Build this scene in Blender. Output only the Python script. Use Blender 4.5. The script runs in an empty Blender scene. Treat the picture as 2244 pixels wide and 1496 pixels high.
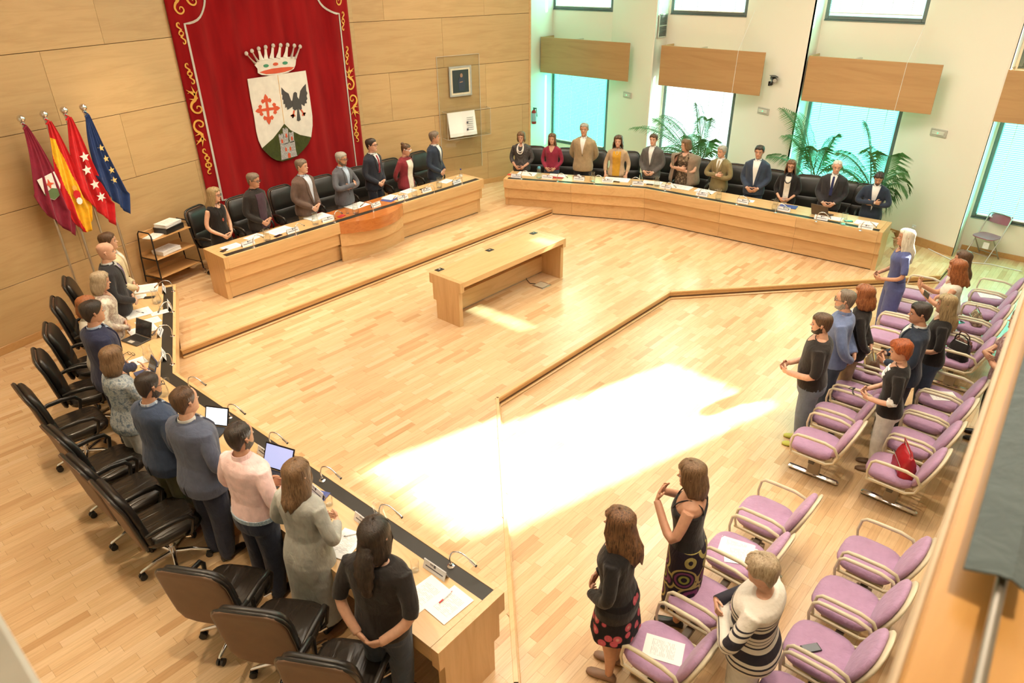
import bpy, bmesh, math, random
from math import sin, cos, pi, atan2, hypot, radians
from mathutils import Vector, Matrix, noise

random.seed(7)
C = bpy.context.scene.collection
SC = bpy.context.scene

# ---------------------------------------------------------------- camera
cam_d = bpy.data.cameras.new('camera')
cam = bpy.data.objects.new('camera', cam_d)
C.objects.link(cam)
rot = Matrix(((0.662390,0.363160,-0.655251),(-0.749100,0.310083,-0.585404),(-0.009413,0.878615,0.477439))).to_4x4()
cam.matrix_world = Matrix.Translation((0, 0, 5.1000)) @ rot
cam_d.sensor_width = 36
cam_d.lens = 24.505
cam_d.clip_start = 0.05
cam_d.dof.use_dof = True
cam_d.dof.focus_distance = 10.5
cam_d.dof.aperture_fstop = 3.2
SC.camera = cam

# ---------------------------------------------------------------- world, sun, lamps, exposure
w = bpy.data.worlds.new('daylight')
SC.world = w
w.use_nodes = True
bg = w.node_tree.nodes['Background']
bg.inputs[0].default_value = (0.86, 1.0, 0.98, 1)
bg.inputs[1].default_value = 1.55
SC.view_settings.view_transform = 'Standard'
SC.view_settings.look = 'None'
SC.view_settings.gamma = 1
SC.view_settings.use_curve_mapping = False
SC.view_settings.exposure = 0.32
SC.cycles.max_bounces = 8
SC.cycles.diffuse_bounces = 4
SC.cycles.transparent_max_bounces = 12
SC.cycles.sample_clamp_indirect = 6
SC.cycles.caustics_reflective = False
SC.cycles.caustics_refractive = False
SC.cycles.use_denoising = True

def lamp(kind, name, loc, energy, col=(1, .86, .68), **kw):
    d = bpy.data.lights.new(name, kind)
    d.energy = energy
    d.color = col
    o = bpy.data.objects.new(name, d)
    C.objects.link(o)
    o.location = loc
    for k, v in kw.items():
        if k == 'rot': o.rotation_euler = v
        elif k == 'toward': o.rotation_euler = (Vector(v) - Vector(loc)).to_track_quat('-Z', 'Y').to_euler()
        else: setattr(d, k, v)
    return o

# sun through the tall upper window of the fourth bay
sun_to = Vector((1, -0.285, 1.04 * 0.455))
lamp('SUN', 'sun', (20, -4, 9), 34.0, (1, .95, .86), angle=radians(.9), rot=sun_to.to_track_quat('Z', 'Y').to_euler())
# large soft area lights added under the ceiling as general fill
for i, (x, y, e) in enumerate([(4.6, 8.6, 80), (10, 9.2, 110), (4.8, 5, 130), (10.5, 5, 150), (4.5, 1.2, 110), (10.5, 1.2, 120)]):
    lamp('AREA', 'ceiling_fill', (x, y, 6.2), e, (1, .90, .76), shape='RECTANGLE', size=3.2, size_y=2.2)
# warm recessed downlights; the last two are added to brighten the parapet
for x, y, e in [(1.2, 3.2, 330), (1.2, 5.6, 330), (1.3, 8.0, 320), (3.0, 9.9, 330), (4.7, 11.0, 330), (6.1, 10.7, 300), (7.6, 10.9, 260), (9.6, 10.9, 330),
                (12.2, 10.2, 260), (13.4, 7.2, 240), (13.6, 4.2, 240), (5.0, 7.8, 270), (9.6, 7.4, 270), (8.8, 1.3, 280), (6.2, 1.2, 280), (3.4, 0.9, 280), (11.6, 2.2, 150), (1.4, -0.3, 100), (3.2, -0.3, 110)]:
    lamp('SPOT', 'ceiling_spot', (x, y, 6.15), e, (1, .79, .54), spot_size=radians(62), spot_blend=.7, shadow_soft_size=.07, rot=(0, 0, 0))

# ---------------------------------------------------------------- helpers
def lerp(a, b, t): return a + (b - a) * t
def tab(rows, t):
    """piecewise linear table lookup; rows = [(key, v0, v1..)]"""
    if t <= rows[0][0]: return rows[0][1:]
    for a, b in zip(rows, rows[1:]):
        if t <= b[0]:
            k = (t - a[0]) / (b[0] - a[0])
            k2 = k * k * (3 - 2 * k) * .5 + k * .5
            return tuple(lerp(p, q, k2) for p, q in zip(a[1:], b[1:]))
    return rows[-1][1:]

def smoothpath(pts, n=4):
    pts = [Vector(p) for p in pts]; out = []
    for i in range(len(pts) - 1):
        p0, p1, p2, p3 = pts[max(0, i - 1)], pts[i], pts[i + 1], pts[min(len(pts) - 1, i + 2)]
        for k in range(n):
            t = k / n; out.append(.5 * ((2 * p1) + (p2 - p0) * t + (2 * p0 - 5 * p1 + 4 * p2 - p3) * t * t + (3 * p1 - p0 - 3 * p2 + p3) * t ** 3))
    return out + [pts[-1]]
class MB:
    """collects geometry for ONE mesh object"""
    def __init__(self): self.v = []; self.f = []; self.m = []
    def add(self, vs, fs, m=0, xf=None):
        n = len(self.v)
        if xf is not None: vs = [tuple(xf @ Vector(p)) for p in vs]
        self.v += [tuple(p) for p in vs]
        self.f += [tuple(i + n for i in f) for f in fs]
        self.m += [m] * len(fs)
        return self
    def join(self, o, xf=None, dm=0):
        n = len(self.v)
        self.v += [tuple(xf @ Vector(p)) for p in o.v] if xf is not None else o.v
        self.f += [tuple(i + n for i in f) for f in o.f]
        self.m += [k + dm for k in o.m]
        return self
    def loft(self, rings, m=0, c0=True, c1=True, xf=None, close=True):
        k = len(rings[0]); vs = [p for r in rings for p in r]; fs = []
        for i in range(len(rings) - 1):
            for j in range(k if close else k - 1):
                a = i * k + j; b = i * k + (j + 1) % k
                fs.append((a, b, b + k, a + k))
        if close and c0: fs.append(tuple(range(k - 1, -1, -1)))
        if close and c1: fs.append(tuple((len(rings) - 1) * k + j for j in range(k)))
        return self.add(vs, fs, m, xf)
    def box(self, c, s, m=0, rz=0, bev=0, xf=None):
        x, y, z = (q / 2 for q in s)
        if bev <= 0:
            vs = [(a, b, d) for d in (-z, z) for a, b in ((-x, -y), (x, -y), (x, y), (-x, y))]
            rings = [vs[:4], vs[4:]]
        else:
            b = min(bev, x * .9, y * .9, z * .9)
            def ring(i, zz):
                X, Y, q = x - i, y - i, b if i == 0 else b * .4
                return [(-X + q, -Y, zz), (X - q, -Y, zz), (X, -Y + q, zz), (X, Y - q, zz), (X - q, Y, zz), (-X + q, Y, zz), (-X, Y - q, zz), (-X, -Y + q, zz)]
            rings = [ring(b, -z), ring(0, -z + b), ring(0, z - b), ring(b, z)]
        M = Matrix.Translation(c) @ Matrix.Rotation(rz, 4, 'Z')
        if xf is not None: M = xf @ M
        return self.loft(rings, m, xf=M)
    def prism(self, poly, z0, z1, m=0, xf=None):
        a = sum(p[0] * q[1] - q[0] * p[1] for p, q in zip(poly, poly[1:] + poly[:1]))
        if a < 0: poly = poly[::-1]
        return self.loft([[(p[0], p[1], z0) for p in poly], [(p[0], p[1], z1) for p in poly]], m, xf=xf)
    def tube(self, pts, r, n=8, m=0, xf=None, cap=True, flat=1.0):
        pts = [Vector(p) for p in pts]; k = len(pts)
        rr = r if isinstance(r, (list, tuple)) else [r] * k
        rings = []; up = None
        for i, p in enumerate(pts):
            t = (pts[min(i + 1, k - 1)] - pts[max(i - 1, 0)])
            t = t.normalized() if t.length > 1e-9 else Vector((0, 0, 1))
            if up is None:
                up = Vector((0, 0, 1)) if abs(t.z) < .9 else Vector((0, 1, 0))
            s = t.cross(up)
            if s.length < 1e-6: s = t.orthogonal()
            s.normalize(); up = s.cross(t).normalized()
            rings.append([tuple(p + s * cos(2 * pi * j / n) * rr[i] + up * sin(2 * pi * j / n) * rr[i] * flat) for j in range(n)])
        return self.loft(rings, m, cap, cap, xf)
    def lathe(self, prof, c=(0, 0, 0), n=16, m=0, xf=None, cap=True):
        rings = [[(c[0] + r * cos(2 * pi * j / n), c[1] + r * sin(2 * pi * j / n), c[2] + z) for j in range(n)] for r, z in prof]
        return self.loft(rings, m, cap, cap, xf)
    def ball(self, c, r, n=10, m=0, xf=None):
        rx, ry, rz = r if isinstance(r, (tuple, list)) else (r, r, r)
        k = max(4, n // 2)
        rings = [[(c[0] + rx * sin(pi * (i + .15) / (k + .3)) * cos(2 * pi * j / n), c[1] + ry * sin(pi * (i + .15) / (k + .3)) * sin(2 * pi * j / n), c[2] - rz * cos(pi * (i + .15) / (k + .3))) for j in range(n)] for i in range(k + 1)]
        return self.loft(rings, m, True, True, xf)
    def slab(self, grid_o, grid_i, m=0, xf=None):
        """closed shell between an outer and an inner grid of points"""
        R, K = len(grid_o), len(grid_o[0]); vs = [p for r in grid_o for p in r] + [p for r in grid_i for p in r]; N = R * K; fs = []
        for i in range(R - 1):
            for j in range(K - 1):
                a = i * K + j; q = (a, a + 1, a + K + 1, a + K)
                fs.append(q); fs.append(tuple(x + N for x in q[::-1]))
        ed = [i for i in range(K)] + [i * K + K - 1 for i in range(1, R)] + [(R - 1) * K + j for j in range(K - 2, -1, -1)] + [i * K for i in range(R - 2, 0, -1)]
        for a, b in zip(ed, ed[1:] + ed[:1]): fs.append((b, a, a + N, b + N))
        return self.add(vs, fs, m, xf)
    def mesh(self, name, smooth=35):
        me = bpy.data.meshes.new(name)
        me.from_pydata(self.v, [], self.f)
        if any(self.m): me.polygons.foreach_set('material_index', self.m)
        if smooth:
            me.shade_smooth()
            if smooth < 180: me.set_sharp_from_angle(angle=radians(smooth))
        return me
    def build(self, name, mats, parent=None, loc=None, rz=0, smooth=35, kind=None, label=None):
        me = self.mesh(name, smooth)
        for k in (mats if isinstance(mats, (list, tuple)) else [mats]): me.materials.append(k)
        o = bpy.data.objects.new(name, me); C.objects.link(o)
        if parent is not None: o.parent = parent
        if loc is not None: o.location = loc
        if rz: o.rotation_euler.z = rz
        if kind: o['kind'] = kind
        if label: o['label'] = label
        return o

def thing(name, label, cat, loc=(0, 0, 0), rz=0, group=None):
    o = bpy.data.objects.new(name, None); C.objects.link(o)
    o.empty_display_size = .1
    o.location = loc; o.rotation_euler.z = rz
    o['label'] = label; o['category'] = cat
    if group: o['group'] = group
    return o
def tag(o, label, cat, group=None):
    o['label'] = label; o['category'] = cat
    if group: o['group'] = group
    return o
def struct(o): o['kind'] = 'structure'; return o
def dup(root, loc, rz, label, group=None):
    r = root.copy(); C.objects.link(r); r.location = loc; r.rotation_euler.z = rz; r['label'] = label
    if group: r['group'] = group
    for ch in list(root.children):
        c = ch.copy(); C.objects.link(c); c.parent = r
        for g in list(ch.children):
            d = g.copy(); C.objects.link(d); d.parent = c
    return r
def instance(o, parent, loc, rz=0):
    c = o.copy(); C.objects.link(c); c.parent = parent; c.location = loc; c.rotation_euler.z = rz
    return c

# ---------------------------------------------------------------- materials
MATS = {}
def nodes(name):
    m = bpy.data.materials.new(name); m.use_nodes = True
    nt = m.node_tree; b = nt.nodes['Principled BSDF']
    return m, nt, b
def setp(b, **k):
    for a, v in k.items():
        key = {'col': 'Base Color', 'rough': 'Roughness', 'metal': 'Metallic', 'spec': 'Specular IOR Level', 'trans': 'Transmission Weight', 'coat': 'Coat Weight', 'sheen': 'Sheen Weight', 'ior': 'IOR', 'alpha': 'Alpha', 'emis': 'Emission Strength', 'ecol': 'Emission Color', 'sss': 'Subsurface Weight'}[a]
        b.inputs[key].default_value = (*v, 1) if isinstance(v, tuple) and len(v) == 3 else v
def tc(nt, scale=(1, 1, 1), kind='Object', rot=(0, 0, 0)):
    t = nt.nodes.new('ShaderNodeTexCoord'); mp = nt.nodes.new('ShaderNodeMapping')
    mp.inputs['Scale'].default_value = scale; mp.inputs['Rotation'].default_value = rot
    nt.links.new(t.outputs[kind], mp.inputs['Vector']); return mp.outputs[0]
def ntex(nt, vec, scale, detail=3, rough=.5, dist=0):
    n = nt.nodes.new('ShaderNodeTexNoise'); n.inputs['Scale'].default_value = scale; n.inputs['Detail'].default_value = detail
    n.inputs['Roughness'].default_value = rough; n.inputs['Distortion'].default_value = dist
    nt.links.new(vec, n.inputs['Vector']); return n.outputs[0]
def ramp(nt, fac, stops, interp='LINEAR'):
    r = nt.nodes.new('ShaderNodeValToRGB'); r.color_ramp.interpolation = interp
    e = r.color_ramp.elements
    while len(e) < len(stops): e.new(.5)
    for x, (p, c) in zip(e, stops): x.position = p; x.color = (*c, 1)
    nt.links.new(fac, r.inputs[0]); return r.outputs[0]
def mixc(nt, fac, a, b, mode='MIX'):
    m = nt.nodes.new('ShaderNodeMix'); m.data_type = 'RGBA'; m.blend_type = mode
    for sock, val in ((m.inputs[0], fac), (m.inputs[6], a), (m.inputs[7], b)):
        if hasattr(val, 'is_output'): nt.links.new(val, sock)
        elif isinstance(val, tuple): sock.default_value = (*val, 1)
        else: sock.default_value = val
    return m.outputs[2]
def bump(nt, b, h, s=.2, d=.01):
    n = nt.nodes.new('ShaderNodeBump'); n.inputs['Strength'].default_value = s; n.inputs['Distance'].default_value = d
    nt.links.new(h, n.inputs['Height']); nt.links.new(n.outputs[0], b.inputs['Normal'])
def dk(c, k): return tuple(min(1, x * k) for x in c)

def plain(name, col, rough=.5, metal=0, **k):
    if name in MATS: return MATS[name]
    m, nt, b = nodes(name); setp(b, rough=rough, metal=metal, **k)
    v = ntex(nt, tc(nt), 9, 2)
    nt.links.new(ramp(nt, v, [(.3, dk(col, .93)), (.7, dk(col, 1.05))]), b.inputs['Base Color'])
    MATS[name] = m; return m
def flat(name, col, rough):
    m, nt, b = nodes(name); setp(b, col=col, rough=rough); MATS[name] = m
    bump(nt, b, ntex(nt, tc(nt), 120, 2), .05, .002); return m
def wood(name, c1, c2, grain=(.7, 9, 9), rough=.32, scale=2.2, coat=.15):
    if name in MATS: return MATS[name]
    m, nt, b = nodes(name); setp(b, rough=rough, coat=coat); b.inputs['Coat Roughness'].default_value = .2
    v = ntex(nt, tc(nt, grain), scale, 6, .6, .8)
    oi = nt.nodes.new('ShaderNodeObjectInfo')
    c = ramp(nt, v, [(.3, c1), (.55, c2), (.75, dk(c1, 1.05))])
    ma = nt.nodes.new('ShaderNodeMapRange'); ma.inputs['To Min'].default_value = .93; ma.inputs['To Max'].default_value = 1.06
    nt.links.new(oi.outputs['Random'], ma.inputs['Value'])
    hv = nt.nodes.new('ShaderNodeHueSaturation'); nt.links.new(c, hv.inputs['Color']); nt.links.new(ma.outputs[0], hv.inputs['Value'])
    nt.links.new(hv.outputs[0], b.inputs['Base Color'])
    MATS[name] = m; return m
def cloth(name, col, rough=.85, var=.12, fine=.15, sheen=.15):
    if name in MATS: return MATS[name]
    m, nt, b = nodes(name); setp(b, rough=rough, sheen=sheen)
    b.inputs['Specular IOR Level'].default_value = .25
    vec = tc(nt)
    v = ntex(nt, vec, 14, 4)
    nt.links.new(ramp(nt, v, [(.3, dk(col, 1 - var)), (.7, dk(col, 1 + var))]), b.inputs['Base Color'])
    f = ntex(nt, tc(nt, (1, 1, .45)), 17, 3, .55, .6)
    bump(nt, b, f, .38, .03)
    MATS[name] = m; return m
def pattern(name, kind, cols, scale=20, rough=.85):
    """woven or printed cloth: stripes, dots, flowers, mottle"""
    if name in MATS: return MATS[name]
    m, nt, b = nodes(name); setp(b, rough=rough); b.inputs['Specular IOR Level'].default_value = .25
    if kind == 'mottle':
        v = ntex(nt, tc(nt), scale, 3, .65)
        c = ramp(nt, v, [(.36, cols[0]), (.47, cols[1]), (.56, cols[0]), (.66, cols[-1])])
    elif kind == 'dots':
        vo = nt.nodes.new('ShaderNodeTexVoronoi'); vo.inputs['Scale'].default_value = scale; vo.inputs['Randomness'].default_value = .35
        nt.links.new(tc(nt), vo.inputs['Vector']); c = ramp(nt, vo.outputs['Distance'], [(.26, cols[1]), (.34, cols[0])])
    elif kind == 'flowers':
        vo = nt.nodes.new('ShaderNodeTexVoronoi'); vo.inputs['Scale'].default_value = scale
        nt.links.new(tc(nt), vo.inputs['Vector'])
        c = ramp(nt, vo.outputs['Distance'], [(.10, cols[2]), (.22, cols[1]), (.36, cols[1]), (.42, cols[0])])
    elif kind == 'rings':
        vo = nt.nodes.new('ShaderNodeTexVoronoi'); vo.inputs['Scale'].default_value = scale; vo.inputs['Randomness'].default_value = .6
        nt.links.new(tc(nt), vo.inputs['Vector'])
        c = ramp(nt, vo.outputs['Distance'], [(0, cols[1]), (.08, cols[0]), (.16, cols[2]), (.25, cols[0]), (.33, cols[3]), (.42, cols[0]), (.5, cols[4]), (.58, cols[0])], 'CONSTANT')
    elif kind == 'vstripe':
        w = nt.nodes.new('ShaderNodeTexWave'); w.bands_direction = 'X'; w.inputs['Scale'].default_value = scale
        nt.links.new(tc(nt), w.inputs['Vector']); c = ramp(nt, w.outputs['Fac'], [(.35, cols[0]), (.65, cols[1])])
    nt.links.new(c, b.inputs['Base Color']); bump(nt, b, ntex(nt, tc(nt, (1, 1, .45)), 17, 3, .55, .6), .5, .03)
    MATS[name] = m; return m
def paper_mat(name, base=(.86, .86, .85), ink=.5, lines=26):
    m, nt, b = nodes(name); setp(b, rough=.7)
    t = nt.nodes.new('ShaderNodeTexCoord'); s = nt.nodes.new('ShaderNodeSeparateXYZ'); nt.links.new(t.outputs['Generated'], s.inputs[0])
    def mth(op, a, c=None):
        n = nt.nodes.new('ShaderNodeMath'); n.operation = op
        for i, val in enumerate((a, c)):
            if val is None: continue
            if hasattr(val, 'is_output'): nt.links.new(val, n.inputs[i])
            else: n.inputs[i].default_value = val
        return n.outputs[0]
    row = mth('LESS_THAN', mth('FRACT', mth('MULTIPLY', s.outputs['Y'], lines)), .38)
    inx = mth('MULTIPLY', mth('GREATER_THAN', s.outputs['X'], .14), mth('LESS_THAN', s.outputs['X'], .84))
    iny = mth('MULTIPLY', mth('GREATER_THAN', s.outputs['Y'], .18), mth('LESS_THAN', s.outputs['Y'], .8))
    nz = mth('GREATER_THAN', ntex(nt, tc(nt, (5, 26, 1), 'Generated'), 1.6, 2), .44)
    f = mth('MULTIPLY', mth('MULTIPLY', row, inx), mth('MULTIPLY', iny, nz))
    nt.links.new(mixc(nt, mth('MULTIPLY', f, ink), base, (.12, .12, .14)), b.inputs['Base Color'])
    return m
def glass(name, col=(1, 1, 1), rough=.02, ior=1.45):
    """thin clear glass: mostly see-through, with a sharp fresnel reflection"""
    m = bpy.data.materials.new(name); m.use_nodes = True; nt = m.node_tree; nt.nodes.clear()
    o = nt.nodes.new('ShaderNodeOutputMaterial'); mx = nt.nodes.new('ShaderNodeMixShader'); lw = nt.nodes.new('ShaderNodeLayerWeight'); lw.inputs[0].default_value = .5
    pw = nt.nodes.new('ShaderNodeMath'); pw.operation = 'POWER'; pw.inputs[1].default_value = 4.0; nt.links.new(lw.outputs['Facing'], pw.inputs[0])
    fr = nt.nodes.new('ShaderNodeMapRange'); f0 = ((ior - 1) / (ior + 1)) ** 2; fr.inputs['To Min'].default_value = f0; fr.inputs['To Max'].default_value = .85; nt.links.new(pw.outputs[0], fr.inputs['Value'])
    tr = nt.nodes.new('ShaderNodeBsdfTransparent'); tr.inputs[0].default_value = (*col, 1)
    gl = nt.nodes.new('ShaderNodeBsdfGlossy'); gl.inputs['Roughness'].default_value = rough
    nt.links.new(fr.outputs[0], mx.inputs[0]); nt.links.new(tr.outputs[0], mx.inputs[1]); nt.links.new(gl.outputs[0], mx.inputs[2]); nt.links.new(mx.outputs[0], o.inputs[0])
    return m

# woods
W_WALL = wood('wall veneer', (.50, .32, .145), (.58, .385, .185), (.45, 5, 5), .38, 1.6)
W_DESK = wood('desk maple', (.56, .335, .145), (.66, .42, .20), (.6, 7, 7), .3, 1.8)
W_TOP = wood('desk top maple', (.62, .39, .175), (.70, .465, .23), (.6, 7, 7), .25, 1.8)
W_DESKY = wood('desk maple crosswise', (.56, .335, .145), (.66, .42, .20), (7, .6, 7), .3, 1.8)
W_TOPY = wood('desk top maple crosswise', (.62, .39, .175), (.70, .465, .23), (7, .6, 7), .25, 1.8)
W_DESKZ = wood('desk maple upright', (.56, .335, .145), (.66, .42, .20), (7, 7, .6), .3, 1.8)
W_RED = wood('polished mahogany', (.42, .125, .025), (.55, .19, .045), (.5, 8, 8), .12, 2.0, .7)
W_TRIM = wood('skirting beech', (.50, .27, .10), (.58, .33, .13), (.5, 8, 8), .35, 2.0)
W_BOX = wood('pelmet veneer', (.43, .245, .105), (.50, .30, .135), (5, .4, 5), .35, 1.4)
W_RAIL = wood('parapet veneer', (.62, .315, .085), (.70, .375, .115), (.6, 6, 6), .35, 1.4)
JOINT = plain('dark joint', (.12, .06, .025), .8)
def plank_mat():
    m, nt, b = nodes('parquet beech'); setp(b, rough=.27, coat=.12); b.inputs['Coat Roughness'].default_value = .12
    at = nt.nodes.new('ShaderNodeAttribute'); at.attribute_name = 'tone'
    base = ramp(nt, at.outputs['Fac'], [(0, (.58, .365, .185)), (.25, (.67, .45, .25)), (.6, (.725, .515, .30)), (1, (.77, .57, .36))])
    g = ramp(nt, ntex(nt, tc(nt, (1.2, 22, 22)), 3, 5, .6, .5), [(.3, (.86, .83, .80)), (.7, (1.04, 1.03, 1.02))])
    nt.links.new(mixc(nt, 1.0, base, g, 'MULTIPLY'), b.inputs['Base Color'])
    return m
M_PLANK = plank_mat()
M_WHITE = flat('cream wall paint', (.87, .82, .73), .6)
M_CEIL = flat('ceiling paint', (.82, .80, .74), .8)
M_LEATHER = plain('black leather', (.018, .016, .014), .32)
def leather2():
    m, nt, b = nodes('worn black leather'); setp(b, col=(.024, .019, .015), rough=.27)
    bump(nt, b, ntex(nt, tc(nt, (8, 1.5, 1.5)), 1.5, 2, .45, .7), .55, .03); return m
M_LEATHER2 = leather2()
M_SHELL = plain('brown chair shell', (.15, .085, .05), .6)
M_CHROME = plain('chrome', (.75, .75, .76), .14, 1)
M_STEEL = plain('brushed steel', (.6, .58, .54), .3, 1)
M_BLACK = plain('black plastic', (.02, .02, .02), .4)
M_BLACKM = plain('black tube', (.015, .012, .012), .35, .3)
M_STRIP = plain('dark channel', (.020, .017, .012), .5)
M_CREAM = plain('cream plastic', (.62, .55, .40), .4)
M_PURPLE = cloth('mauve upholstery', (.42, .26, .415), .8, .06)
M_GLASS = glass('clear glass')
M_WATER = glass('water', (.985, .995, .995), 0, 1.2)
M_PAPER = [paper_mat('printed paper'), paper_mat('printed form', (.88, .88, .87), .62, 34), paper_mat('blank paper', (.88, .88, .87), 0, 3)]
M_CARD = plain('white card', (.80, .80, .82), .6)
M_INK = plain('grey ink', (.10, .10, .13), .7)
M_TEALFRAME = plain('grey window frame', (.15, .20, .20), .4, .3)

# ---------------------------------------------------------------- floors
H1, H2 = 0.1400, 0.2800
E0, E1, E2, E3 = (2.628,2.348), (5.54,5.198), (9.908,5.247), (13.625,1.926)
EX = (E0[0] + (E0[0] - E1[0]) * 1.3, E0[1] + (E0[1] - E1[1]) * 1.3)
G1, G2 = (14.23,2.007), (14.263,2.899)
DY = 9.36
EY = (E1[1] + E2[1]) / 2; E1 = (E1[0], EY); E2 = (E2[0], EY); G1 = (G1[0], E3[1])
POLY1 = [EX, E0, E1, E2, E3, G1, G2, (15.62, 3.25), (15.72, 3.4), (15.72, 12.45), (13.5, 12.45), (13.55, 11.58), (9.42, 12.6), (6.02, 12.6), (-1.15, 10.75), (-1.15, EX[1])]
POLY0 = [(EX[0] - .4, EX[1] + .4), (E0[0] - .4, E0[1] + .4), (E1[0] - .4, EY + .4), (E2[0] + .3, EY + .4), (E3[0] + .2, E3[1] + .4), (G1[0] - .2, E3[1] + .4), (G2[0] - .2, G2[1] + .2), (15.6, 3.3), (15.75, 2.2), (15.75, -3), (-1.15, -3), (-1.15, EX[1])]
POLY2 = [(3.36, DY), (11.83, DY), (11.78, 10.0), (12.35, 11.0), (12.95, 11.70), (9.42, 12.6), (6.02, 12.6), (4.15, 12.1), (3.75, 10.3)]

FLOOR_J = plain('floor joint', (.34, .20, .09), .8)
def floor_planks(name, poly, z, thick, wide=.085, align=None, in_view=lambda x, y: True):
    base = MB().prism(poly, z - thick, z - .006).build(name, FLOOR_J, smooth=0); struct(base)
    rng = random.Random(len(name) * 7 + 3)
    out = []
    y0 = min(p[1] for p in poly); y1 = max(p[1] for p in poly)
    def cross(y):
        xs = []
        for a, b in zip(poly, poly[1:] + poly[:1]):
            if (a[1] <= y) != (b[1] <= y): xs.append(a[0] + (b[0] - a[0]) * (y - a[1]) / (b[1] - a[1]))
        return sorted(xs)
    if align is not None: y0 = align - math.ceil((align - y0) / wide) * wide
    n = int((y1 - y0) / wide) + 1
    g = .0006
    for i in range(n):
        ya = y0 + i * wide + 1e-4; yb = min(ya + wide, y1 - 1e-4)
        if yb - ya < .02: continue
        ca, cb = cross(ya), cross(yb)
        if len(ca) != len(cb): ca = cb = cross((ya + yb) / 2)
        for k in range(0, len(ca) - 1, 2):
            la, ra_, lb, rb_ = ca[k], ca[k + 1], cb[k], cb[k + 1]
            x = min(la, lb) - rng.random() * .5
            while x < max(ra_, rb_):
                L = rng.choice((.34, .42, .5, .5, .58)); xe = x + L
                p = [max(x, la), max(x, lb), min(xe, ra_), min(xe, rb_)]
                p[2] = max(p[2], p[0]); p[3] = max(p[3], p[1])
                if p[2] - p[0] + p[3] - p[1] > .012:
                    out.append((p[0] + g, p[2] - g, p[1] + g, p[3] - g, ya + g, yb - g, min(1, max(0, rng.gauss(.5, .24)))))
                x = xe
    out = [q for q in out if in_view((q[0] + q[1]) / 2, (q[4] + q[5]) / 2)]
    out.sort(key=lambda q: hypot((q[0] + q[1]) / 2, (q[4] + q[5]) / 2))
    def geo(q, vs, fs):
        x0, x1, x2, x3, ya, yb, t = q; n = len(vs)
        vs += [(x0, ya, z), (x1, ya, z), (x3, yb, z), (x2, yb, z), (x0, ya, z - .008), (x1, ya, z - .008), (x3, yb, z - .008), (x2, yb, z - .008)]
        fs += [tuple(i + n for i in f) for f in ((0, 1, 2, 3), (0, 4, 5, 1), (1, 5, 6, 2), (2, 6, 7, 3), (3, 7, 4, 0))]
    def obj(qs, nm, kind=None):
        vs, fs = [], []
        for q in qs: geo(q, vs, fs)
        me = bpy.data.meshes.new(nm); me.from_pydata(vs, [], fs)
        a = me.attributes.new('tone', 'FLOAT', 'FACE'); a.data.foreach_set('value', [q[6] for q in qs for _ in range(5)])
        me.materials.append(M_PLANK)
        o = bpy.data.objects.new(nm, me); C.objects.link(o); o.parent = base
        if kind: o['kind'] = kind
    near = out[:298]
    for q in near: obj([q], 'plank')
    if out[298:]: obj(out[298:], 'parquet', 'stuff')
    return base
def seen(x, y):
    v = Vector((x, y, -5.1000)); c = rot.to_3x3().transposed() @ v
    return c.z < -.5 and abs(c.x / c.z) < 1.15 and abs(c.y / c.z) < .85
floor_planks('floor', POLY0, 0, .1, in_view=seen)
floor_planks('floor_platform', POLY1, H1, .12, align=EY, in_view=lambda x, y: seen(x, y) and not (y > 9.6 and 4 < x < 11.6))
floor_planks('floor_dais', POLY2, H2, .12, in_view=seen)

# ---------------------------------------------------------------- step risers: nosing, riser board, base rail
def riser(pts, z, h, n, name='trim_%d'):
    """pts run along the edge with the low side on the right hand"""
    o = None
    for k, (a, b) in enumerate(zip(pts, pts[1:])):
        a, b = Vector(a), Vector(b); d = (b - a); L = d.length; ang = atan2(d.y, d.x); c = (a + b) / 2; t = d.normalized(); s = Vector((t.y, -t.x))
        nz = MB().box((c.x + s.x * .004, c.y + s.y * .004, z - .012), (L + .02, .045, .03), 0, ang, .004).build('trim_%d' % (n + k), W_TOP); struct(nz)
        rb = MB().box((c.x + s.x * .004, c.y + s.y * .004, z - h / 2 - .015), (L, .02, h - .035), 0, ang).build('riser_board', W_TRIM, nz)
        MB().box((c.x + s.x * .016, c.y + s.y * .016, z - h + .045), (L, .006, .022), 0, ang).build('shadow_line', JOINT, nz)  # dark strip stands in for the shadow line above the base rail
        MB().box((c.x + s.x * .030, c.y + s.y * .030, z - h + .016), (L + .02, .036, .030), 0, ang, .008).build('base_rail', W_TOP, nz)
riser([EX, E0, E1, E2, E3, G1], H1, H1, 1)
riser([(3.36, DY), (11.83, DY), (11.80, 9.6)], H2, H2 - H1, 7)

# ---------------------------------------------------------------- front wall: two angled facets and a short middle, clad with veneer panels
LF0, LF1, RF0, RF1 = (-1.2, 10.72), (6.02, 12.63), (9.42, 12.63), (13.62, 11.52)
CEIL_Z = 6.3
wf = MB()
for a, b in ((LF0, LF1), (LF1, RF0), (RF0, RF1)):
    wf.prism([a, b, (b[0], b[1] + .12), (a[0], a[1] + .12)], 0, CEIL_Z)
wall_front = struct(wf.build('wall_front', JOINT, smooth=0))
ROWS = [.0, 1.06, 2.06, 3.06, 4.07, 5.08, 6.29]
def clad(a, b, joints):
    a, b = Vector(a), Vector(b); d = b - a; L = d.length; t = d / L; s = Vector((t.y, -t.x)); ang = atan2(d.y, d.x)
    for r in range(6):
        z0, z1 = ROWS[r], ROWS[r + 1]
        xs = [0] + [j for j in joints[r] if .05 < j < L - .05] + [L]
        for p, q in zip(xs, xs[1:]):
            c = a + t * ((p + q) / 2) + s * .010
            MB().box((0, 0, 0), (q - p - .003, .02, z1 - z0 - .008), 0, 0, .002).build('panel', W_WALL, wall_front, (c.x, c.y, (z0 + z1) / 2), ang)
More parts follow.
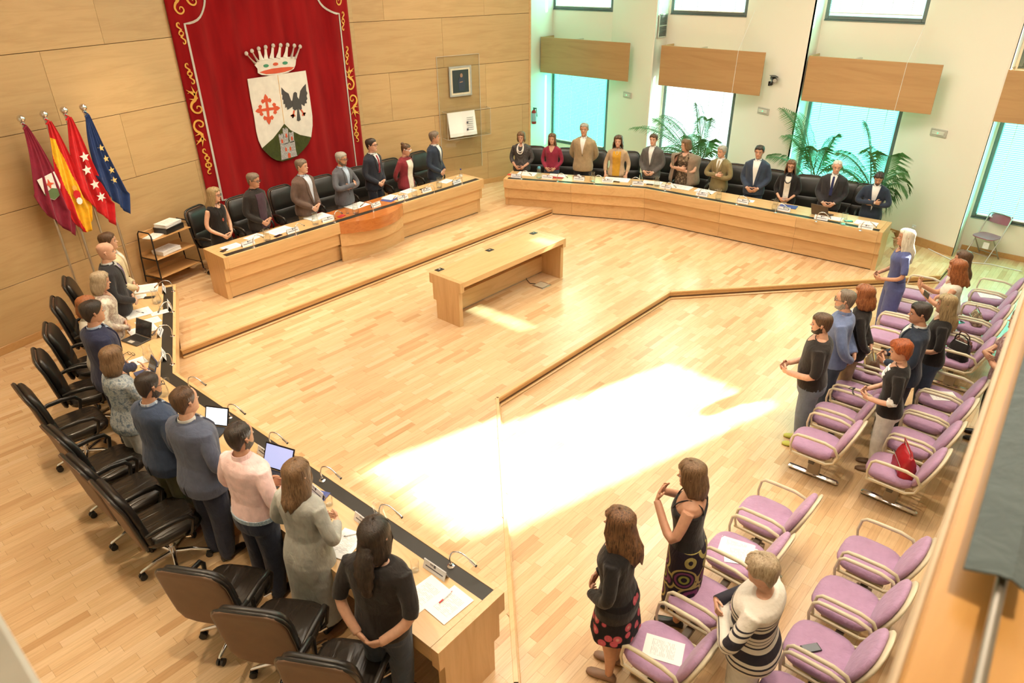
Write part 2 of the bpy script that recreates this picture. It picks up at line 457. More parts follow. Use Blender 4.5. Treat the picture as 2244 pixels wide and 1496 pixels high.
def along(a, xs): return [hypot(x - a[0], y - a[1]) for x, y, z in xs]
jl = [along(LF0, [(4.461,12.217,4.367),(3.481,11.958,3.598),(4.401,12.202,2.595)])]
j4, j3, j2 = jl[0]
step = 2.42
def spread(j, L): return sorted(j + k * step for k in range(-4, 6) if .05 < j + k * step < L - .05)
LL = hypot(LF1[0] - LF0[0], LF1[1] - LF0[1]); LR = hypot(RF1[0] - RF0[0], RF1[1] - RF0[1])
clad(LF0, LF1, [spread(j, LL) for j in (j3, j2 + 1.2, j2, j3, j4, j3)])
clad(LF1, RF0, [[], [], [], [], [], []])
k4, k3, k2 = along(RF0, [(11.372,12.114,3.605),(12.418,11.838,2.558),(11.071,12.194,1.585)])
clad(RF0, RF1, [spread(j, LR) for j in (k3, k2, k3, k4, k3, k4)])
for n, (a, b) in enumerate(((LF0, LF1), (LF1, RF0), (RF0, RF1))):
    a, b = Vector(a), Vector(b); d = b - a; t = d.normalized(); s = Vector((t.y, -t.x)); c = (a + b) / 2 + s * .028
    zf = H1 if n == 0 else H2
    o = MB().box((c.x, c.y, zf + .06), (d.length, .016, .12), 0, atan2(d.y, d.x), .003).build('baseboard_front_%d' % (n + 1), W_TRIM); struct(o)
# light edge post where the veneer ends
o = MB().box((RF1[0] + .02, RF1[1] + .06, 3.15), (.05, .2, 6.29), 0, -.26, .004).build('trim_20', W_TOP); struct(o)

# ---------------------------------------------------------------- window wall: sawtooth bays
XW, XP = 15.7, 15.15
YC = [12.5, 9.05, 5.55, 2.05, -1.45]
LOZ = (.68, 3.0); WID = 1.85
def quad(mb, a, b, c, d): mb.add([a, b, c, d], [(0, 1, 2, 3)])
ww = MB()
def wq(x0, y0, x1, y1, z0, z1): ww.prism([(x0, y0), (x1, y1), (x1 + .10, y1), (x0 + .10, y0)], z0, z1)
for i, yc in enumerate(YC[:4]):
    yl, yr = yc - .04, yc - .04 - WID
    ub = 3.40 if i == 3 else 4.04
    wq(XW, yl, XW, yr, 0, LOZ[0]); wq(XW, yl, XW, yr, LOZ[1], ub); wq(XW, yl, XW, yr, 6.0 if i == 3 else 5.75, CEIL_Z)
    wq(XW, yc, XW, yl, 0, CEIL_Z)
    yn = YC[i + 1]
    wq(XW, yr, XP, yn, 0, CEIL_Z)
    ww.box(((XP + XW) / 2 + .05, yn + .02, CEIL_Z / 2), (XW - XP + .1, .04, CEIL_Z))
wc_ = MB()
wc_.prism([(13.4, 12.46), (15.85, 12.46), (15.85, 12.56), (13.4, 12.56)], 0, CEIL_Z)
wd_ = MB()
wd_.prism([(XW, -1.45), (XW, -3.1), (XW + .1, -3.1), (XW + .1, -1.45)], 0, CEIL_Z)
wc_.prism([(13.48, 11.64), (13.56, 11.64), (13.56, 12.5), (13.48, 12.5)], 0, CEIL_Z)
struct(wc_.build('wall_corner', M_WHITE, smooth=0)); struct(wd_.build('wall_window_end', M_WHITE, smooth=0))
wall_w = struct(ww.build('wall_window', M_WHITE, smooth=0))
# plain walls behind the camera and beside it, ceiling
struct(MB().box((7.3, -3.1, CEIL_Z / 2), (17.2, .1, CEIL_Z)).build('wall_back', M_WHITE, smooth=0))
struct(MB().box((-1.25, 3.8, CEIL_Z / 2), (.1, 14.2, CEIL_Z)).build('wall_side', M_WHITE, smooth=0))
struct(MB().box((7.3, 4.9, CEIL_Z + .06), (17.4, 16.2, .12)).build('ceiling', M_CEIL, smooth=0))
for i, yc in enumerate(YC[1:4]):
    a, b = Vector((XW, YC[i] - .04 - WID)), Vector((XP, yc)); d = b - a; t = d.normalized(); c = (a + b) / 2 + Vector((t.y, -t.x)) * .01
    zf = 0 if i == 2 else H1
    struct(MB().box((c.x, c.y, .055 + (H1 if i < 2 else .0)), (d.length, .014, .11 if i < 2 else .24), 0, atan2(d.y, d.x), .003).build('baseboard_window_%d' % (i + 1), W_TRIM))
struct(MB().box((XW - .01, 2.01 - WID / 2 - .2, .05), (.014, WID + .4, .1), 0, 0, .003).build('baseboard_window_4', W_TRIM))
struct(MB().box((14.6, 12.445, H1 + .05), (2.1, .014, .1), 0, 0, .003).build('baseboard_window_5', W_TRIM))

BRIGHTNESS_TINTS = [(.42, .92, .81), (.96, 1.0, .99), (.50, .94, .86), (.54, .95, .88)]  # teal glass, tint varied per bay to imitate the brightness outside
PANE = [glass('tinted pane %d' % i, t, .01, 1.3) for i, t in enumerate(BRIGHTNESS_TINTS)] + [glass('clear pane', (.97, .99, .98), .01, 1.2), glass('pale pane', (.80, .98, .95), .01, 1.2)]
def slat_mat():
    m = bpy.data.materials.new('blind slat'); m.use_nodes = True; nt = m.node_tree; b = nt.nodes['Principled BSDF']; setp(b, col=(.80, .90, .86), rough=.5)
    tr = nt.nodes.new('ShaderNodeBsdfTranslucent'); tr.inputs[0].default_value = (.45, .95, .85, 1)
    mx = nt.nodes.new('ShaderNodeMixShader'); mx.inputs[0].default_value = .5
    nt.links.new(b.outputs[0], mx.inputs[1]); nt.links.new(tr.outputs[0], mx.inputs[2]); nt.links.new(mx.outputs[0], nt.nodes['Material Output'].inputs[0])
    return m
M_SLAT = slat_mat()
M_BLINDW = plain('white blind rail', (.82, .86, .84), .5)
wn = [0]
ORD = ['first', 'second', 'third', 'fourth']
def window(i, yl, yr, z0, z1, upper):
    wn[0] += 1
    wd = yl - yr; yc = (yl + yr) / 2; fr = .07; x = XW + .04
    f = MB()
    for c, s in (((x, yl - fr / 2, (z0 + z1) / 2), (.07, fr, z1 - z0)), ((x, yr + fr / 2, (z0 + z1) / 2), (.07, fr, z1 - z0)), ((x, yc, z0 + fr / 2), (.07, wd - 2 * fr, fr)), ((x, yc, z1 - fr / 2), (.07, wd - 2 * fr, fr))):
        f.box(c, s, 0, 0, .006)
    w_ = struct(f.build('window_%d' % wn[0], M_TEALFRAME))
    clear = upper and i == 3
    MB().box((x + .02, yc, (z0 + z1) / 2), (.008, wd - 2 * fr, z1 - z0 - 2 * fr)).build('pane', PANE[4] if clear else PANE[5] if upper else PANE[i], w_)
    MB().box((XW + .012, yc, z0 - .012), (.06, wd, .024), 0, 0, .004).build('sill', M_TEALFRAME, w_)
    if clear: return
    b = thing('venetian_blind', 'white venetian blind lowered over the %s %s window, counted from the veneer wall' % (ORD[i], 'upper' if upper else 'lower'), 'blind', (XW - .005, yc, z0), 0, 'venetian blinds in the window wall')
    hh = z1 - z0
    MB().box((0, 0, hh - .03), (.045, wd - .16, .04), 0, 0, .004).build('head_rail', M_BLINDW, b)
    s = MB(); top = hh - .06; bot = .09 if not upper else (.16 if i == 2 else .10); n = int((top - bot) / .036); hw = wd / 2 - .09
    tilt = .5 if not upper else .62
    for k in range(n):
        z = bot + (top - bot) * k / n; dx, dz = .020 * cos(tilt), .020 * sin(tilt)
        s.add([(-dx, -hw, z + dz), (-dx, hw, z + dz), (dx, hw, z - dz), (dx, -hw, z - dz)], [(0, 1, 2, 3)])
    s.build('slats', M_SLAT, b, smooth=0, kind='stuff')
    MB().box((0, 0, bot - .03), (.04, wd - .17, .022), 0, 0, .004).build('bottom_rail', M_BLINDW, b)
    for q in (-.78, -.36, .30, .78): MB().box((-.022, q * hw, (top + bot) / 2), (.003, .011, top - bot)).build('cord', M_BLINDW, b)
for i, yc in enumerate(YC[:4]):
    yl, yr = yc - .04, yc - .04 - WID
    window(i, yl, yr, *LOZ, False)
    window(i, yl, yr, 3.40 if i == 3 else 4.04, 6.0 if i == 3 else 5.75, True)
# veneer pelmet panels in front of the windows
PN = [(12.42, 9.70), (8.85, 6.38), (5.48, 3.06), (2.06, -.38)]
for i, (a, b) in enumerate(PN):
    p = thing('pelmet_panel', 'flat veneered pelmet box over the %s lower window' % ORD[i], 'pelmet', (XP, (a + b) / 2, 2.98), 0, 'veneered pelmets along the window wall')
    L = a - b
    MB().box((0, 0, 0), (.03, L, .86), 0, 0, .003).build('front_board', W_BOX, p)
    MB().box((.27, L / 2 - .012, 0), (.50, .022, .86), 0, 0, .003).build('side_board', W_BOX, p)
    MB().box((.24, .35, .40), (.44, .05, .03)).build('bracket', M_STEEL, p)
    if i in (1, 2): MB().tube([(-.02, -L / 2 + .62, -.43), (-.021, -L / 2 + .60, .43), (.3, -L / 2 + .5, 1.2)], .004, 6).build('cord', M_BLINDW, p)

# ---------------------------------------------------------------- parapet of the gallery, next to the camera
pp = MB().box((6.6, -.035, 4.16), (12.6, .15, .06), 0, 0, .006)
par = struct(pp.build('wall_parapet', W_RAIL))
MB().box((6.6, .046, 4.155), (12.6, .014, .055), 0, 0, .004).build('edge_strip', plain('pale edging', (.66, .52, .36), .5), par)
MB().box((6.6, -.02, 3.75), (12.6, .08, .76)).build('parapet_face', M_WHITE, par)
MB().box((6.6, -.155, 4.13), (12.6, .09, .09), 0, 0, .006).build('inner_ledge', plain('grey ledge paint', (.42, .36, .30), .6), par)
struct(MB().box((7.3, -1.6, 3.33), (17, 3.0, .1)).build('floor_gallery', M_CEIL, smooth=0))
PA_, PB_ = (1.221,0.05), (2.353,0.116)
pang = atan2(PB_[1] - PA_[1], PB_[0] - PA_[0])
side = struct(MB().box((-.25, 1.55, 4.165), (.56, 2.3, .07), 0, 0, .008).build('wall_parapet_side', plain('white ledge paint', (.80, .77, .70), .6)))
MB().box((-.27, 1.55, 3.75), (.5, 2.26, .76)).build('parapet_face', M_WHITE, side)
hr = thing('handrail', 'round steel handrail running along the gallery parapet', 'handrail', (0, 0, 0))
MB().tube([(.55, -.045, 4.232), (12.8, -.045, 4.232)], .0085, 14).build('rail', plain('dull steel', (.30, .27, .23), .38, .8), hr)
for x in (.7, 2.6, 4.6, 6.6, 8.6): MB().tube([(x, -.045, 4.19), (x, -.045, 4.232)], .008, 8).build('post', M_STEEL, hr)
sl = thing('rail_cover', 'grey fabric cover folded over the steel handrail on the parapet', 'cover', (0, 0, 0))
g = MB(); gi = []; go = []
prof = [(.008, 4.243), (-.018, 4.251), (-.036, 4.258), (-.044, 4.2575), (-.054, 4.259), (-.066, 4.252), (-.082, 4.243)]
for k in range(9):
    x = 1.075 + k * .42
    go.append([(x, y + .001 * sin(k * 2.1), z) for y, z in prof]); gi.append([(x, y, z - .004) for y, z in prof])
g.slab(go, gi).build('cover_cloth', cloth('grey cover cloth', (.115, .15, .16), .9, .06), sl)
for o in (par, hr, sl):                                     # the gallery edge runs slightly askew to the room
    o.rotation_euler.z = pang
    v = Matrix.Rotation(pang, 3, 'Z') @ Vector((PA_[0], .05, 0)); o.location = (PA_[0] - v.x, PA_[1] - v.y, 0)

# ---------------------------------------------------------------- desks
def desk(name, label, pts, side, zf, zt, joints, mats=(W_DESK, W_TOP), depth=.70, channel=True, center=None, tiers=True):
    P = [Vector(p) for p in pts]
    t = thing(name, label, 'desk', (P[0].x, P[0].y, zf)); o0 = Vector((P[0].x, P[0].y))
    nrm = []
    for a, b in zip(P, P[1:]):
        d = (b - a).normalized(); nrm.append(Vector((-d.y, d.x)) * side)
    def off(d):
        out = []
        for k in range(len(P)):
            if k == 0: v = nrm[0]
            elif k == len(P) - 1: v = nrm[-1]
            else:
                v = nrm[k - 1] + nrm[k]; v = v / v.dot(nrm[k])
            out.append(P[k] + v * d - o0)
        return out
    def strip(nm, d0, d1, z0, z1, m, seg, f0=0, f1=1, gap=.0015, e0=0, e1=0):
        A, B = off(d0), off(d1); L = (P[seg + 1] - P[seg]).length
        g0 = f0 + (gap + e0) / L; g1 = f1 - (gap + e1) / L
        poly = [A[seg].lerp(A[seg + 1], g0), A[seg].lerp(A[seg + 1], g1), B[seg].lerp(B[seg + 1], g1), B[seg].lerp(B[seg + 1], g0)]
        return MB().prism([(p.x, p.y) for p in poly], z0 - zf, z1 - zf).build(nm, m, t, smooth=0)
    EW = .075; ns = len(P) - 1
    TI = [(0, zt - .20, zt - .034), (.065, zt - .43, zt - .20), (.13, zf + .02, zt - .43)]
    for seg in range(ns):
        e0 = EW if seg == 0 else 0; e1 = EW if seg == ns - 1 else 0
        js = [0] + joints[seg] + [1]
        mid = center and seg == center[0]
        if channel:
            if not mid: strip('front_lip', 0, .035, zt - .034, zt, mats[1], seg, e0=e0, e1=e1)
            strip('cable_channel', .0355, .165, zt - .034, zt - .004, M_STRIP, seg, gap=0, e0=e0, e1=e1)
            strip('desk_top', .1655, depth, zt - .034, zt, center[1] if mid else mats[1], seg, e0=e0, e1=e1)
        else: strip('desk_top', 0, depth, zt - .05, zt, mats[1], seg, e0=e0, e1=e1)
        strip('back_apron', depth - .03, depth, zt - (.15 if channel else .085), zt - (.0345 if channel else .0505), mats[0], seg, e0=e0, e1=e1)
        for f0, f1 in zip(js, js[1:]):
            for d, z0, z1 in (TI if tiers else [(.13, zf + .02, zt - .06)]):
                strip('front_panel', d, d + .09, z0, z1, mats[0], seg, f0, f1, e0=e0 if f0 == 0 else 0, e1=e1 if f1 == 1 else 0)
        strip('plinth', .16, .2, zf, zf + .03, M_STRIP if channel else M_STEEL, seg, e0=e0, e1=e1)
    for k, seg, sgn in ((0, 0, 1), (-1, ns - 1, -1)):
        d = (P[seg + 1] - P[seg]).normalized() * sgn; n = nrm[seg]; mb = MB()
        for d0, d1, z0, z1 in ((0, depth, zt - .16 if not channel else zt - .19, zt), (.065, depth - .05, zt - .43, zt - .16 if not channel else zt - .19), (.13, depth - .05, zf, zt - .43)):
            a = P[k] - o0 + n * d0; b = P[k] - o0 + n * d1
            mb.prism([(a.x, a.y), (a.x + d.x * EW, a.y + d.y * EW), (b.x + d.x * EW, b.y + d.y * EW), (b.x, b.y)], z0 - zf, z1 - zf)
        mb.build('end_panel', W_DESKZ, t, smooth=0)
    if center:
        seg, red = center; a, b = P[seg] - o0, P[seg + 1] - o0; n = nrm[seg]
        for nm, bow, base_d, z0, z1, m in (('bow_top', .30, .0, zt - .034, zt, red), ('bow_front', .30, .0, zt - .21, zt - .0345, red), ('bow_panel', .20, .065, zt - .46, zt - .21, mats[0]), ('bow_panel', .13, .13, zf, zt - .46, mats[0])):
            arc = []
            for i in range(17):
                f = i / 16; q = a.lerp(b, f) - n * (bow * (1 - (2 * f - 1) ** 2)) + n * base_d * .5
                arc.append((q.x, q.y))
            c = a + n * .035; e = b + n * .035
            MB().prism(arc + [(e.x, e.y), (c.x, c.y)], z0 - zf, z1 - zf).build(nm, m, t, smooth=30)
    return t, off, o0
TZ, TDZ = 0.9000, 1.0400
RA, RB, RC = (11.275,10.278), (12.61,7.479), (12.937,2.856)
LA, LB, LC = (3.835,10.2), (2.626,7.664), (2.74,2.554)
desk('council_desk', 'long angled maple desk of stepped panels in front of the windows and palms', [RA, RB, RC], 1, H1, TZ, [[.49], [.36, .68]], mats=(W_DESKY, W_TOPY))
desk('council_desk', 'long angled maple desk with open end next to the man with the ponytail', [LA, LB, LC], -1, H1, TZ, [[.5], [.3, .62]], mats=(W_DESKY, W_TOPY))
DA, DB = (4.759,10.279), (10.581,10.265)
DM0, DM1 = (6.895,10.294), (8.371,10.265)
dy = 10.27
desk('presidents_desk', 'maple desk with bowed mahogany middle on the dais under the red hanging', [(DA[0] - .09, dy), (DM0[0], dy), (DM1[0], dy), (DB[0] + .06, dy)], 1, H2, TDZ, [[.0][:0], [], []], depth=.66, center=(1, W_RED))
BA, BB, BC = (6.626,7.633), (9.189,7.579), (6.658,6.944)
bench_t, _, _ = desk('speakers_table', 'low maple table with three black sockets standing alone in the middle of the floor', [(BB[0] + .02, BA[1]), (BA[0], BA[1])], 1, H1, .885, [[]], depth=BA[1] - BC[1], channel=False)
for n, (x, y) in enumerate([(6.807,7.589),(7.934,7.567),(9.037,7.537)]):
    s = thing('table_socket', ['black flush socket at the stepped end of the speakers table nearest the flags', 'black flush socket in the middle of the speakers table', 'black flush socket at the end of the speakers table nearest the windows'][n], 'socket', (x, y, .886), 0, 'sockets in the speakers table')
    MB().box((0, 0, .002), (.13, .10, .006), 0, 0, .002).build('plate', M_BLACK, s)
    MB().box((.01, .01, .008), (.04, .03, .008), 0, .4, .002).build('insert', M_CHROME, s)
x, y = (8.683,7.048)
fb = thing('floor_box', 'square steel floor box with a cable under the speakers table', 'floor box', (x, y, H1))
MB().box((0, 0, .005), (.24, .24, .01), 0, 0, .002).build('frame', M_STEEL, fb); MB().box((0, 0, .011), (.20, .20, .006), 0, 0, .002).build('lid', plain('beige lid', (.5, .42, .3), .5), fb)
MB().tube([(-.05, .1, .02), (-.08, .2, .01), (.0, .34, .01), (.05, .42, .06)], .006, 6).build('cable', M_BLACK, fb)

# ---------------------------------------------------------------- leather swivel chairs
def superring(hx, hy, z, cy=0, n=20, e=4.0, cx=0):
    out = []
    for k in range(n):
        a = 2 * pi * k / n; c, s = cos(a), sin(a)
        out.append((cx + hx * math.copysign(abs(c) ** (2 / e), c), cy + hy * math.copysign(abs(s) ** (2 / e), s), z))
    return out
def make_swivel():
    t = thing('swivel_chair', 'black leather swivel chair', 'chair')
    s = MB().loft([superring(.20, .19, .415, -.02), superring(.255, .245, .43, -.02), superring(.27, .26, .475, -.02), superring(.265, .25, .515, -.015), superring(.235, .215, .53, -.01)])
    s.build('seat', M_LEATHER2, t, smooth=60)
    MB().loft([superring(.19, .19, .385, -.01), superring(.23, .22, .415, -.01)]).build('seat_pan', M_BLACK, t)
    def yb(z): return .215 + (z - .5) * .17 + max(0, z - .95) * .15
    prof = [(.48, .19, .02), (.50, .235, .032), (.56, .255, .042), (.66, .262, .046), (.715, .262, .044), (.73, .258, .030), (.745, .262, .044), (.85, .262, .045), (.98, .255, .042), (1.05, .235, .036), (1.09, .20, .026), (1.105, .16, .012)]
    MB().loft([superring(hx, hy, z, yb(z), 22, 5) for z, hx, hy in prof]).build('backrest', M_LEATHER, t, smooth=60)
    prof = [(.44, .16, .014), (.47, .235, .018), (.56, .270, .02), (.75, .276, .02), (.95, .27, .02), (1.06, .25, .02), (1.105, .215, .018), (1.12, .17, .008)]
    MB().loft([superring(hx, hy, z, yb(z) + .055, 22, 5) for z, hx, hy in prof]).build('back_shell', M_SHELL, t, smooth=60)
    rim = []
    for k in range(28):
        a = 2 * pi * k / 28; c, q = cos(a), sin(a)
        x = .275 * math.copysign(abs(c) ** .42, c); z = .78 + .34 * math.copysign(abs(q) ** .42, q); rim.append((x, yb(z) + .045, z))
    MB().tube(rim + rim[:1], .016, 8).build('piping', M_LEATHER, t, smooth=60)
    for sx in (-1, 1):
        a = MB().tube([(sx * .25, -.10, .41), (sx * .295, -.12, .47), (sx * .305, -.15, .60), (sx * .305, -.11, .655), (sx * .305, .02, .675), (sx * .30, .16, .672), (sx * .285, .25, .65)], [.016, .018, .020, .026, .027, .026, .018], 10, flat=.8).build('armrest', M_LEATHER, t, smooth=60)
        MB().tube([(sx * .24, -.08, .40), (sx * .298, -.105, .43)], .012, 8).build('arm_bracket', M_CHROME, a)
    MB().lathe([(.045, .36), (.045, .39), (.026, .39), (.026, .2), (.034, .2), (.034, .10)][::-1], n=14).build('column', M_CHROME, t)
    leg = None; cas = None
    for k in range(5):
        r = 2 * pi * k / 5 + .3
        if leg is None:
            leg = MB().tube([(.02, 0, .125), (.16, 0, .12), (.30, 0, .088), (.315, 0, .08)], [.024, .02, .015, .011], 8).build('leg', M_CHROME, t, rz=r, smooth=60)
            cas = MB().tube([(.305, -.028, .032), (.305, -.008, .032)], .032, 12).tube([(.305, .008, .032), (.305, .028, .032)], .032, 12).tube([(.305, 0, .05), (.305, 0, .085)], .010, 6).build('caster', M_BLACK, leg, smooth=40)
        else:
            l2 = instance(leg, t, (0, 0, 0), r); instance(cas, l2, (0, 0, 0))
    return t
SWIVEL = make_swivel(); first = [True]
def swivel(x, y, z, rz, label, group):
    label = 'black leather swivel chair ' + label
    if first[0]:
        first[0] = False; SWIVEL.location = (x, y, z); SWIVEL.rotation_euler.z = rz; SWIVEL['label'] = label; SWIVEL['group'] = group
    else: dup(SWIVEL, (x, y, z), rz, label, group)
def face(hx, hy): return atan2(hx, -hy)
def chair_at(pt, hx, hy, z, lab, group):
    """pt = middle of the top edge of the backrest"""
    l = hypot(hx, hy); swivel(pt[0] + hx / l * .33, pt[1] + hy / l * .33, z, face(hx, hy), lab, group)
for pt, h, lab in zip([(5.165,11.98),(5.97,11.98),(6.827,11.98),(7.78,11.98),(8.633,11.98),(9.505,11.98),(10.349,11.98)],
        ((.45, -1), (.1, -1), (.05, -1), (-.05, -1), (-.1, -1), (-.05, -1), (.0, -1)),
        ('beside the shelf trolley on the dais', 'behind the man in the plum polo', 'behind the man in the brown blazer', 'behind the man in grey with folded arms',
         'between the grey blazer and the red tie', 'behind the woman in the burgundy cardigan', 'behind the man at the far end of the dais')):
    chair_at(pt, *h, H2, lab, 'leather chairs on the dais')
for pt, lab in zip([(12.867,10.703),(13.211,9.983),(13.501,9.374),(13.821,8.703),(14.209,7.833),(14.26,7.111),(14.318,6.293),(14.376,5.48),(14.427,4.759),(14.477,4.046),(14.506,3.633)],
        ('behind the woman with the white beads', 'behind the woman in the dark red blouse', 'behind the tall man in the tan jacket', 'behind the woman in the mustard top', 'behind the man in the grey suit', 'behind the woman in the patterned dress',
         'behind the man in the olive jacket', 'behind the man in the blue suit', 'behind the woman with the dark necklace', 'behind the white-haired man', 'at the last place of the window desk')):
    hx, hy = (-.88, -.47) if pt[1] > 8.1 else (-1, -.12)
    chair_at(pt, hx, hy + random.uniform(-.15, .15), H1, lab, 'leather chairs along the window desk')
for pt, h, lab in zip([(2.594,10.654),(2.238,10.032),(1.897,9.247),(1.587,8.622),(1.218,7.911),(1.168,6.844),(1.12,6.213),(1.145,5.621),(1.173,4.228),(1.268,3.576),(1.345,2.912)],
        ((1, -.35), (1, -.35), (1, -.35), (1, -.25), (1, -.05), (1, .05), (1, .05), (1, .0), (.86, .52), (.84, .55), (.86, .52)),
        ('nearest the flag poles', 'second from the flag poles', 'third from the flag poles', 'behind the man in the indigo suit', 'pushed out furthest from the veneer-wall desk', 'behind the woman in the grey-blue blouse', 'behind the balding man in the blue jacket',
         'behind the slate jacket, chrome base in full view', 'with brown back, behind the man in the pink shirt', 'with brown back, behind the woman in the grey dress', 'with brown back, behind the man with the ponytail')):
    chair_at(pt, *h, H1, lab, 'leather chairs beside the veneer wall')

# ---------------------------------------------------------------- mauve auditorium seats on beams
def make_seat():
    t = thing('auditorium_seat', 'mauve seat', 'seat')
    s = MB().loft([superring(.17, .18, .385, -.03, 24, 3.2), superring(.225, .23, .40, -.03, 24, 3.4), superring(.238, .245, .435, -.03, 24, 3.4), superring(.228, .235, .465, -.03, 24, 3.2), superring(.19, .195, .478, -.02, 24, 3), superring(.10, .11, .472, 0, 24, 2.5)])
    s.build('seat', M_PURPLE, t, smooth=70)
    def yb(z): return .20 + (z - .45) * .36
    pr = [(.44, .15, .02), (.46, .19, .034), (.54, .225, .045), (.64, .238, .046), (.72, .228, .042), (.78, .195, .036), (.82, .14, .026), (.838, .07, .012)]
    MB().loft([superring(hx, hy, z, yb(z), 24, 2.8) for z, hx, hy in pr]).build('backrest', M_PURPLE, t, smooth=70)
    pr = [(.37, .14, .03), (.40, .20, .036), (.50, .236, .036), (.64, .25, .03), (.73, .24, .026), (.79, .205, .022), (.832, .145, .018), (.85, .07, .008)]
    MB().loft([superring(hx, hy, z, yb(z) + .048, 24, 2.8) for z, hx, hy in pr]).build('shell', M_CREAM, t, smooth=70)
    for sx in (-1, 1):
        MB().tube([(sx * .255, -.20, .40), (sx * .262, -.215, .48), (sx * .262, -.20, .60), (sx * .262, -.165, .632), (sx * .262, -.08, .64), (sx * .262, .12, .645), (sx * .262, .22, .62), (sx * .255, .27, .53), (sx * .25, .24, .43), (sx * .25, .16, .385)], [.011, .012, .013, .016, .018, .018, .016, .014, .013, .012], 10).build('armrest', M_CREAM, t, smooth=70)
        MB().box((sx * .248, -.02, .385), (.022, .40, .035), 0, 0, .008).build('side_rail', M_CREAM, t)
    MB().box((0, 0, .365), (.40, .30, .03), 0, 0, .008).build('seat_pan', M_CREAM, t)
    return t
SEAT = make_seat(); fs = [True]
def seat_row(pts, hx, hy, where, legs):
    a, b = Vector(pts[0]), Vector(pts[-1]); d = (b - a) / max(1, len(pts) - 1); out = []
    rz = atan2(d.y, d.x)
    if abs((rz - face(hx, hy) + pi) % (2 * pi) - pi) > pi / 2: rz += pi
    n = len(pts); od = ['first', 'second', 'third', 'fourth', 'fifth']
    bm = thing('seat_beam', 'steel beam on T-shaped feet under the seats, ' + where, 'seat beam', ((a.x + b.x) / 2, (a.y + b.y) / 2, 0), rz, 'beams under the mauve seats')
    L = (b - a).length
    MB().box((0, .02, .325), (L + .45, .06, .05), 0, 0, .006).build('beam', plain('dark beam', (.09, .075, .06), .5), bm)
    for k in legs:
        x = (k - (n - 1) / 2) * d.length
        l = MB().box((x, .02, .17), (.05, .13, .28), 0, 0, .008).build('post', plain('taupe post', (.33, .27, .20), .5), bm)
        MB().box((x, .02, .028), (.065, .56, .05), 0, 0, .018).build('foot', M_CHROME, bm)
    for k, p in enumerate(pts):
        q = a + d * k; q = Vector(p) * .5 + q * .5
        lab = 'mauve seat, %s from the windows, %s' % (od[k], where)
        if fs[0]:
            fs[0] = False; SEAT.location = (q.x, q.y, 0); SEAT.rotation_euler.z = rz; SEAT['label'] = lab; SEAT['group'] = 'mauve auditorium seats'; out.append(SEAT)
        else: out.append(dup(SEAT, (q.x, q.y, 0), rz, lab, 'mauve auditorium seats'))
    return out, rz
S_A1, rzA = seat_row([(11.739,1.88),(11.168,1.854),(10.581,1.827),(9.961,1.805)], -.3, 1, 'front row of the window block', (.3, 3))
S_A2, _ = seat_row([(12.3,1.007),(11.686,1),(11.096,0.995),(10.48,0.988),(9.864,0.943)], -.3, 1, 'back row of the window block', (.3, 4))
S_B1, rzB = seat_row([(8.769,1.679),(8.117,1.641),(7.478,1.636),(6.826,1.614)], -.3, 1, 'front row of the middle block', (0, 3))
S_B2, _ = seat_row([(8.686,0.822),(8.103,0.838),(7.522,0.831),(6.89,0.831)], -.3, 1, 'back row of the middle block', (0, 3))
S_C1, rzC = seat_row([(5.358,1.543),(4.714,1.53),(4.075,1.523),(3.405,1.522)], -.3, 1, 'front row of the gallery block', (.35, 3))
S_C2, _ = seat_row([(5.434,0.618),(4.806,0.61),(4.199,0.603),(3.62,0.589)], -.3, 1, 'back row of the gallery block', (.35, 2.6))

# ---------------------------------------------------------------- folding chair in the window alcove
x, y = (15.406,1.577)
fc = thing('folding_chair', 'mauve plastic folding chair on grey tube legs in the window alcove', 'chair', (x, y + .02, 0), face(-.75, .3))
M_FC = plain('mauve plastic', (.33, .12, .17), .4); M_FG = plain('grey tube', (.42, .40, .36), .35, .6)
for sx in (-1, 1):
    MB().tube([(sx * .21, -.24, .0), (sx * .21, .02, .40), (sx * .205, .2, .80), (sx * .17, .21, .84)], .011, 8).build('front_leg', M_FG, fc)
    MB().tube([(sx * .185, .25, .0), (sx * .185, -.12, .44)], .011, 8).build('rear_leg', M_FG, fc)
MB().tube([(-.17, .21, .84), (0, .215, .85), (.17, .21, .84)], .011, 8).build('top_tube', M_FG, fc)
MB().tube([(-.185, .17, .09), (.185, .17, .09)], .008, 8).tube([(-.21, -.16, .12), (.21, -.16, .12)], .008, 8).build('crossbar', M_FG, fc)
MB().loft([superring(.19, .19, .432, -.03, 20, 4), superring(.205, .205, .445, -.03, 20, 4), superring(.20, .20, .458, -.03, 20, 4)]).build('seat', M_FC, fc)
g = [[(u * .19, .185 + z * .22 - .02 * (1 - u * u) + .03, .66 + z) for u in (-1, -.6, -.2, .2, .6, 1)] for z in (0, .06, .12, .17)]
MB().slab(g, [[(a, b + .012, c) for a, b, c in r] for r in g]).build('backrest', M_FC, fc, smooth=60)
MB().box((.12, -.2, .33), (.10, .008, .12), 0, .3).build('tag', M_CARD, fc)
cb = [(15.43,2.663),(15.15,2.329),(14.923,2.005),(14.994,1.741),(15.14,1.39),(15.114,0.873)]
c_ = MB().tube([(x, y, .012) for x, y in cb], .008, 6)
tag(c_.build('floor_cable', M_CARD), 'thin white cable with black clips lying along the skirting by the alcove', 'cable')

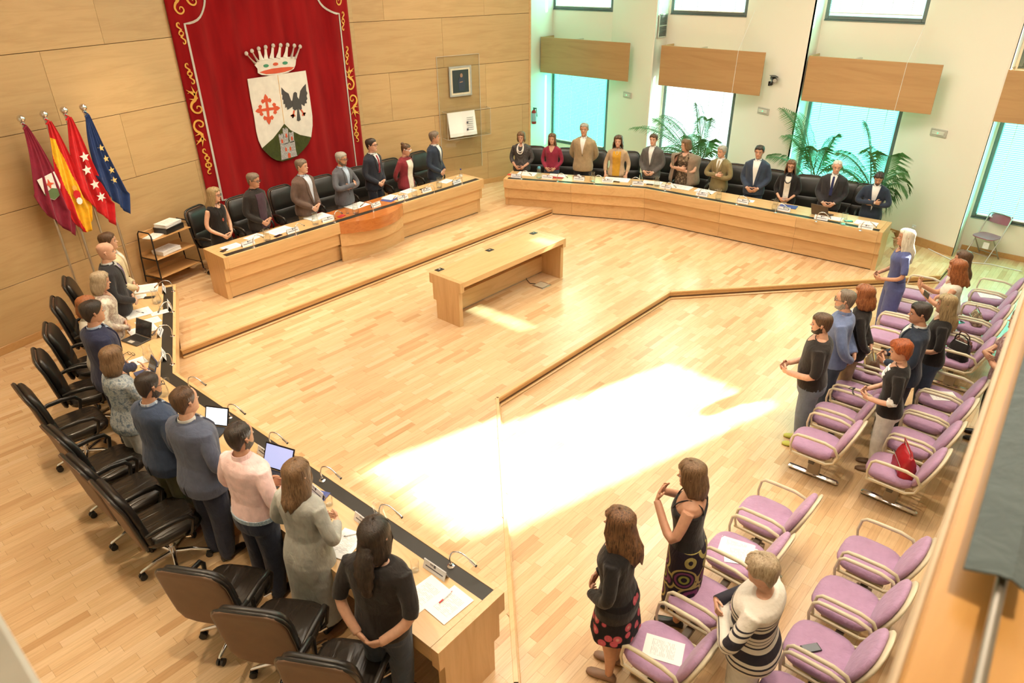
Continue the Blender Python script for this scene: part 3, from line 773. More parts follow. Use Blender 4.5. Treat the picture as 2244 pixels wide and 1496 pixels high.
# ---------------------------------------------------------------- red velvet hanging with the coat of arms
HY = 12.4500
RX = Matrix.Rotation(pi / 2, 4, 'X')
def velvet():
    m, nt, b = nodes('red velvet'); setp(b, rough=.9, sheen=.5, spec=.1)
    b.inputs['Sheen Tint'].default_value = (1, .25, .2, 1)
    nt.links.new(ramp(nt, ntex(nt, tc(nt, (3, 3, .5)), 2, 4), [(.3, (.20, .003, .006)), (.7, (.30, .007, .010))]), b.inputs['Base Color'])
    return m
M_VELVET = velvet()
M_GOLD = plain('gold embroidery', (.72, .40, .07), .5)
M_SILVER = plain('silver braid', (.55, .52, .47), .5)
M_SATIN = plain('white satin', (.74, .70, .64), .4)
M_OLIVE = cloth('olive velvet', (.045, .055, .008), .8, .2)
M_CROSS = plain('red applique', (.62, .085, .03), .6)
M_EAGLE = plain('charcoal applique', (.06, .055, .055), .7)
def stone():
    m, nt, b = nodes('stone applique'); setp(b, rough=.7); br = nt.nodes.new('ShaderNodeTexBrick'); br.inputs['Scale'].default_value = 9
    br.inputs['Color1'].default_value = (.50, .49, .48, 1); br.inputs['Color2'].default_value = (.36, .35, .35, 1); br.inputs['Mortar'].default_value = (.14, .13, .14, 1); br.inputs['Mortar Size'].default_value = .02
    nt.links.new(tc(nt, (1, 1, 1), 'Object', (-pi / 2, 0, 0)), br.inputs['Vector']); nt.links.new(br.outputs[0], b.inputs['Base Color']); return m
M_STONE = stone()
hx0, hx1, hz0, hz1 = 5.64, 9.22, .50, 5.9
def fold(x, z):
    u = (x - 7.45) / 1.75
    amp = .012 + .045 * min(1, max(0, abs(u) * 1.6 - .5)) * (1 - max(0, abs(u) - .72) * 2.5)
    top = max(0, (z - 3.3) / 2)
    return amp * sin(x * 9 + .6 * sin(z * .9) + z * .25) + top * .02 * sin(x * 14) + .008 * sin(x * 21 + z * .6)
hang = thing('wall_hanging', 'tall red velvet hanging embroidered with a crowned coat of arms behind the dais', 'wall hanging', (0, 0, 0))
gx = [hx0 + (hx1 - hx0) * i / 72 for i in range(73)]; gz = [hz0 + (hz1 - hz0) * j / 44 for j in range(45)]
go = [[(x, HY + fold(x, z) * .9, z) for x in gx] for z in gz]
MB().slab(go, [[(x, y + .012, z) for x, y, z in r] for r in go]).build('velvet_cloth', M_VELVET, hang, smooth=180)
def app(poly, off, m, name, th=.006, y=None, parent=hang, smooth=0):
    """an applique: flat piece sewn on the cloth; poly in x, z"""
    cx = sum(p[0] for p in poly) / len(poly); cz = sum(p[1] for p in poly) / len(poly)
    yy = HY + (fold(cx, cz) * .9 if y is None else y) - off
    return MB().prism(poly, 0, th, xf=Matrix.Translation((0, yy, 0)) @ RX).build(name, m, parent, smooth=smooth)
def ribbon(path, wd, off, m, name, parent=hang):
    mb = MB(); L, R = [], []
    for i, p in enumerate(path):
        a = path[max(0, i - 1)]; b = path[min(len(path) - 1, i + 1)]; dx, dz = b[0] - a[0], b[1] - a[1]; l = hypot(dx, dz) or 1
        L.append((p[0] - dz / l * wd / 2, p[1] + dx / l * wd / 2)); R.append((p[0] + dz / l * wd / 2, p[1] - dx / l * wd / 2))
    f = lambda q, o: (q[0], HY + fold(*q) * .9 - o, q[1])
    mb.slab([[f(q, off) for q in L], [f(q, off) for q in R]], [[f(q, off - .006) for q in L], [f(q, off - .006) for q in R]])
    return mb.build(name, m, parent, smooth=0)
(tlx, tlz), = [(5.891,4.260)]
(blx, blz), = [(5.862,1.273)]
(trx, trz), = [(8.970,4.258)]
blx = tlx = (tlx + blx) / 2
tlz = trz = (tlz + trz) / 2; brx = trx
R_ = .46
path = []
for x, sg in ((tlx, 1),):
    path += [(tlx + R_ * sin(a), tlz + R_ - R_ * cos(a)) for a in [pi / 2 * k / 10 for k in range(10, -1, -1)]]
path += [(tlx, lerp(tlz, blz, k / 24)) for k in range(1, 25)]
path += [(tlx + R_ * sin(a), blz - R_ + R_ * cos(a)) for a in [pi / 2 * k / 10 for k in range(1, 11)]]
top_l = path[0]; bot_l = path[-1]
mir = [(tlx + trx - x, z) for x, z in path][::-1]
ring = path + [(lerp(bot_l[0], mir[0][0], k / 20), bot_l[1]) for k in range(1, 20)] + mir + [(lerp(mir[-1][0], top_l[0], k / 20), top_l[1]) for k in range(1, 21)]
ribbon(ring, .035, .014, M_SILVER, 'silver_braid')
SC_S = [(-.10, 1.0), (.12, 1.06), (.26, .88), (.14, .62), (-.05, .5), (.12, .30), (.30, .12), (.26, -.16), (.06, -.22), (.02, -.02)]
SC_W = [.05, .09, .12, .14, .17, .15, .17, .14, .10, .05]
BIG = [(-.55, .9), (-.20, 1.0), (.05, .7), (-.05, .3), (-.35, .05), (-.50, -.35), (-.30, -.75), (.05, -.85), (.32, -.62), (.25, -.32), (.02, -.28), (-.05, -.48)]
BIGW = [.04, .12, .20, .24, .22, .18, .16, .15, .13, .12, .10, .06]
def scroll(c, s, pts, wd, fx, fz):
    mb = MB(); L, R = [], []
    pts = [(c[0] + fx * s * x, c[1] + fz * s * z) for x, z in pts]; K = []
    K = [tuple(q) for q in smoothpath([(a[0], a[1], w) for a, w in zip(pts, wd)], 4)]
    for i, p in enumerate(K):
        a = K[max(0, i - 1)]; b = K[min(len(K) - 1, i + 1)]; dx, dz = b[0] - a[0], b[1] - a[1]; l = hypot(dx, dz) or 1; h = p[2] * s / 2
        L.append((p[0] - dz / l * h, p[1] + dx / l * h)); R.append((p[0] + dz / l * h, p[1] - dx / l * h))
    f = lambda q, o: (q[0], HY + fold(*q) * .9 - o, q[1])
    mb.slab([[f(q, .016) for q in L], [f(q, .016) for q in R]], [[f(q, .008) for q in L], [f(q, .008) for q in R]])
    if len(pts) > 10:   # acanthus leaves on the large scroll
        for k, (lx, lz) in enumerate(((-.7, 1.25), (-.15, 1.5), (.4, 1.15), (.45, .55), (-.6, .45))):
            b0 = pts[2 if k < 3 else 3]; e = (c[0] + fx * s * lx, c[1] + fz * s * lz); dx, dz = e[0] - b0[0], e[1] - b0[1]
            mb.prism([(b0[0] - dz * .16, b0[1] + dx * .16), e, (b0[0] + dz * .16, b0[1] - dx * .16)], 0, .006, xf=Matrix.Translation((0, HY + fold(*b0) * .9 - .010, 0)) @ RX)
    return mb.build('gold_scroll', M_GOLD, hang, smooth=0)
LS = [(5.790,4.249),(5.783,3.993),(5.789,3.622),(5.782,3.363),(5.773,2.197),(5.765,1.940)] + [(5.772,1.944)]
LB = [(5.788,3.011),(5.761,2.563)]
for k, c in enumerate(LS): scroll(c, .15, SC_S, SC_W, 1 if k % 2 else -1, 1 if k % 2 else -1); scroll((tlx + trx - c[0], c[1]), .15, SC_S, SC_W, -1 if k % 2 else 1, 1 if k % 2 else -1)
for k, c in enumerate(LB):
    for x, fx in ((c[0], 1), (tlx + trx - c[0], -1)): scroll((x, c[1]), .19, BIG, BIGW, fx, 1 if k == 0 else -1)
for c in ((tlx - .02, tlz + .30), (tlx + .20, tlz + .42), (tlx + .02, blz - .30), (tlx + .2, blz - .42)):
    for x, fx in ((c[0], 1), (tlx + trx - c[0], -1)): scroll((x, c[1]), .17, BIG, BIGW, fx, 1 if c[1] > 2 else -1)
shield = [(6.802,3.298),(7.401,3.307),(8.032,3.316),(8.041,2.840),(8.038,2.467),(8.013,2.292),(7.943,2.077),(7.846,1.957),(7.722,1.865),(7.573,1.778),(7.407,1.741),(7.224,1.735),(7.104,1.776),(7.005,1.851),(6.914,1.956),(6.847,2.056),(6.804,2.204),(6.791,2.377),(6.800,2.649),(6.793,2.958)]
app(shield, .030, M_SATIN, 'shield_field', .008, 0)
app([(6.847,2.056),(7.110,2.195),(7.273,2.321),(7.393,2.421),(7.508,2.283),(7.696,2.164),(7.943,2.077),(7.846,1.957),(7.722,1.865),(7.573,1.778),(7.407,1.741),(7.224,1.735),(7.104,1.776),(7.005,1.851),(6.914,1.956)], .038, M_OLIVE, 'shield_base', .006, 0)
# cross with lily ends
cc = [(7.097,2.731),(7.099,3.005),(7.362,2.720),(7.075,2.455),(6.840,2.730)]
c0 = cc[0]
LOBE = [(.10, .10), (.085, .50), (.30, .40), (.40, .55), (.30, .70), (.17, .66), (.14, .80), (0, 1.0), (-.14, .80), (-.17, .66), (-.30, .70), (-.40, .55), (-.30, .40), (-.085, .50)]
poly = []
for k in range(4):
    e = cc[1 + k]; ax, az = e[0] - c0[0], e[1] - c0[1]; px, pz = az, -ax
    poly += [(c0[0] + ax * v + px * u, c0[1] + az * v + pz * u) for u, v in LOBE[::-1]]
app(poly, .037, M_CROSS, 'lily_cross', .006, 0)
eg = [[(7.455,3.077),(7.515,3.001),(7.586,2.951),(7.619,2.813),(7.689,2.816),(7.639,2.710),(7.507,2.661),(7.502,2.718),(7.469,2.705),(7.477,2.774),(7.443,2.779),(7.457,2.851),(7.434,2.864),(7.453,2.936),(7.437,2.954)],
      [(7.990,3.078),(7.917,3.031),(7.848,2.967),(7.795,2.828),(7.747,2.796),(7.756,2.700),(7.828,2.727),(7.894,2.681),(7.907,2.727),(7.955,2.725),(7.948,2.776),(7.979,2.805),(7.968,2.860),(7.998,2.910),(7.979,2.956)],
      [(7.692,2.944),(7.732,2.964),(7.768,2.939),(7.761,2.871),(7.824,2.760),(7.824,2.641),(7.778,2.619),(7.753,2.657),(7.762,2.442),(7.716,2.420),(7.678,2.441),(7.722,2.644),(7.665,2.630),(7.626,2.668),(7.641,2.806)]]
for k, e in enumerate(eg): app(e, .037, M_EAGLE, 'eagle_wing' if k < 2 else 'eagle_body', .006 + k * .001, 0)
def stroke(pts, wd, m, nm, off=.038):
    mb = MB()
    for a, b in zip(pts, pts[1:]):
        dx, dz = b[0] - a[0], b[1] - a[1]; l = hypot(dx, dz) or 1; u, v = -dz / l * wd / 2, dx / l * wd / 2
        mb.prism([(a[0] + u, a[1] + v), (b[0] + u, b[1] + v), (b[0] - u, b[1] - v), (a[0] - u, a[1] - v)], 0, .007, xf=Matrix.Translation((0, HY - off, 0)) @ RX)
    return mb.build(nm, m, hang, smooth=0)
for q in ([(7.650,2.633),(7.621,2.561),(7.561,2.541),(7.621,2.561),(7.595,2.502),(7.621,2.561),(7.651,2.524)], [(7.800,2.629),(7.844,2.551),(7.891,2.546),(7.844,2.551),(7.863,2.506),(7.844,2.551),(7.816,2.509)]): stroke(q, .028, M_CROSS, 'eagle_claw')
stroke([(7.419,3.301),(7.393,2.421)], .006, M_GOLD, 'shield_seam', .036)
for q, nm in (([(7.229,2.054),(7.553,2.076),(7.547,1.897),(7.560,1.780),(7.204,1.762),(7.217,1.912)], 'castle_wall'),
              ([(7.226,2.224),(7.231,2.249),(7.262,2.251),(7.258,2.229),(7.283,2.232),(7.287,2.253),(7.318,2.252),(7.314,2.235),(7.335,2.236),(7.316,2.054),(7.228,2.048)], 'castle_tower'),
              ([(7.330,2.316),(7.335,2.346),(7.371,2.346),(7.367,2.323),(7.392,2.323),(7.397,2.347),(7.422,2.347),(7.418,2.324),(7.449,2.325),(7.413,2.051),(7.315,2.050)], 'castle_tower'),
              ([(7.452,2.230),(7.456,2.252),(7.487,2.251),(7.483,2.234),(7.514,2.233),(7.518,2.253),(7.554,2.251),(7.555,2.227),(7.540,2.060),(7.440,2.055)], 'castle_tower')):
    app(q, .045, M_STONE, nm, .007, 0)
for c in [(7.390,2.203),(7.278,2.112),(7.500,2.129),(7.334,1.946),(7.432,1.944)]:
    app([(c[0] - .017, c[1] - .035), (c[0] + .017, c[1] - .035), (c[0] + .017, c[1] + .02), (c[0], c[1] + .045), (c[0] - .017, c[1] + .02)], .053, M_CROSS, 'castle_window', .004, 0)
(c,) = [(7.384,1.825)]
app([(c[0] - .03, c[1] - .05), (c[0] + .03, c[1] - .05), (c[0] + .03, c[1] + .02), (c[0], c[1] + .055), (c[0] - .03, c[1] + .02)], .053, M_CROSS, 'castle_door', .004, 0)
# crown
app([(6.990,3.515),(7.074,3.586),(7.217,3.596),(7.384,3.597),(7.554,3.596),(7.701,3.591),(7.824,3.582),(7.860,3.530),(7.828,3.434),(7.781,3.373),(7.651,3.324),(7.474,3.306),(7.255,3.309),(7.094,3.336),(7.027,3.377),(7.035,3.452)], .03, M_SATIN, 'crown_band', .008, 0)
app([(7.061,3.385),(7.155,3.404),(7.326,3.422),(7.521,3.423),(7.693,3.416),(7.791,3.401),(7.721,3.362),(7.579,3.340),(7.381,3.332),(7.190,3.340)], .038, M_CROSS, 'crown_lining', .005, 0)
for b, e in zip([(7.007,3.543),(7.070,3.567),(7.148,3.579),(7.239,3.586),(7.354,3.590),(7.491,3.587),(7.638,3.582),(7.759,3.569),(7.838,3.546)], [(6.865,3.721),(6.982,3.754),(7.121,3.781),(7.264,3.795),(7.421,3.808),(7.574,3.803),(7.720,3.796),(7.860,3.773),(7.981,3.747)]):
    r = MB().tube([(b[0], HY - .035, b[1]), (lerp(b[0], e[0], .5), HY - .035, lerp(b[1], e[1], .45)), (e[0], HY - .035, e[1])], [.05, .028, .022], 8, flat=.3).build('crown_ray', M_SATIN, hang)
    MB().ball((e[0], HY - .045, e[1]), (.038, .02, .038), 12).build('pearl', M_SILVER, r)
M_GEM = plain('green gem', (.06, .28, .16), .3)
for (x, z), m in zip([(7.213,3.482),(7.412,3.492),(7.613,3.493)], (M_GEM, M_CROSS, M_GEM)): app([(x + .055 * cos(a), z + .028 * sin(a)) for a in [pi * k / 6 for k in range(12)]], .038, m, 'crown_gem', .006, 0)

# ---------------------------------------------------------------- flags
FANG = atan2(.2647, 1)
FPTS = [(2.86,11.38,3.315),(3.167,11.461,3.321),(3.451,11.536,3.327),(3.73,11.61,3.318)]
def star(n, r0, r1):
    return [((r0 if k % 2 == 0 else r1) * sin(pi * k / n), (r0 if k % 2 == 0 else r1) * cos(pi * k / n)) for k in range(2 * n)]
M_FR = cloth('flag crimson', (.23, .012, .035), .7); M_RED = cloth('flag red', (.58, .012, .018), .7); M_YEL = cloth('flag yellow', (.85, .48, .02), .7)
M_BLUE = cloth('flag blue', (.018, .045, .16), .7); M_STARW = plain('white star', (.8, .76, .74), .7); M_STARY = plain('pale yellow star', (.75, .55, .2), .7)
FL = [('crimson flag with a small white and green shield, furthest from the hanging', 0, 1.62, .50), ('red and yellow striped flag on a steel pole', 1, 1.62, .46), ('bright red flag with white stars on a steel pole', 2, 1.66, .46), ('dark blue flag with yellow stars on a steel pole, nearest the hanging', 3, 1.55, .42)]
for k, (lab, kind, L, wd) in enumerate(FL):
    x, y, z = FPTS[k]; zf = H1 if x < 3.6 else H2
    t = thing('flag', lab, 'flag', (x, y, zf), FANG, 'flags on poles beside the hanging'); h = z - zf
    MB().tube([(0, 0, .02), (0, 0, h - .03)], .0165, 12).build('pole', M_STEEL, t)
    MB().lathe([(.16, 0), (.16, .015), (.05, .03), (.02, .09)], n=20).build('foot', M_STEEL, t)
    MB().ball((0, 0, h), .052, 16).lathe([(.03, -.075), (.03, -.05), (.018, -.045)], (0, 0, h), 12).build('finial', M_CHROME, t, smooth=60)
    NU, NV = (60, 72) if kind == 1 else (26, 30)
    def pt(u, v, o=0.0):
        e = .80 + .20 * u ** 1.1 - .10 * (1 - u) * (1 - u)
        if kind == 1: e = .84 + .16 * sin(u * pi * .9)
        zz = h - .10 - L * v * e
        grow = min(1, .12 + .95 * v ** .85) if v < .8 else 1.0 - (v - .8) * 1.6
        xl, xr = -.36 * wd * grow, .64 * wd * grow
        yy = -.03 + (.030 * sin(u * pi * 4.6 + k) + .018 * sin(u * pi * 9 + v * 3)) * min(1, .25 + v)
        return (lerp(xl, xr, u) + .02 * sin(v * 5 + k), yy - o - .03 * v, zz)
    g = [[pt(i / NU, j / NV, .004) for i in range(NU + 1)] for j in range(NV + 1)]; b = [[pt(i / NU, j / NV, -.002) for i in range(NU + 1)] for j in range(NV + 1)]
    mb = MB().slab(g, b)
    mats = [[M_FR], [M_RED, M_YEL], [M_RED], [M_BLUE]][kind]
    if kind == 1:
        for f in range(len(mb.f)):
            q = (f // 2) if f < NU * NV * 2 else 0; i, j = q % NU, q // NU; s = i / NU - .25 - (j / NV - .35) * .75
            mb.m[f] = 1 if -.22 < s < .34 and j / NV > .14 else 0
    cl = mb.build('flag_cloth', mats, t, smooth=180)
    MB().tube([(-.02, -.02, h - .06), (.02, -.035, h - .09), (-.03, -.03, h - .13), (.015, -.03, h - .11)], .014, 6).build('tie_cord', mats[0], t)
    def patch(poly, u, v, m, nm, par=cl, o=.012, sc=1):
        c = pt(u, v, o + .02); return MB().prism([(c[0] + p[0] * sc, c[2] + p[1] * sc) for p in poly], 0, .008, xf=Matrix.Translation((0, c[1], 0)) @ RX).build(nm, m, par, smooth=0)
    if kind == 2:
        for u, v in ((.55, .38), (.50, .52), (.55, .66), (.62, .78)): patch(star(6 if v > .7 else 5, .075, .032), u, v, M_STARW, 'star')
    if kind == 3:
        for u, v in ((.72, .34), (.74, .45), (.76, .57), (.62, .70)): patch(star(5, .055, .022), u, v, M_STARY, 'star')
    if kind == 0:
        patch([(-.15, .14), (.13, .20), (.16, 0), (.10, -.15), (0, -.2), (-.1, -.14)], .48, .60, M_STARW, 'shield', sc=.95)
        patch([(-.12, -.08), (.02, -.02), (.13, -.06), (.09, -.15), (0, -.19), (-.09, -.13)], .48, .60, plain('flag green', (.10, .16, .06), .7), 'shield_base', o=.021, sc=.95)
        patch([(p[0] * .07, p[1] * .07) for p in star(4, 1, .35)], .48, .57, M_CROSS, 'shield_cross', o=.022)
    if kind == 1:
        for a, c_, m in (((.56, .64), .055, M_RED), ((.57, .70), .045, M_STARW), ((.55, .58), .035, M_GOLD)): patch([(c_ * sin(q * pi / 4), c_ * 1.2 * cos(q * pi / 4)) for q in range(8)], *a, m, 'crest')

# ---------------------------------------------------------------- shelf trolley with papers
wc = (4.511,11.897,0.719)[:2]
tr = thing('shelf_trolley', 'black tube trolley with three wooden shelves of papers against the veneer wall', 'trolley', (wc[0], wc[1], H2), FANG)
hl, hd = .43, .21
for sx in (-1, 1):
    MB().tube([(sx * hl, -hd, .06), (sx * (hl - .02), -hd + .02, .55), (sx * (hl - .05), -hd + .05, .93), (sx * (hl - .05), -hd + .09, .98), (sx * (hl - .05), hd - .09, .98), (sx * (hl - .05), hd - .05, .93), (sx * (hl - .02), hd - .02, .55), (sx * hl, hd, .06)], .0115, 10).tube([(sx * hl, -hd, .20), (sx * hl, hd, .20)], .010, 8).tube([(sx * (hl - .02), -hd + .02, .52), (sx * (hl - .02), hd - .02, .52)], .010, 8).build('end_frame', M_BLACKM, tr, smooth=60)
    for sy in (-1, 1): MB().tube([(sx * hl - .012, sy * hd, .045), (sx * hl + .012, sy * hd, .045)], .045, 14).build('caster', M_CHROME, tr)
for z in (.21, .53, .86):
    q = hl - .03 if z < .8 else hl - .05
    MB().box((0, 0, z), (2 * q, 2 * hd - .03, .014), 0, 0, .003).box((0, hd - .03, z + .04), (2 * q, .01, .07), 0, 0, .003).build('shelf', W_TRIM, tr)
def at_trolley(lx, ly): return (wc[0] + lx * cos(FANG) - ly * sin(FANG), wc[1] + lx * sin(FANG) + ly * cos(FANG))
def stack(x, y, z, n, w_, d, rz, label, cat='paper', sheet=.012, m=None):
    t = thing('paper_stack', label, cat, (x, y, z), rz)
    for k in range(n):
        MB().box((random.uniform(-.006, .006), random.uniform(-.006, .006), sheet * (k + .5)), (w_, d, sheet * .9)).build('booklet', m or M_PAPER[k % 2], t, rz=random.uniform(-.05, .05), smooth=0)
    return t
x, y = at_trolley(.10, 0); bx = thing('black_box', 'flat black document box on the top shelf of the trolley', 'box', (x, y, H2 + .868), FANG + .12)
MB().box((0, 0, .045), (.40, .28, .09), 0, 0, .004).build('box_body', M_BLACK, bx); MB().box((0, 0, .086), (.405, .285, .012), 0, 0, .003).build('lid_rim', M_BLACKM, bx)
stack(x, y, H2 + .961, 5, .36, .25, FANG + .15, 'stack of white papers on the black box on the trolley')
x, y = at_trolley(-.24, -.03); stack(x, y, H2 + .868, 1, .28, .21, FANG + .3, 'single white booklet on the top shelf of the trolley, next to the black box')
x, y = at_trolley(-.06, -.02); stack(x, y, H2 + .538, 6, .38, .26, FANG + .08, 'pile of white folders on the middle shelf of the trolley')

# ---------------------------------------------------------------- acrylic panel, portrait and open book on the wall
A_, B_ = Vector(RF0), Vector(RF1); RANG = atan2(B_.y - A_.y, B_.x - A_.x); td = (B_ - A_).normalized(); nd = Vector((td.y, -td.x))
def onw(s, z, d): p = A_ + td * s + nd * d; return (p.x, p.y, z)
M_ACR = glass('acrylic', (.97, .98, .97), .05, 1.5)
q = [(1.830,3.309),(2.920,3.282),(2.131,3.051),(2.668,3.032),(2.100,2.445),(2.662,2.413),(1.886,2.134),(3.037,2.056),(1.853,1.538),(3.049,1.478),(1.788,1.261)]
def midw(a, b): return ((a[0] + b[0]) / 2, (a[1] + b[1]) / 2)
s0, s1 = q[0][0], q[1][0]; zt_ = (q[0][1] + q[1][1]) / 2; zb_ = .75
ac = thing('acrylic_panel', 'clear acrylic sheet fixed on the veneer wall behind the portrait and the book', 'panel', onw((s0 + s1) / 2, (zt_ + zb_) / 2, .04), RANG)
MB().box((0, 0, 0), (s1 - s0, .008, zt_ - zb_), 0, 0, .002).build('sheet', M_ACR, ac)
M_EDGE = plain('acrylic edge', (.62, .60, .52), .3)
MB().box((-(s1 - s0) / 2, 0, 0), (.008, .010, zt_ - zb_)).box(((s1 - s0) / 2, 0, 0), (.008, .010, zt_ - zb_)).box((0, 0, (zt_ - zb_) / 2), (s1 - s0, .010, .008)).build('edge', M_EDGE, ac)
s0, s1 = q[2][0], q[3][0]; z1_, z0_ = q[2][1], q[4][1]; wdt, hgt = s1 - s0, z1_ - z0_
fr = thing('framed_portrait', 'framed portrait of a standing person in a dark suit on the acrylic panel', 'picture', onw((s0 + s1) / 2, (z0_ + z1_) / 2, .062), RANG)
f = MB()
for c, s in (((-wdt / 2, 0, 0), (.04, .03, hgt + .04)), ((wdt / 2, 0, 0), (.04, .03, hgt + .04)), ((0, 0, hgt / 2), (wdt, .03, .04)), ((0, 0, -hgt / 2), (wdt, .03, .04))): f.box(c, s, 0, 0, .004)
f.build('frame', plain('silver frame', (.42, .43, .40), .35), fr)
MB().box((0, -.002, 0), (wdt - .03, .012, hgt - .03)).build('mount', plain('cream mount', (.72, .64, .48), .7), fr)
pc = MB().box((0, -.010, 0), (wdt - .12, .008, hgt - .12)).build('picture', plain('dark picture', (.03, .045, .05), .5), fr)
mb = MB().prism([(-.07, -.2), (.08, -.2), (.09, .0), (.05, .09), (-.05, .09), (-.09, 0)], 0, .004, xf=Matrix.Translation((.02, -.014, 0)) @ RX); mb.build('printed_suit', plain('printed suit', (.035, .05, .08), .6), pc)
MB().prism([(.035 * cos(a) + .02, .125 + .045 * sin(a)) for a in [pi * k / 5 for k in range(10)]], 0, .004, xf=Matrix.Translation((0, -.015, 0)) @ RX).prism([(-.03, -.03), (.05, -.02), (.05, .0), (-.03, -.01)], 0, .004, xf=Matrix.Translation((0, -.017, 0)) @ RX).build('printed_face', plain('printed skin', (.35, .2, .13), .6), pc)
s0, s1 = q[6][0], q[7][0]; z1_, z0_ = q[6][1], q[8][1]; wdt, hgt = s1 - s0, z1_ - z0_
cs = thing('book_case', 'clear acrylic wall case holding an open book', 'display case', onw((s0 + s1) / 2, (z0_ + z1_) / 2, .17), RANG)
MB().box((0, 0, -hgt / 2), (wdt, .24, .008)).build('base', M_ACR, cs); MB().box((0, -.118, -hgt / 2 + .06), (wdt, .006, .12)).build('lip', M_ACR, cs)
MB().box((-wdt / 2, 0, 0), (.006, .24, hgt)).box((wdt / 2, 0, 0), (.006, .24, hgt)).box((0, 0, hgt / 2), (wdt, .24, .006)).build('cover', M_ACR, cs)
e = MB()
for a in (-1, 1):
    e.box((a * wdt / 2, -.12, 0), (.006, .006, hgt)); e.box((0, -.12, a * hgt / 2), (wdt, .006, .006)); e.box((a * wdt / 2, 0, -hgt / 2), (.006, .24, .006)); e.box((a * wdt / 2, 0, hgt / 2), (.006, .24, .006))
e.build('edge', M_EDGE, cs)
bk = thing('open_book', 'large open book with white pages inside the acrylic wall case', 'book', onw((s0 + s1) / 2 - .10, (z0_ + z1_) / 2 - .01, .15), RANG)
for a in (-1, 1):
    g = [[(a * .36 * u, -.035 + .03 * sin(pi * u * .9) * -1 + (.10 * v), (v - .5) * (hgt - .07)) for v in (0, .5, 1)] for u in [k / 8 for k in range(9)]]
    MB().slab(g, [[(x_, y_ + .03, z_) for x_, y_, z_ in r] for r in g]).build('page_block', M_PAPER[2], bk, smooth=60)
tx = MB()
for k in range(7): tx.box((.18, .005 + (.5 - .05 * k) * .05 - .06, .13 - k * .045), (.17, .004, .008))
for k in (.03, -.13): tx.box((.10, -.05, k), (.045, .004, .045))
tx.build('lettering', M_INK, bk, smooth=0)

# ---------------------------------------------------------------- small things on the window wall
ex = [(14.728,12.37,1.709),(14.75,12.37,1.281),(14.652,12.37,1.939)]
fe = thing('fire_extinguisher', 'red fire extinguisher with a black hose beside the veneer wall', 'extinguisher', (ex[1][0] + .08, 12.37, ex[1][2]))
hh = ex[0][2] - ex[1][2]
M_EXT = plain('extinguisher red', (.45, .02, .02), .3)
MB().lathe([(.055, 0), (.065, .012), (.065, hh * .72), (.05, hh * .80), (.022, hh * .84)], n=16).build('cylinder', M_EXT, fe, smooth=50)
MB().lathe([(.066, hh * .16), (.066, hh * .66)], n=16, cap=False).build('label_band', plain('label blue', (.42, .46, .58), .5), fe)
MB().lathe([(.022, hh * .84), (.024, hh * .9)], n=10).box((.0, -.03, hh * .95), (.02, .12, .02)).tube([(0, .02, hh * .9), (.09, .0, hh * .85), (.10, -.02, hh * .4)], .010, 8).build('valve_hose', M_BLACK, fe)
tag(MB().box((0, 0, 0), (.14, .006, .19), 0, 0, .001).build('fire_sign', plain('sign red', (.55, .03, .02), .5), loc=(ex[2][0] + .04, 12.45, ex[2][2])), 'small red sign on the wall above the fire extinguisher', 'sign')
M_LED = plain('green led', (.1, .8, .3), .5); M_LED.node_tree.nodes['Principled BSDF'].inputs['Emission Color'].default_value = (.1, 1, .4, 1); M_LED.node_tree.nodes['Principled BSDF'].inputs['Emission Strength'].default_value = 1.2
M_EML = plain('grey housing', (.50, .48, .42), .5); M_EMW = plain('pale lens', (.66, .66, .58), .35)
DI = [((15.7, 10.57), (15.15, 9.05)), ((15.7, 7.12), (15.15, 5.55)), ((15.7, 3.62), (15.15, 2.05))]
EMP = [(15.441,9.856,2.191), (15.428,6.343,2.206), (15.445,2.893,2.191)]
for k, (x, y, z) in enumerate(EMP):
    a, b = DI[k]; ang = atan2(b[1] - a[1], b[0] - a[0])
    e = thing('emergency_light', 'emergency light with green led after the %s window from the veneer wall' % ORD[k], 'light', (x, y, z), ang, 'emergency lights on the window wall')
    MB().box((0, -.016, 0), (.32, .03, .14), 0, 0, .008).build('housing', M_EML, e); MB().box((0, -.036, 0), (.24, .014, .075), 0, 0, .006).build('lens', M_EMW, e); MB().ball((0, -.045, 0), .012, 8).build('led', M_LED, e)
x, y, z = (15.408,6.288,2.88)
cv = thing('security_camera', 'small black bullet camera on a bracket between the second and third pelmets', 'camera', (x, y, z), face(-.8, -.6))
MB().tube([(0, -.10, .03), (.0, -.30, .0)], .05, 14).box((0, -.19, .072), (.12, .26, .012), 0, 0, .003).build('body', M_BLACK, cv); MB().tube([(0, -.30, 0), (0, -.312, -.002)], .04, 14).build('lens', M_EML, cv); MB().tube([(0, 0, -.10), (0, -.06, -.10), (0, -.13, -.02)], .018, 8).ball((0, -.06, -.10), .035, 10).box((0, -.005, -.1), (.09, .012, .09)).build('bracket', M_BLACKM, cv)
x, y, z = (15.415,9.03,3.796)
vg = thing('vent_grille', 'dark louvred vent grille in the pier beside the second upper window', 'vent', (x, 9.03, z))
f = MB()
for c, s in (((-.17, -.01, 0), (.025, .02, .5)), ((.17, -.01, 0), (.025, .02, .5)), ((0, -.01, .24), (.34, .02, .025)), ((0, -.01, -.24), (.34, .02, .025)), ((0, -.01, 0), (.34, .02, .02))): f.box(c, s)
f.build('frame', M_EML, vg); MB().box((0, -.003, 0), (.34, .004, .48)).build('backing', M_BLACK, vg)
lv = MB().box((0, 0, 0), (.32, .016, .006)).mesh('louvre', 0); lv.materials.append(plain('louvre grey', (.22, .2, .17), .5))
for k in range(19):
    o = bpy.data.objects.new('louvre', lv); C.objects.link(o); o.parent = vg; o.location = (0, -.012, -.22 + k * .0244); o.rotation_euler.x = .5
x, y, z = (15.439,2.875,0.336)
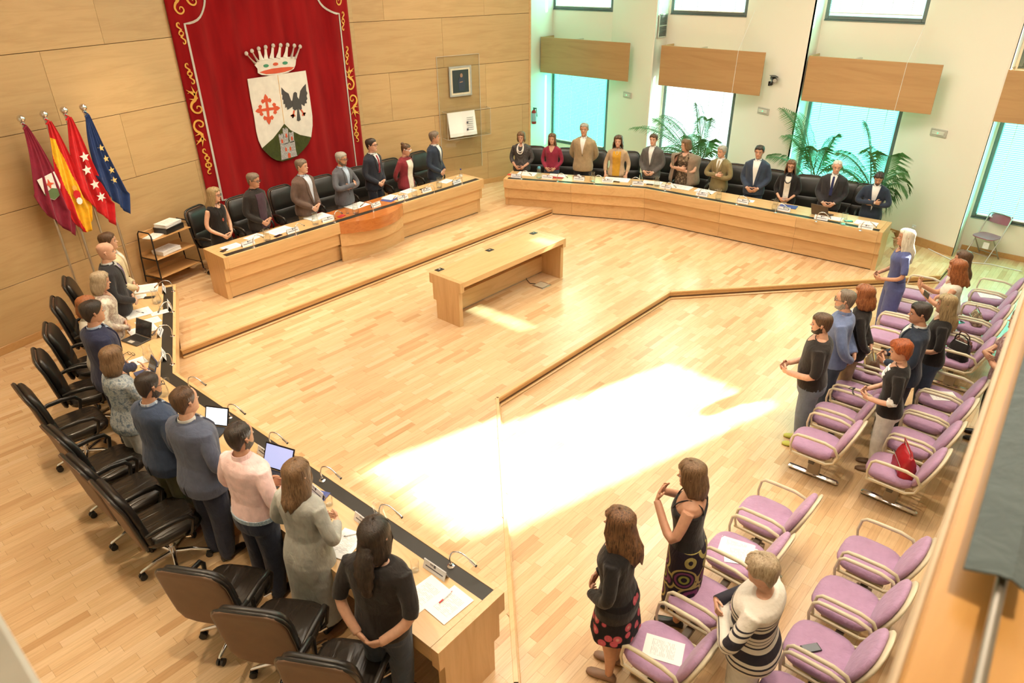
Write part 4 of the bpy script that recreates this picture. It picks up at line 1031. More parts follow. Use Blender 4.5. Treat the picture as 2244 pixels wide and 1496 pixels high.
so = thing('wall_socket', 'white wall socket with a plug above the skirting past the window desk', 'socket', (x, y, z), atan2(2.05 - 3.62, 15.15 - 15.7))
MB().box((0, -.006, 0), (.085, .012, .085), 0, 0, .003).build('plate', M_CARD, so); MB().box((0, -.03, 0), (.04, .04, .04), 0, 0, .006).tube([(0, -.04, 0), (.0, -.05, -.08), (.02, -.03, -.3)], .005, 6).build('plug', M_CARD, so)

# ---------------------------------------------------------------- palms behind the window desk
def palm_mat(name, c1, c2):
    m, nt, b = nodes(name); setp(b, rough=.45)
    nt.links.new(ramp(nt, ntex(nt, tc(nt), 4, 2), [(.3, c1), (.7, c2)]), b.inputs['Base Color'])
    tr = nt.nodes.new('ShaderNodeBsdfTranslucent'); tr.inputs[0].default_value = (*dk(c2, 1.6), 1); mx = nt.nodes.new('ShaderNodeMixShader'); mx.inputs[0].default_value = .25
    nt.links.new(b.outputs[0], mx.inputs[1]); nt.links.new(tr.outputs[0], mx.inputs[2]); nt.links.new(mx.outputs[0], nt.nodes['Material Output'].inputs[0])
    return m
M_PALM = palm_mat('palm leaf', (.035, .11, .03), (.09, .21, .06)); M_STEM = plain('palm stem', (.10, .16, .05), .6)
def frond(o, e, lift, ll, rng):
    o, e = Vector(o), Vector(e); c = (o + e) / 2 + Vector((0, 0, lift)); N = 26; mb = MB()
    P_ = [(o * (1 - t) ** 2 + c * 2 * t * (1 - t) + e * t * t) for t in [k / N for k in range(N + 1)]]
    mb.tube(P_, [.013 * (1 - .8 * k / N) for k in range(N + 1)], 5, 1)
    for k in range(5, N + 1):
        t = k / N; d = (P_[min(k + 1, N)] - P_[k - 1]).normalized(); s = d.cross(Vector((0, 0, 1)))
        s = s.normalized() if s.length > .05 else Vector((0, 1, 0)); n = s.cross(d)
        L = ll * 1.15 * (.45 + .9 * sin(pi * min(1, t * .92 + .06))) * rng.uniform(.85, 1.1)
        for sg in (-1, 1):
            for off in (0, .5):
                b = P_[k] - d * off * (e - o).length / N
                dr = (s * sg * .85 + d * .55 + n * .10).normalized(); dr2 = (s * sg * .6 + d * .55 - Vector((0, 0, .75))).normalized()
                m1 = b + dr * L * .55; tip = m1 + dr2 * L * .5; wv = d * .0095
                mb.add([b - wv * .4, b + wv * .4, m1 + wv * .8 + n * .004, tip, m1 - wv * .8 - n * .004], [(0, 1, 2, 4), (4, 2, 3)], 0)
    return mb
M_POT = plain('terracotta pot', (.28, .13, .07), .7); M_SOIL = plain('potting soil', (.03, .02, .012), .9)
def palm(name_lab, base, fronds, seed, ll=.27):
    rng = random.Random(seed)
    t = thing('potted_palm', name_lab, 'plant', (base[0], base[1], H1), 0, 'potted palms behind the window desk')
    MB().lathe([(.13, 0), (.19, .30), (.205, .30), (.205, .34), (.185, .34), (.175, .30)], n=20).build('pot', M_POT, t); MB().lathe([(.178, .295), (.178, .305)], n=16).build('soil', M_SOIL, t)
    for k in range(4): a = k * 1.6; MB().tube([(.03 * cos(a), .03 * sin(a), .3), (.06 * cos(a), .06 * sin(a), .62), (.09 * cos(a), .09 * sin(a), .95)], [.022, .018, .012], 8).build('stem', M_STEM, t)
    b = Vector((base[0], base[1], H1))
    for i, (e, lift) in enumerate(fronds):
        a = rng.uniform(0, 6.28); o = Vector((.07 * cos(a), .07 * sin(a), .85)); frond(o, Vector(e) - b, lift, ll, rng).build('frond', [M_PALM, M_STEM], t, smooth=0)
P1 = [(14.75,9.025,1.654),(14.75,8.669,1.844),(14.75,7.575,2.309),(14.75,7.335,2.005),(14.75,7.061,1.625),(14.75,7.135,1.201),(14.75,7.212,0.847),(14.75,8.499,1.151),(14.75,8.794,0.944),(14.75,7.823,1.561),(14.75,8.229,2.019)]
P2 = [(14.75,5.759,2.376),(14.75,5.665,1.515),(14.75,5.572,1.867),(14.75,4.84,1.694),(14.75,4.542,2.007),(14.75,5.093,0.799),(14.75,4.569,0.801),(14.75,5.411,2.344),(14.75,4.368,1.383)]
P3 = [(14.75,3.999,2.355),(14.75,2.997,1.21),(14.75,3.151,1.516),(14.75,3.411,1.864),(14.75,4.359,1.766),(14.75,4.581,1.32),(14.75,3.834,0.755),(14.75,3.301,1.045),(14.75,4.283,0.761),(14.75,3.9,1.834),(14.75,3.4,0.75)]
def fr_(ps, seed, amp=.35):
    r = random.Random(seed); return [((x + r.uniform(-amp, .25), y, z), .30 + .25 * r.random()) for x, y, z in ps]
palm('feathery palm between the grey suit and the olive blazer, before the bright window', (14.65, 7.35), fr_(P1, 1), 1)
palm('palm with tall upright fronds behind the woman with the long necklace', (14.75, 4.75), fr_(P2, 2), 2)
palm('palm with wide drooping fronds behind the last man with folded arms', (14.65, 3.55), fr_(P3, 3), 3, .30)

# ---------------------------------------------------------------- people
M_VENTSHADE = plain('vent shadow cloth', (.012, .012, .015), .9)
TM = [(.44, .098, .066, .076), (.50, .103, .068, .080), (.55, .100, .067, .073), (.61, .094, .066, .060), (.68, .100, .070, .061), (.74, .108, .073, .064), (.78, .112, .069, .066), (.805, .108, .056, .061), (.823, .082, .044, .052), (.84, .054, .035, .043), (.86, .036, .031, .035)]
TF = [(.44, .100, .066, .080), (.50, .105, .066, .084), (.55, .098, .063, .072), (.62, .080, .056, .052), (.68, .086, .066, .054), (.735, .094, .080, .058), (.78, .098, .064, .060), (.803, .094, .050, .055), (.82, .072, .039, .047), (.838, .048, .032, .040), (.86, .032, .028, .032)]
HEADT = [(-.16, .20, .17, .25), (-.06, .22, .24, .25), (0, .17, .385, .25), (.06, .225, .425, .27), (.14, .26, .425, .30), (.22, .285, .43, .335), (.35, .31, .425, .39), (.5, .335, .405, .43), (.6, .345, .425, .45), (.72, .35, .41, .46), (.84, .32, .35, .42), (.93, .24, .25, .32), (.98, .13, .14, .18), (1.0, .03, .03, .04)]
EXP = 2.3
def skin_mat(name, c):
    if name in MATS: return MATS[name]
    m, nt, b = nodes(name); setp(b, rough=.5); b.inputs['Specular IOR Level'].default_value = .35
    nt.links.new(ramp(nt, ntex(nt, tc(nt), 30, 3), [(.3, dk(c, .93)), (.7, dk(c, 1.06))]), b.inputs['Base Color'])
    MATS[name] = m; return m
SKIN = {'fair': skin_mat('fair skin', (.63, .36, .25)), 'tan': skin_mat('tanned skin', (.52, .275, .175)), 'mid': skin_mat('skin', (.58, .32, .215))}
M_LIP = plain('lips', (.36, .11, .09), .45); M_EYEW = plain('eye white', (.42, .36, .33), .3); M_IRIS = plain('iris', (.03, .02, .015), .2); M_BROW = plain('brow', (.15, .085, .055), .8)
def hair_mat(name, c1, c2, rough=.42):
    if name in MATS: return MATS[name]
    m, nt, b = nodes(name); setp(b, rough=rough); b.inputs['Specular IOR Level'].default_value = .4
    v = ntex(nt, tc(nt, (60, 60, 5)), 1.6, 4, .6, .8)
    nt.links.new(ramp(nt, v, [(.34, c1), (.62, c2)]), b.inputs['Base Color']); bump(nt, b, v, .5, .01)
    MATS[name] = m; return m
HAIR = {'brown': ((.045, .024, .012), (.12, .062, .03)), 'dark': ((.012, .009, .007), (.045, .03, .022)), 'grey': ((.20, .18, .15), (.42, .39, .34)), 'greybrown': ((.09, .065, .045), (.22, .17, .125)), 'white': ((.40, .37, .32), (.66, .62, .56)),
        'blond': ((.34, .24, .13), (.64, .53, .36)), 'ashblond': ((.24, .17, .10), (.46, .36, .24)), 'lightbrown': ((.085, .045, .02), (.21, .12, .058)), 'auburn': ((.16, .045, .014), (.36, .125, .04)), 'red': ((.16, .035, .010), (.40, .10, .025)),
        'ombre': ((.035, .018, .010), (.22, .105, .045)), 'longblond': ((.17, .115, .055), (.44, .32, .16)), 'platinum': ((.50, .45, .34), (.82, .78, .66))}
def HM(k): return hair_mat(k + ' hair', *HAIR[k])

def headpt(a, t, hh, off=0.0):
    """a = 0 front (-y), t 0 chin .. 1 crown; in head-height units scaled by hh"""
    w_, f_, b_ = tab(HEADT, t); s, c = sin(a), cos(a); e = 2 / EXP
    x = w_ * math.copysign(abs(s) ** e, s); y = -(f_ if c > 0 else b_) * math.copysign(abs(c) ** e, c)
    if c > 0:
        nz = max(0, 1 - abs(t - .405) / .055) * .05 + max(0, min((t - .36) / .03, (.60 - t) / .20, 1)) * .075
        y -= nz * math.exp(-(x / .065) ** 2)
        for sx in (-1, 1): y += .045 * math.exp(-((x - sx * .15) / .075) ** 2 - ((t - .505) / .045) ** 2)
        y -= .022 * math.exp(-(x / .12) ** 2 - ((t - .22) / .035) ** 2) - .012 * math.exp(-(x / .12) ** 2 - ((t - .13) / .03) ** 2)
        y -= .03 * math.exp(-(x / .10) ** 2 - ((t - .05) / .05) ** 2)
    if off:
        d = Vector((x, y + .0, (t - .55) * .8)); d = d.normalized() if d.length > 1e-6 else Vector((0, 0, 1))
        x += d.x * off; y += d.y * off; return (x * hh, y * hh, (t + d.z * off) * hh)
    return (x * hh, y * hh, t * hh)
def build_head(mb, hh, X, brow=True):
    TT = [-.16, -.08, -.02, 0, .03, .06, .10, .14, .17, .195, .215, .235, .26, .30, .34, .37, .40, .43, .46, .485, .505, .525, .55, .58, .62, .67, .73, .79, .85, .90, .945, .975, 1.0]
    N = 40
    ring = lambda t: [headpt(q - .5 * sin(q), t, hh) for q in [2 * pi * (k + .5) / N for k in range(N)]]
    n0 = len(mb.f); mb.loft([ring(t) for t in TT], 0, xf=X)
    for i in range(len(TT) - 1):
        t = (TT[i] + TT[i + 1]) / 2
        for j in range(N):
            q = 2 * pi * (j + 1) / N; x = abs(headpt(q - .5 * sin(q), t, 1)[0]); fr = cos(q) > 0
            if fr and .19 < t < .245 and x < .12: mb.m[n0 + i * N + j] = 1
            if fr and brow and .585 < t < .63 and .075 < x < .215: mb.m[n0 + i * N + j] = 4
    for s in (-1, 1):
        mb.ball((s * .15 * hh, -.372 * hh, .503 * hh), (.062 * hh, .042 * hh, .024 * hh), 10, 2, X)
        mb.ball((s * .148 * hh, -.402 * hh, .503 * hh), (.028 * hh, .020 * hh, .023 * hh), 8, 3, X)
        mb.tube([(s * .33 * hh, .0, .36 * hh), (s * .365 * hh, .03 * hh, .45 * hh), (s * .375 * hh, .05 * hh, .54 * hh), (s * .345 * hh, .02 * hh, .585 * hh), (s * .335 * hh, -.03 * hh, .53 * hh)], [.03 * hh, .05 * hh, .062 * hh, .045 * hh, .02 * hh], 8, 0, X)
def hand(mb, w, d, nrm, thumb, s, curl=.5, m=0):
    """w wrist, d pointing direction, nrm palm normal, thumb = +-1 side"""
    w, d, nrm = Vector(w), Vector(d).normalized(), Vector(nrm); nrm = (nrm - d * nrm.dot(d)).normalized(); side = d.cross(nrm).normalized() * thumb
    ring = lambda p, a, b: [tuple(p + side * cos(2 * pi * k / 10) * a + nrm * sin(2 * pi * k / 10) * b) for k in range(10)]
    mb.loft([ring(w - d * .03 * s, .024 * s, .018 * s), ring(w, .027 * s, .019 * s), ring(w + d * .035 * s, .036 * s, .017 * s), ring(w + d * .075 * s, .041 * s, .014 * s), ring(w + d * .092 * s, .038 * s, .010 * s)], m)
    for k, (o, L) in enumerate(((.030, .068), (.010, .076), (-.011, .070), (-.030, .054))):
        p = w + d * .082 * s + side * o * s; pts = [p - d * .02 * s, p]; dd = d.copy(); a = curl * (.7 + .12 * k)
        for q in (.45, .32, .23):
            dd = (dd * cos(a) + nrm * sin(a)).normalized(); a = curl * .9; p = p + dd * L * q * s; pts.append(p.copy())
            nn = nrm - dd * nrm.dot(dd)
        mb.tube(pts, [.0092 * s, .0095 * s, .0088 * s, .0078 * s, .0062 * s], 7, m)
    p = w + d * .022 * s + side * .026 * s; dd = (d * .62 + side * .72 + nrm * .3).normalized(); q1 = p + dd * .036 * s; q2 = q1 + (d * .85 + side * .25 + nrm * .45).normalized() * .032 * s; q3 = q2 + (d * .9 + nrm * .45).normalized() * .024 * s
    mb.tube([p - side * .012 * s, q1, q2, q3], [.013 * s, .0115 * s, .010 * s, .0075 * s], 7, m)

POSES = {  # per side (right = -x, left = +x): elbow, wrist, hand direction, palm normal
    'clasp': [((-.140, .005, .628), (-.062, -.108, .540), (.75, -.25, -.62), (.35, .9, .2)), ((.140, .005, .628), (.060, -.092, .538), (-.75, -.15, -.62), (-.35, .9, .2))],
    'behind': [((-.142, .050, .632), (-.052, .112, .535), (.8, .1, -.55), (.2, -.9, .3)), ((.142, .050, .632), (.052, .100, .528), (-.8, .15, -.55), (-.2, -.9, .3))],
    'crossed': [((-.158, -.058, .652), (.020, -.140, .668), (.90, .38, -.05), (.1, 1, -.1)), ((.158, -.058, .640), (-.005, -.112, .640), (-.95, .10, .10), (0, 1, 0))],
    'desk': [((-.150, .015, .630), (-.142, -.070, .500), (.1, -.35, -.95), (.2, .9, -.3)), ((.150, .015, .630), (.142, -.070, .500), (-.1, -.35, -.95), (-.2, .9, -.3))],
    'side': [((-.145, .020, .628), (-.150, -.025, .480), (.05, -.15, -1), (1, 0, 0)), ((.145, .020, .628), (.150, -.025, .480), (-.05, -.15, -1), (-1, 0, 0))],
    'front': [((-.150, .0, .630), (-.055, -.140, .580), (.6, -.5, -.1), (.3, .9, .3)), ((.150, .0, .630), (.058, -.130, .572), (-.6, -.5, -.15), (-.3, .9, .3))],
    'chin': [((-.130, -.075, .660), (-.055, -.150, .795), (.25, .15, .95), (.3, .9, 0)), ((.150, -.010, .628), (-.020, -.120, .600), (-.9, .0, .15), (0, .9, .3))],
    'phone': [((-.135, -.080, .665), (-.055, -.215, .735), (.35, -.5, .75), (.4, .8, .3)), ((.135, -.080, .665), (.050, -.215, .735), (-.35, -.5, .75), (-.4, .8, .3))],
    'chest': [((-.152, -.06, .672), (-.045, -.140, .760), (.45, -.05, .8), (.3, .9, 0)), ((.152, -.05, .668), (.040, -.150, .765), (-.6, .05, .75), (-.3, .9, 0))],
}
PEND = []
def add_soft(mb, name, m, parent, voxel, it=6, smooth=180, label=None, extra=None):
    """garment or body grown into one continuous skin"""
    o = mb.build(name, m, parent, smooth=180, label=label)
    r = o.modifiers.new('skin', 'REMESH'); r.mode = 'VOXEL'; r.voxel_size = voxel; r.use_smooth_shade = True
    if it: s = o.modifiers.new('soft', 'SMOOTH'); s.factor = .5; s.iterations = it
    PEND.append((o, extra)); return o
def flush_soft():
    dg = bpy.context.evaluated_depsgraph_get(); new = []
    for o, ex_ in PEND: new.append(bpy.data.meshes.new_from_object(o.evaluated_get(dg)))
    for (o, ex_), me in zip(PEND, new):
        old = o.data; o.modifiers.clear(); o.data = me; me.name = o.name; bpy.data.meshes.remove(old)
        if ex_:
            m2 = ex_.mesh('extra', 0); bm = bmesh.new(); bm.from_mesh(me); bm.from_mesh(m2); bm.to_mesh(me); bm.free(); bpy.data.meshes.remove(m2)
        me.shade_smooth()
    PEND.clear()

def person(label, x, y, z, H, facing, top=('jacket', None), bottom=('trousers', None), hair=('short', 'brown'), skin='mid', sex='m', girth=1.0, pose='clasp', nod=0, turn=0, inner=None, tie=None, vz=.64, vw=.036, shoe=None, glasses=None, beard=None, vox=.014, belly=0, tilt=0, bare_legs=False, collar=True, watch=None, sw=1.0):
    t = thing('person', label, 'person', (x, y, z), face(*facing))
    F = sex == 'f'; T = TF if F else TM; g = girth
    def dims(q, pad=0):
        w_, f_, b_ = tab(T, q); k = 1 + (g - 1) * max(0, min(1, (.86 - q) / .06))
        bl = belly * math.exp(-((q - .60) / .075) ** 2)
        return (w_ * k + pad) * H, (f_ * k ** 1.15 + bl + pad) * H, (b_ * k ** 1.15 + pad) * H
    def ring(q, pad=0, n=28, ex=2.35, fl=1.0):
        w_, f_, b_ = dims(q, pad); out = []
        for k in range(n):
            a = 2 * pi * k / n; s, c = sin(a), cos(a)
            out.append((fl * w_ * math.copysign(abs(s) ** (2 / ex), s), -fl * (f_ if c > 0 else b_) * math.copysign(abs(c) ** (2 / ex), c), q * H))
        return out
    def yfront(px, q, pad):
        w_, f_, b_ = dims(q, pad); r = min(.999, abs(px) / w_); return -f_ * (1 - r ** 2.35) ** (1 / 2.35)
    sh = .098 * (.94 if F else 1) * (1 + (g - 1) * .7)
    arms = []
    for s, (E, W, D, NN) in zip((-1, 1), POSES[pose]):
        wg = (g - 1) * .10
        S = (s * sh * H, 0, .792 * H); E = ((E[0] + s * wg) * H, E[1] * H, E[2] * H); W = (W[0] * H, (W[1] - (.8 * (g - 1) * .07 + belly * .8 if W[1] < 0 else -(g - 1) * .07)) * H, W[2] * H)
        arms.append((S, E, W, D, NN))
    HS = H / 1.75
    # --- body: head, neck, torso, limbs, hands
    hh = .131 * H; neck = Vector((0, .004 * H, .845 * H))
    X = Matrix.Translation((0, 0, .862 * H)) @ Matrix.Rotation(radians(turn), 4, 'Z') @ Matrix.Rotation(radians(nod), 4, 'X') @ Matrix.Rotation(radians(tilt), 4, 'Y') @ Matrix.Translation((0, -.008 * H, .008 * H))
    bd = MB(); build_head(bd, hh, X)
    hp = X @ Vector((0, .02 * hh, .12 * hh)); nk = (.033 if not F else .027) * H
    rg = lambda p, r, r2=None: [(p[0] + r * cos(2 * pi * k / 16), p[1] + (r2 or r) * sin(2 * pi * k / 16), p[2]) for k in range(16)]
    bd.loft([rg((0, .004 * H, .80 * H), .05 * H, .04 * H), rg((0, .004 * H, .832 * H), nk * 1.18), rg((0, .003 * H, .85 * H), nk), rg((hp.x * .6, hp.y * .6 + .002 * H, .872 * H), nk * .97), rg(hp, nk * .95)])
    kind0 = top[0]; trunk = MB(); trunk.loft([ring(q, -.006 if kind0 == 'tank' else -.016) for q in (.47, .50, .55, .61, .68, .74, .78, .805, .823, .84)])
    for S, E, W, D, NN in arms:
        p = smoothpath([S, E, W]); n = len(p); fat = 1 + (g - 1) * .5
        trunk.tube(p, [lerp(.030 if kind0 in ('tank', 'sleeveless', 'dress0') else .026, .0185, k / (n - 1)) * H * fat * (.92 if F else 1) for k in range(n)], 10)
    for s in (-1, 1):
        trunk.tube(smoothpath([(s * .048 * H, 0, .52 * H), (s * .052 * H, -.006 * H, .29 * H), (s * .050 * H, .012 * H, .20 * H), (s * .048 * H, .012 * H, .035 * H)], 3), [.058 * H, .054 * H, .048 * H, .036 * H, .033 * H, .035 * H, .034 * H, .028 * H, .021 * H, .020 * H], 12)
    for s, (S, E, W, D, NN) in zip((-1, 1), arms): hand(bd, W, D, NN, 1 if s < 0 else -1, HS * (.92 if F else 1.02), .45 if pose in ('clasp', 'behind') else .6 if pose == 'crossed' else .32)
    kind = top[0]
    sl = {'jacket': 1.0, 'cardigan': .97, 'shirt': .97, 'sweater': .97, 'dress': .9, 'tunic': .97, 'blouse': .62, 'tshirt': .46, 'crop': .46}.get(kind, 0)
    if len(top) > 3: sl = top[3]
    bare = sl < .95 or bare_legs
    bmats = [SKIN[skin], M_LIP, M_EYEW, M_IRIS, M_BROW]
    if bare: add_soft(trunk, 'body', bmats, t, vox * (.85 if kind0 == 'tank' else 1.15), 3, extra=bd)
    else: bd.join(trunk).build('body', bmats, t, smooth=60)
    # --- top garment
    m = top[1]; pad = .010 if kind in ('jacket', 'cardigan') else .005
    hem = {'jacket': .445, 'cardigan': .45, 'tshirt': .475, 'shirt': .50, 'blouse': .47, 'tank': .50, 'sleeveless': .50, 'dress0': .50, 'dress': .50, 'sweater': .46, 'tunic': .45, 'crop': .56}[kind]
    if len(top) > 2: hem = top[2]
    tb = MB()
    if kind in ('tunic', 'blouse', 'tshirt', 'sweater', 'dress', 'crop'): topq = .830
    else: topq = .838
    qs = [hem] + [q for q in (.47, .50, .55, .61, .68, .74, .78, .805, .820, topq) if q > hem + .01]
    if kind == 'tank': qs = [q for q in qs if q < .765] + [.765]
    if kind in ('sleeveless', 'dress0'): qs = [q for q in qs if q < .81] + [.808, .826]
    fl = 1.05 if kind in ('jacket', 'tunic', 'blouse', 'cardigan') else 1.0
    tb.loft([ring(q, pad, fl=(fl if q <= .5 else 1)) for q in qs])
    if sl:
        for S, E, W, D, NN in arms:
            p = smoothpath([S, E, W], 6); n = len(p); k1 = max(2, int(round((n - 1) * sl))); p = p[:k1 + 1]
            r0, r1 = (.037, .025) if kind in ('jacket', 'cardigan') else (.038, .024)
            if kind in ('tshirt', 'crop'): r0, r1 = .040, .030
            fat = 1 + (g - 1) * .55; fat *= .92 if F else 1
            tb.tube(p, [lerp(r0, r1, min(1, k / (n - 1) if kind not in ('tshirt', 'crop') else k / k1)) * H * fat * sw for k in range(len(p))], 12)
    if kind in ('dress', 'dress0') :
        zl = top[4] if len(top) > 4 else .27
        tb.loft([ring(.52, pad), ring(.47, pad + .006), [(x_ * 1.05, y_ * 1.05, lerp(.47, zl, .5) * H) for x_, y_, _ in ring(.47, pad)], [(x_ * 1.10, y_ * 1.10, zl * H) for x_, y_, _ in ring(.47, pad)]])
    nm = {'jacket': 'jacket', 'cardigan': 'cardigan', 'tshirt': 'shirt', 'shirt': 'shirt', 'blouse': 'blouse', 'tank': 'tank_top', 'sleeveless': 'top', 'dress0': 'dress', 'dress': 'dress', 'sweater': 'sweater', 'tunic': 'tunic', 'crop': 'top'}[kind]
    add_soft(tb, nm, m, t, vox)
    if kind == 'tank':
        for s in (-1, 1): MB().tube(smoothpath([(s * .05 * H, yfront(.05 * H, .76, pad), .755 * H), (s * .056 * H, yfront(.056 * H, .80, .004), .80 * H), (s * .056 * H, -.002, .828 * H), (s * .054 * H, .052 * H, .80 * H), (s * .05 * H, .062 * H, .755 * H)], 3), .006, 6).build('strap', m, t)
    def patch(nm, rows, m_, off, n=6):
        """rows = [(q, x_left, x_right)] a piece of cloth lying on the chest"""
        go, gi = [], []
        for q, a, b in rows:
            go.append([(lerp(a, b, k / n) * H, yfront(lerp(a, b, k / n) * H, q, pad) - off, q * H) for k in range(n + 1)]); gi.append([(px, py + .020, pz) for px, py, pz in go[-1]])
        return MB().slab(go, gi).build(nm, m_, t, smooth=60)
    zs = lambda a, b, n: [lerp(a, b, k / n) for k in range(n + 1)]
    if kind in ('jacket', 'cardigan'):
        im = inner or cloth('white shirt', (.72, .71, .69), .8, .05)
        ztop = .835
        if kind == 'jacket':
            patch('shirt_front', [(q, -lerp(.002, vw, (q - vz) / (ztop - vz)), lerp(.002, vw, (q - vz) / (ztop - vz))) for q in zs(vz, ztop, 8)], im, .010)
            for s in (-1, 1):
                rows = []
                for q in zs(vz, .832, 8):
                    k = (q - vz) / (.832 - vz); a = lerp(.001, vw, k); wd = .026 * sin(pi * min(1, k * .9 + .08)) + .004
                    rows.append((q, s * a, s * (a + wd)))
                patch('lapel', rows if s > 0 else [(q, b, a) for q, a, b in rows], m, .016, 3)
            MB().ball((0, yfront(0, vz - .02, pad) - .004, (vz - .02) * H), .009, 8).build('button', M_BLACK, t)
            if tie is not None:
                patch('tie', [(q, -lerp(.016, .011, k), lerp(.016, .011, k)) for q, k in zip(zs(vz, .825, 6), zs(0, 1, 6))], tie, .017, 2)
                MB().ball((0, yfront(0, .822, pad) - .012, .822 * H), (.014, .010, .014), 8).build('tie_knot', tie, t)
        else:
            patch('shirt_front', [(q, -lerp(vw * .9, vw * 1.1, (q - hem) / (.8 - hem)) if q < .8 else -lerp(vw * 1.1, .035, (q - .8) / .035), lerp(vw * .9, vw * 1.1, (q - hem) / (.8 - hem)) if q < .8 else lerp(vw * 1.1, .035, (q - .8) / .035)) for q in zs(hem + .01, ztop - .03, 12)], im, .011)
        if collar:
            MB().loft([rg((0, .004 * H, .826 * H), nk * 1.30, nk * 1.25), rg((0, .006 * H, .854 * H), nk * 1.13), rg((0, .006 * H, .854 * H), nk * 1.05), rg((0, .004 * H, .826 * H), nk * 1.1)], c0=False, c1=False).build('collar', im if kind == 'jacket' else m, t, smooth=60)
            if kind == 'jacket':
                go, gi = [], []
                for q, k_ in ((.815, 1.72), (.832, 1.50), (.846, 1.24), (.842, 1.30)):
                    aa = [radians(62 + 236 * k / 20) for k in range(21)]; go.append([(nk * k_ * 1.12 * sin(a), .010 * H - nk * k_ * cos(a), q * H) for a in aa]); gi.append([(px * .93, py * .93, pz - .004) for px, py, pz in go[-1]])
                MB().slab(go, gi).build('jacket_collar', m, t, smooth=60)
            for s in (-1, 1):
                if kind == 'jacket': MB().prism([(0, 0), (s * .040, .012), (s * .046, -.028), (s * .012, -.048)], 0, .006, xf=Matrix.Translation((s * .002, -nk * 1.22 - .012, .842 * H)) @ Matrix.Rotation(radians(62), 4, 'X')).build('collar_point', im, t)
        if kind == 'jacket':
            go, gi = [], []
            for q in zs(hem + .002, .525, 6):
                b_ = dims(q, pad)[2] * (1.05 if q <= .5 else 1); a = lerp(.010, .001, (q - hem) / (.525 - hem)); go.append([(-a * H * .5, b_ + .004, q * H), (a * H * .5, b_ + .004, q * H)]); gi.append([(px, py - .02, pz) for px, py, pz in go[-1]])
            MB().slab([r[::-1] for r in go], [r[::-1] for r in gi]).build('back_vent', M_VENTSHADE, t, smooth=0)  # dark wedge laid on the cloth imitates the shade in the slit
        if sl > .95 and kind == 'jacket':
            for S, E, W, D, NN in arms:
                d = (Vector(W) - Vector(E)).normalized(); MB().tube([Vector(W) - d * .02, Vector(W) + d * .014], .024 * HS * (.9 if F else 1), 12).build('cuff', im, t)
    elif kind in ('shirt',) and collar:
        MB().loft([rg((0, .004 * H, .826 * H), nk * 1.35), rg((0, .005 * H, .858 * H), nk * 1.2), rg((0, .005 * H, .858 * H), nk * 1.08), rg((0, .004 * H, .826 * H), nk * 1.1)], c0=False, c1=False).build('collar', m, t, smooth=60)
        patch('placket', [(q, -.009, .009) for q in zs(hem + .02, .82, 8)], m, .003, 2)
    elif kind in ('tunic', 'blouse', 'tshirt', 'crop', 'sleeveless', 'dress0', 'dress'):
        dz = vz if vz < .82 and vz != .64 else .80
        patch('neckline', [(q, -lerp(.004, .042, ((q - dz) / (.833 - dz)) ** .6), lerp(.004, .042, ((q - dz) / (.833 - dz)) ** .6)) for q in zs(dz, .833, 6)], SKIN[skin], .006)
    if watch:
        S, E, W, D, NN = arms[0 if watch < 0 else 1]; d = (Vector(W) - Vector(E)).normalized(); MB().tube([Vector(W) - d * .028, Vector(W) - d * .004], .0235 * HS, 12).build('wristwatch', M_BLACK, t)
    # --- lower half
    bk, bm = bottom[0], bottom[1]
    lb = MB()
    if bk in ('trousers', 'jeans', 'wide'):
        fat = (1 + (g - 1) * .8) * (1.0 if bk != 'wide' else 1.15); tail = 1.0 if bk != 'wide' else 1.55
        lb.loft([ring(q, .004) for q in (.45, .47, .50, .535, .565)])
        for s in (-1, 1):
            lb.tube(smoothpath([(s * .047 * H * fat, .004 * H, .50 * H), (s * .053 * H, -.004 * H, .28 * H), (s * .050 * H, .012 * H, .05 * H), (s * .050 * H, .010 * H, .022 * H)], 4), [lerp(.062, .034 * tail, min(1, k / 9)) * H * (fat if k < 8 else lerp(fat, 1, .4)) for k in range(13)], 14)
        add_soft(lb, 'trousers', bm, t, vox * 1.25)
        if kind in ('shirt', 'crop') or (kind == 'tshirt' and False): pass
    elif bk == 'skirt':
        zl = bottom[2]
        R0 = ring(.47, .008); k2 = bottom[3] if len(bottom) > 3 else 1.12
        nn = 28
        lb.loft([ring(.56, .006), ring(.52, .008), R0] + [[(x_ * lerp(1, k2, f) * (1 + .035 * f * sin(6 * i * 2 * pi / nn)), y_ * lerp(1, k2, f) * (1 + .035 * f * sin(6 * i * 2 * pi / nn)), lerp(.47, zl, f) * H) for i, (x_, y_, _) in enumerate(R0)] for f in (.25, .5, .75, 1)])
        add_soft(lb, 'skirt', bm, t, vox)
    sm = shoe or plain('black shoe leather', (.015, .012, .012), .35)
    for s in (-1, 1):
        sr = lambda yy, w_, z1: [(s * .050 * H + w_ * HS * cos(2 * pi * k / 10), yy * HS, max(.002, (.5 + .5 * sin(2 * pi * k / 10)) * z1 * HS)) for k in range(10)]
        MB().loft([sr(.085, .022, .05), sr(.06, .034, .085), sr(.01, .037, .088), sr(-.05, .042, .062), sr(-.10, .046, .048), sr(-.145, .040, .040), sr(-.172, .020, .028)]).build('shoe', sm, t, smooth=60)
    # --- hair
    hk, hc = hair[0], HM(hair[1]) if isinstance(hair[1], str) else hair[1]
    build_hair(t, hk, hc, hh, X, H, hair[2] if len(hair) > 2 else None, F)
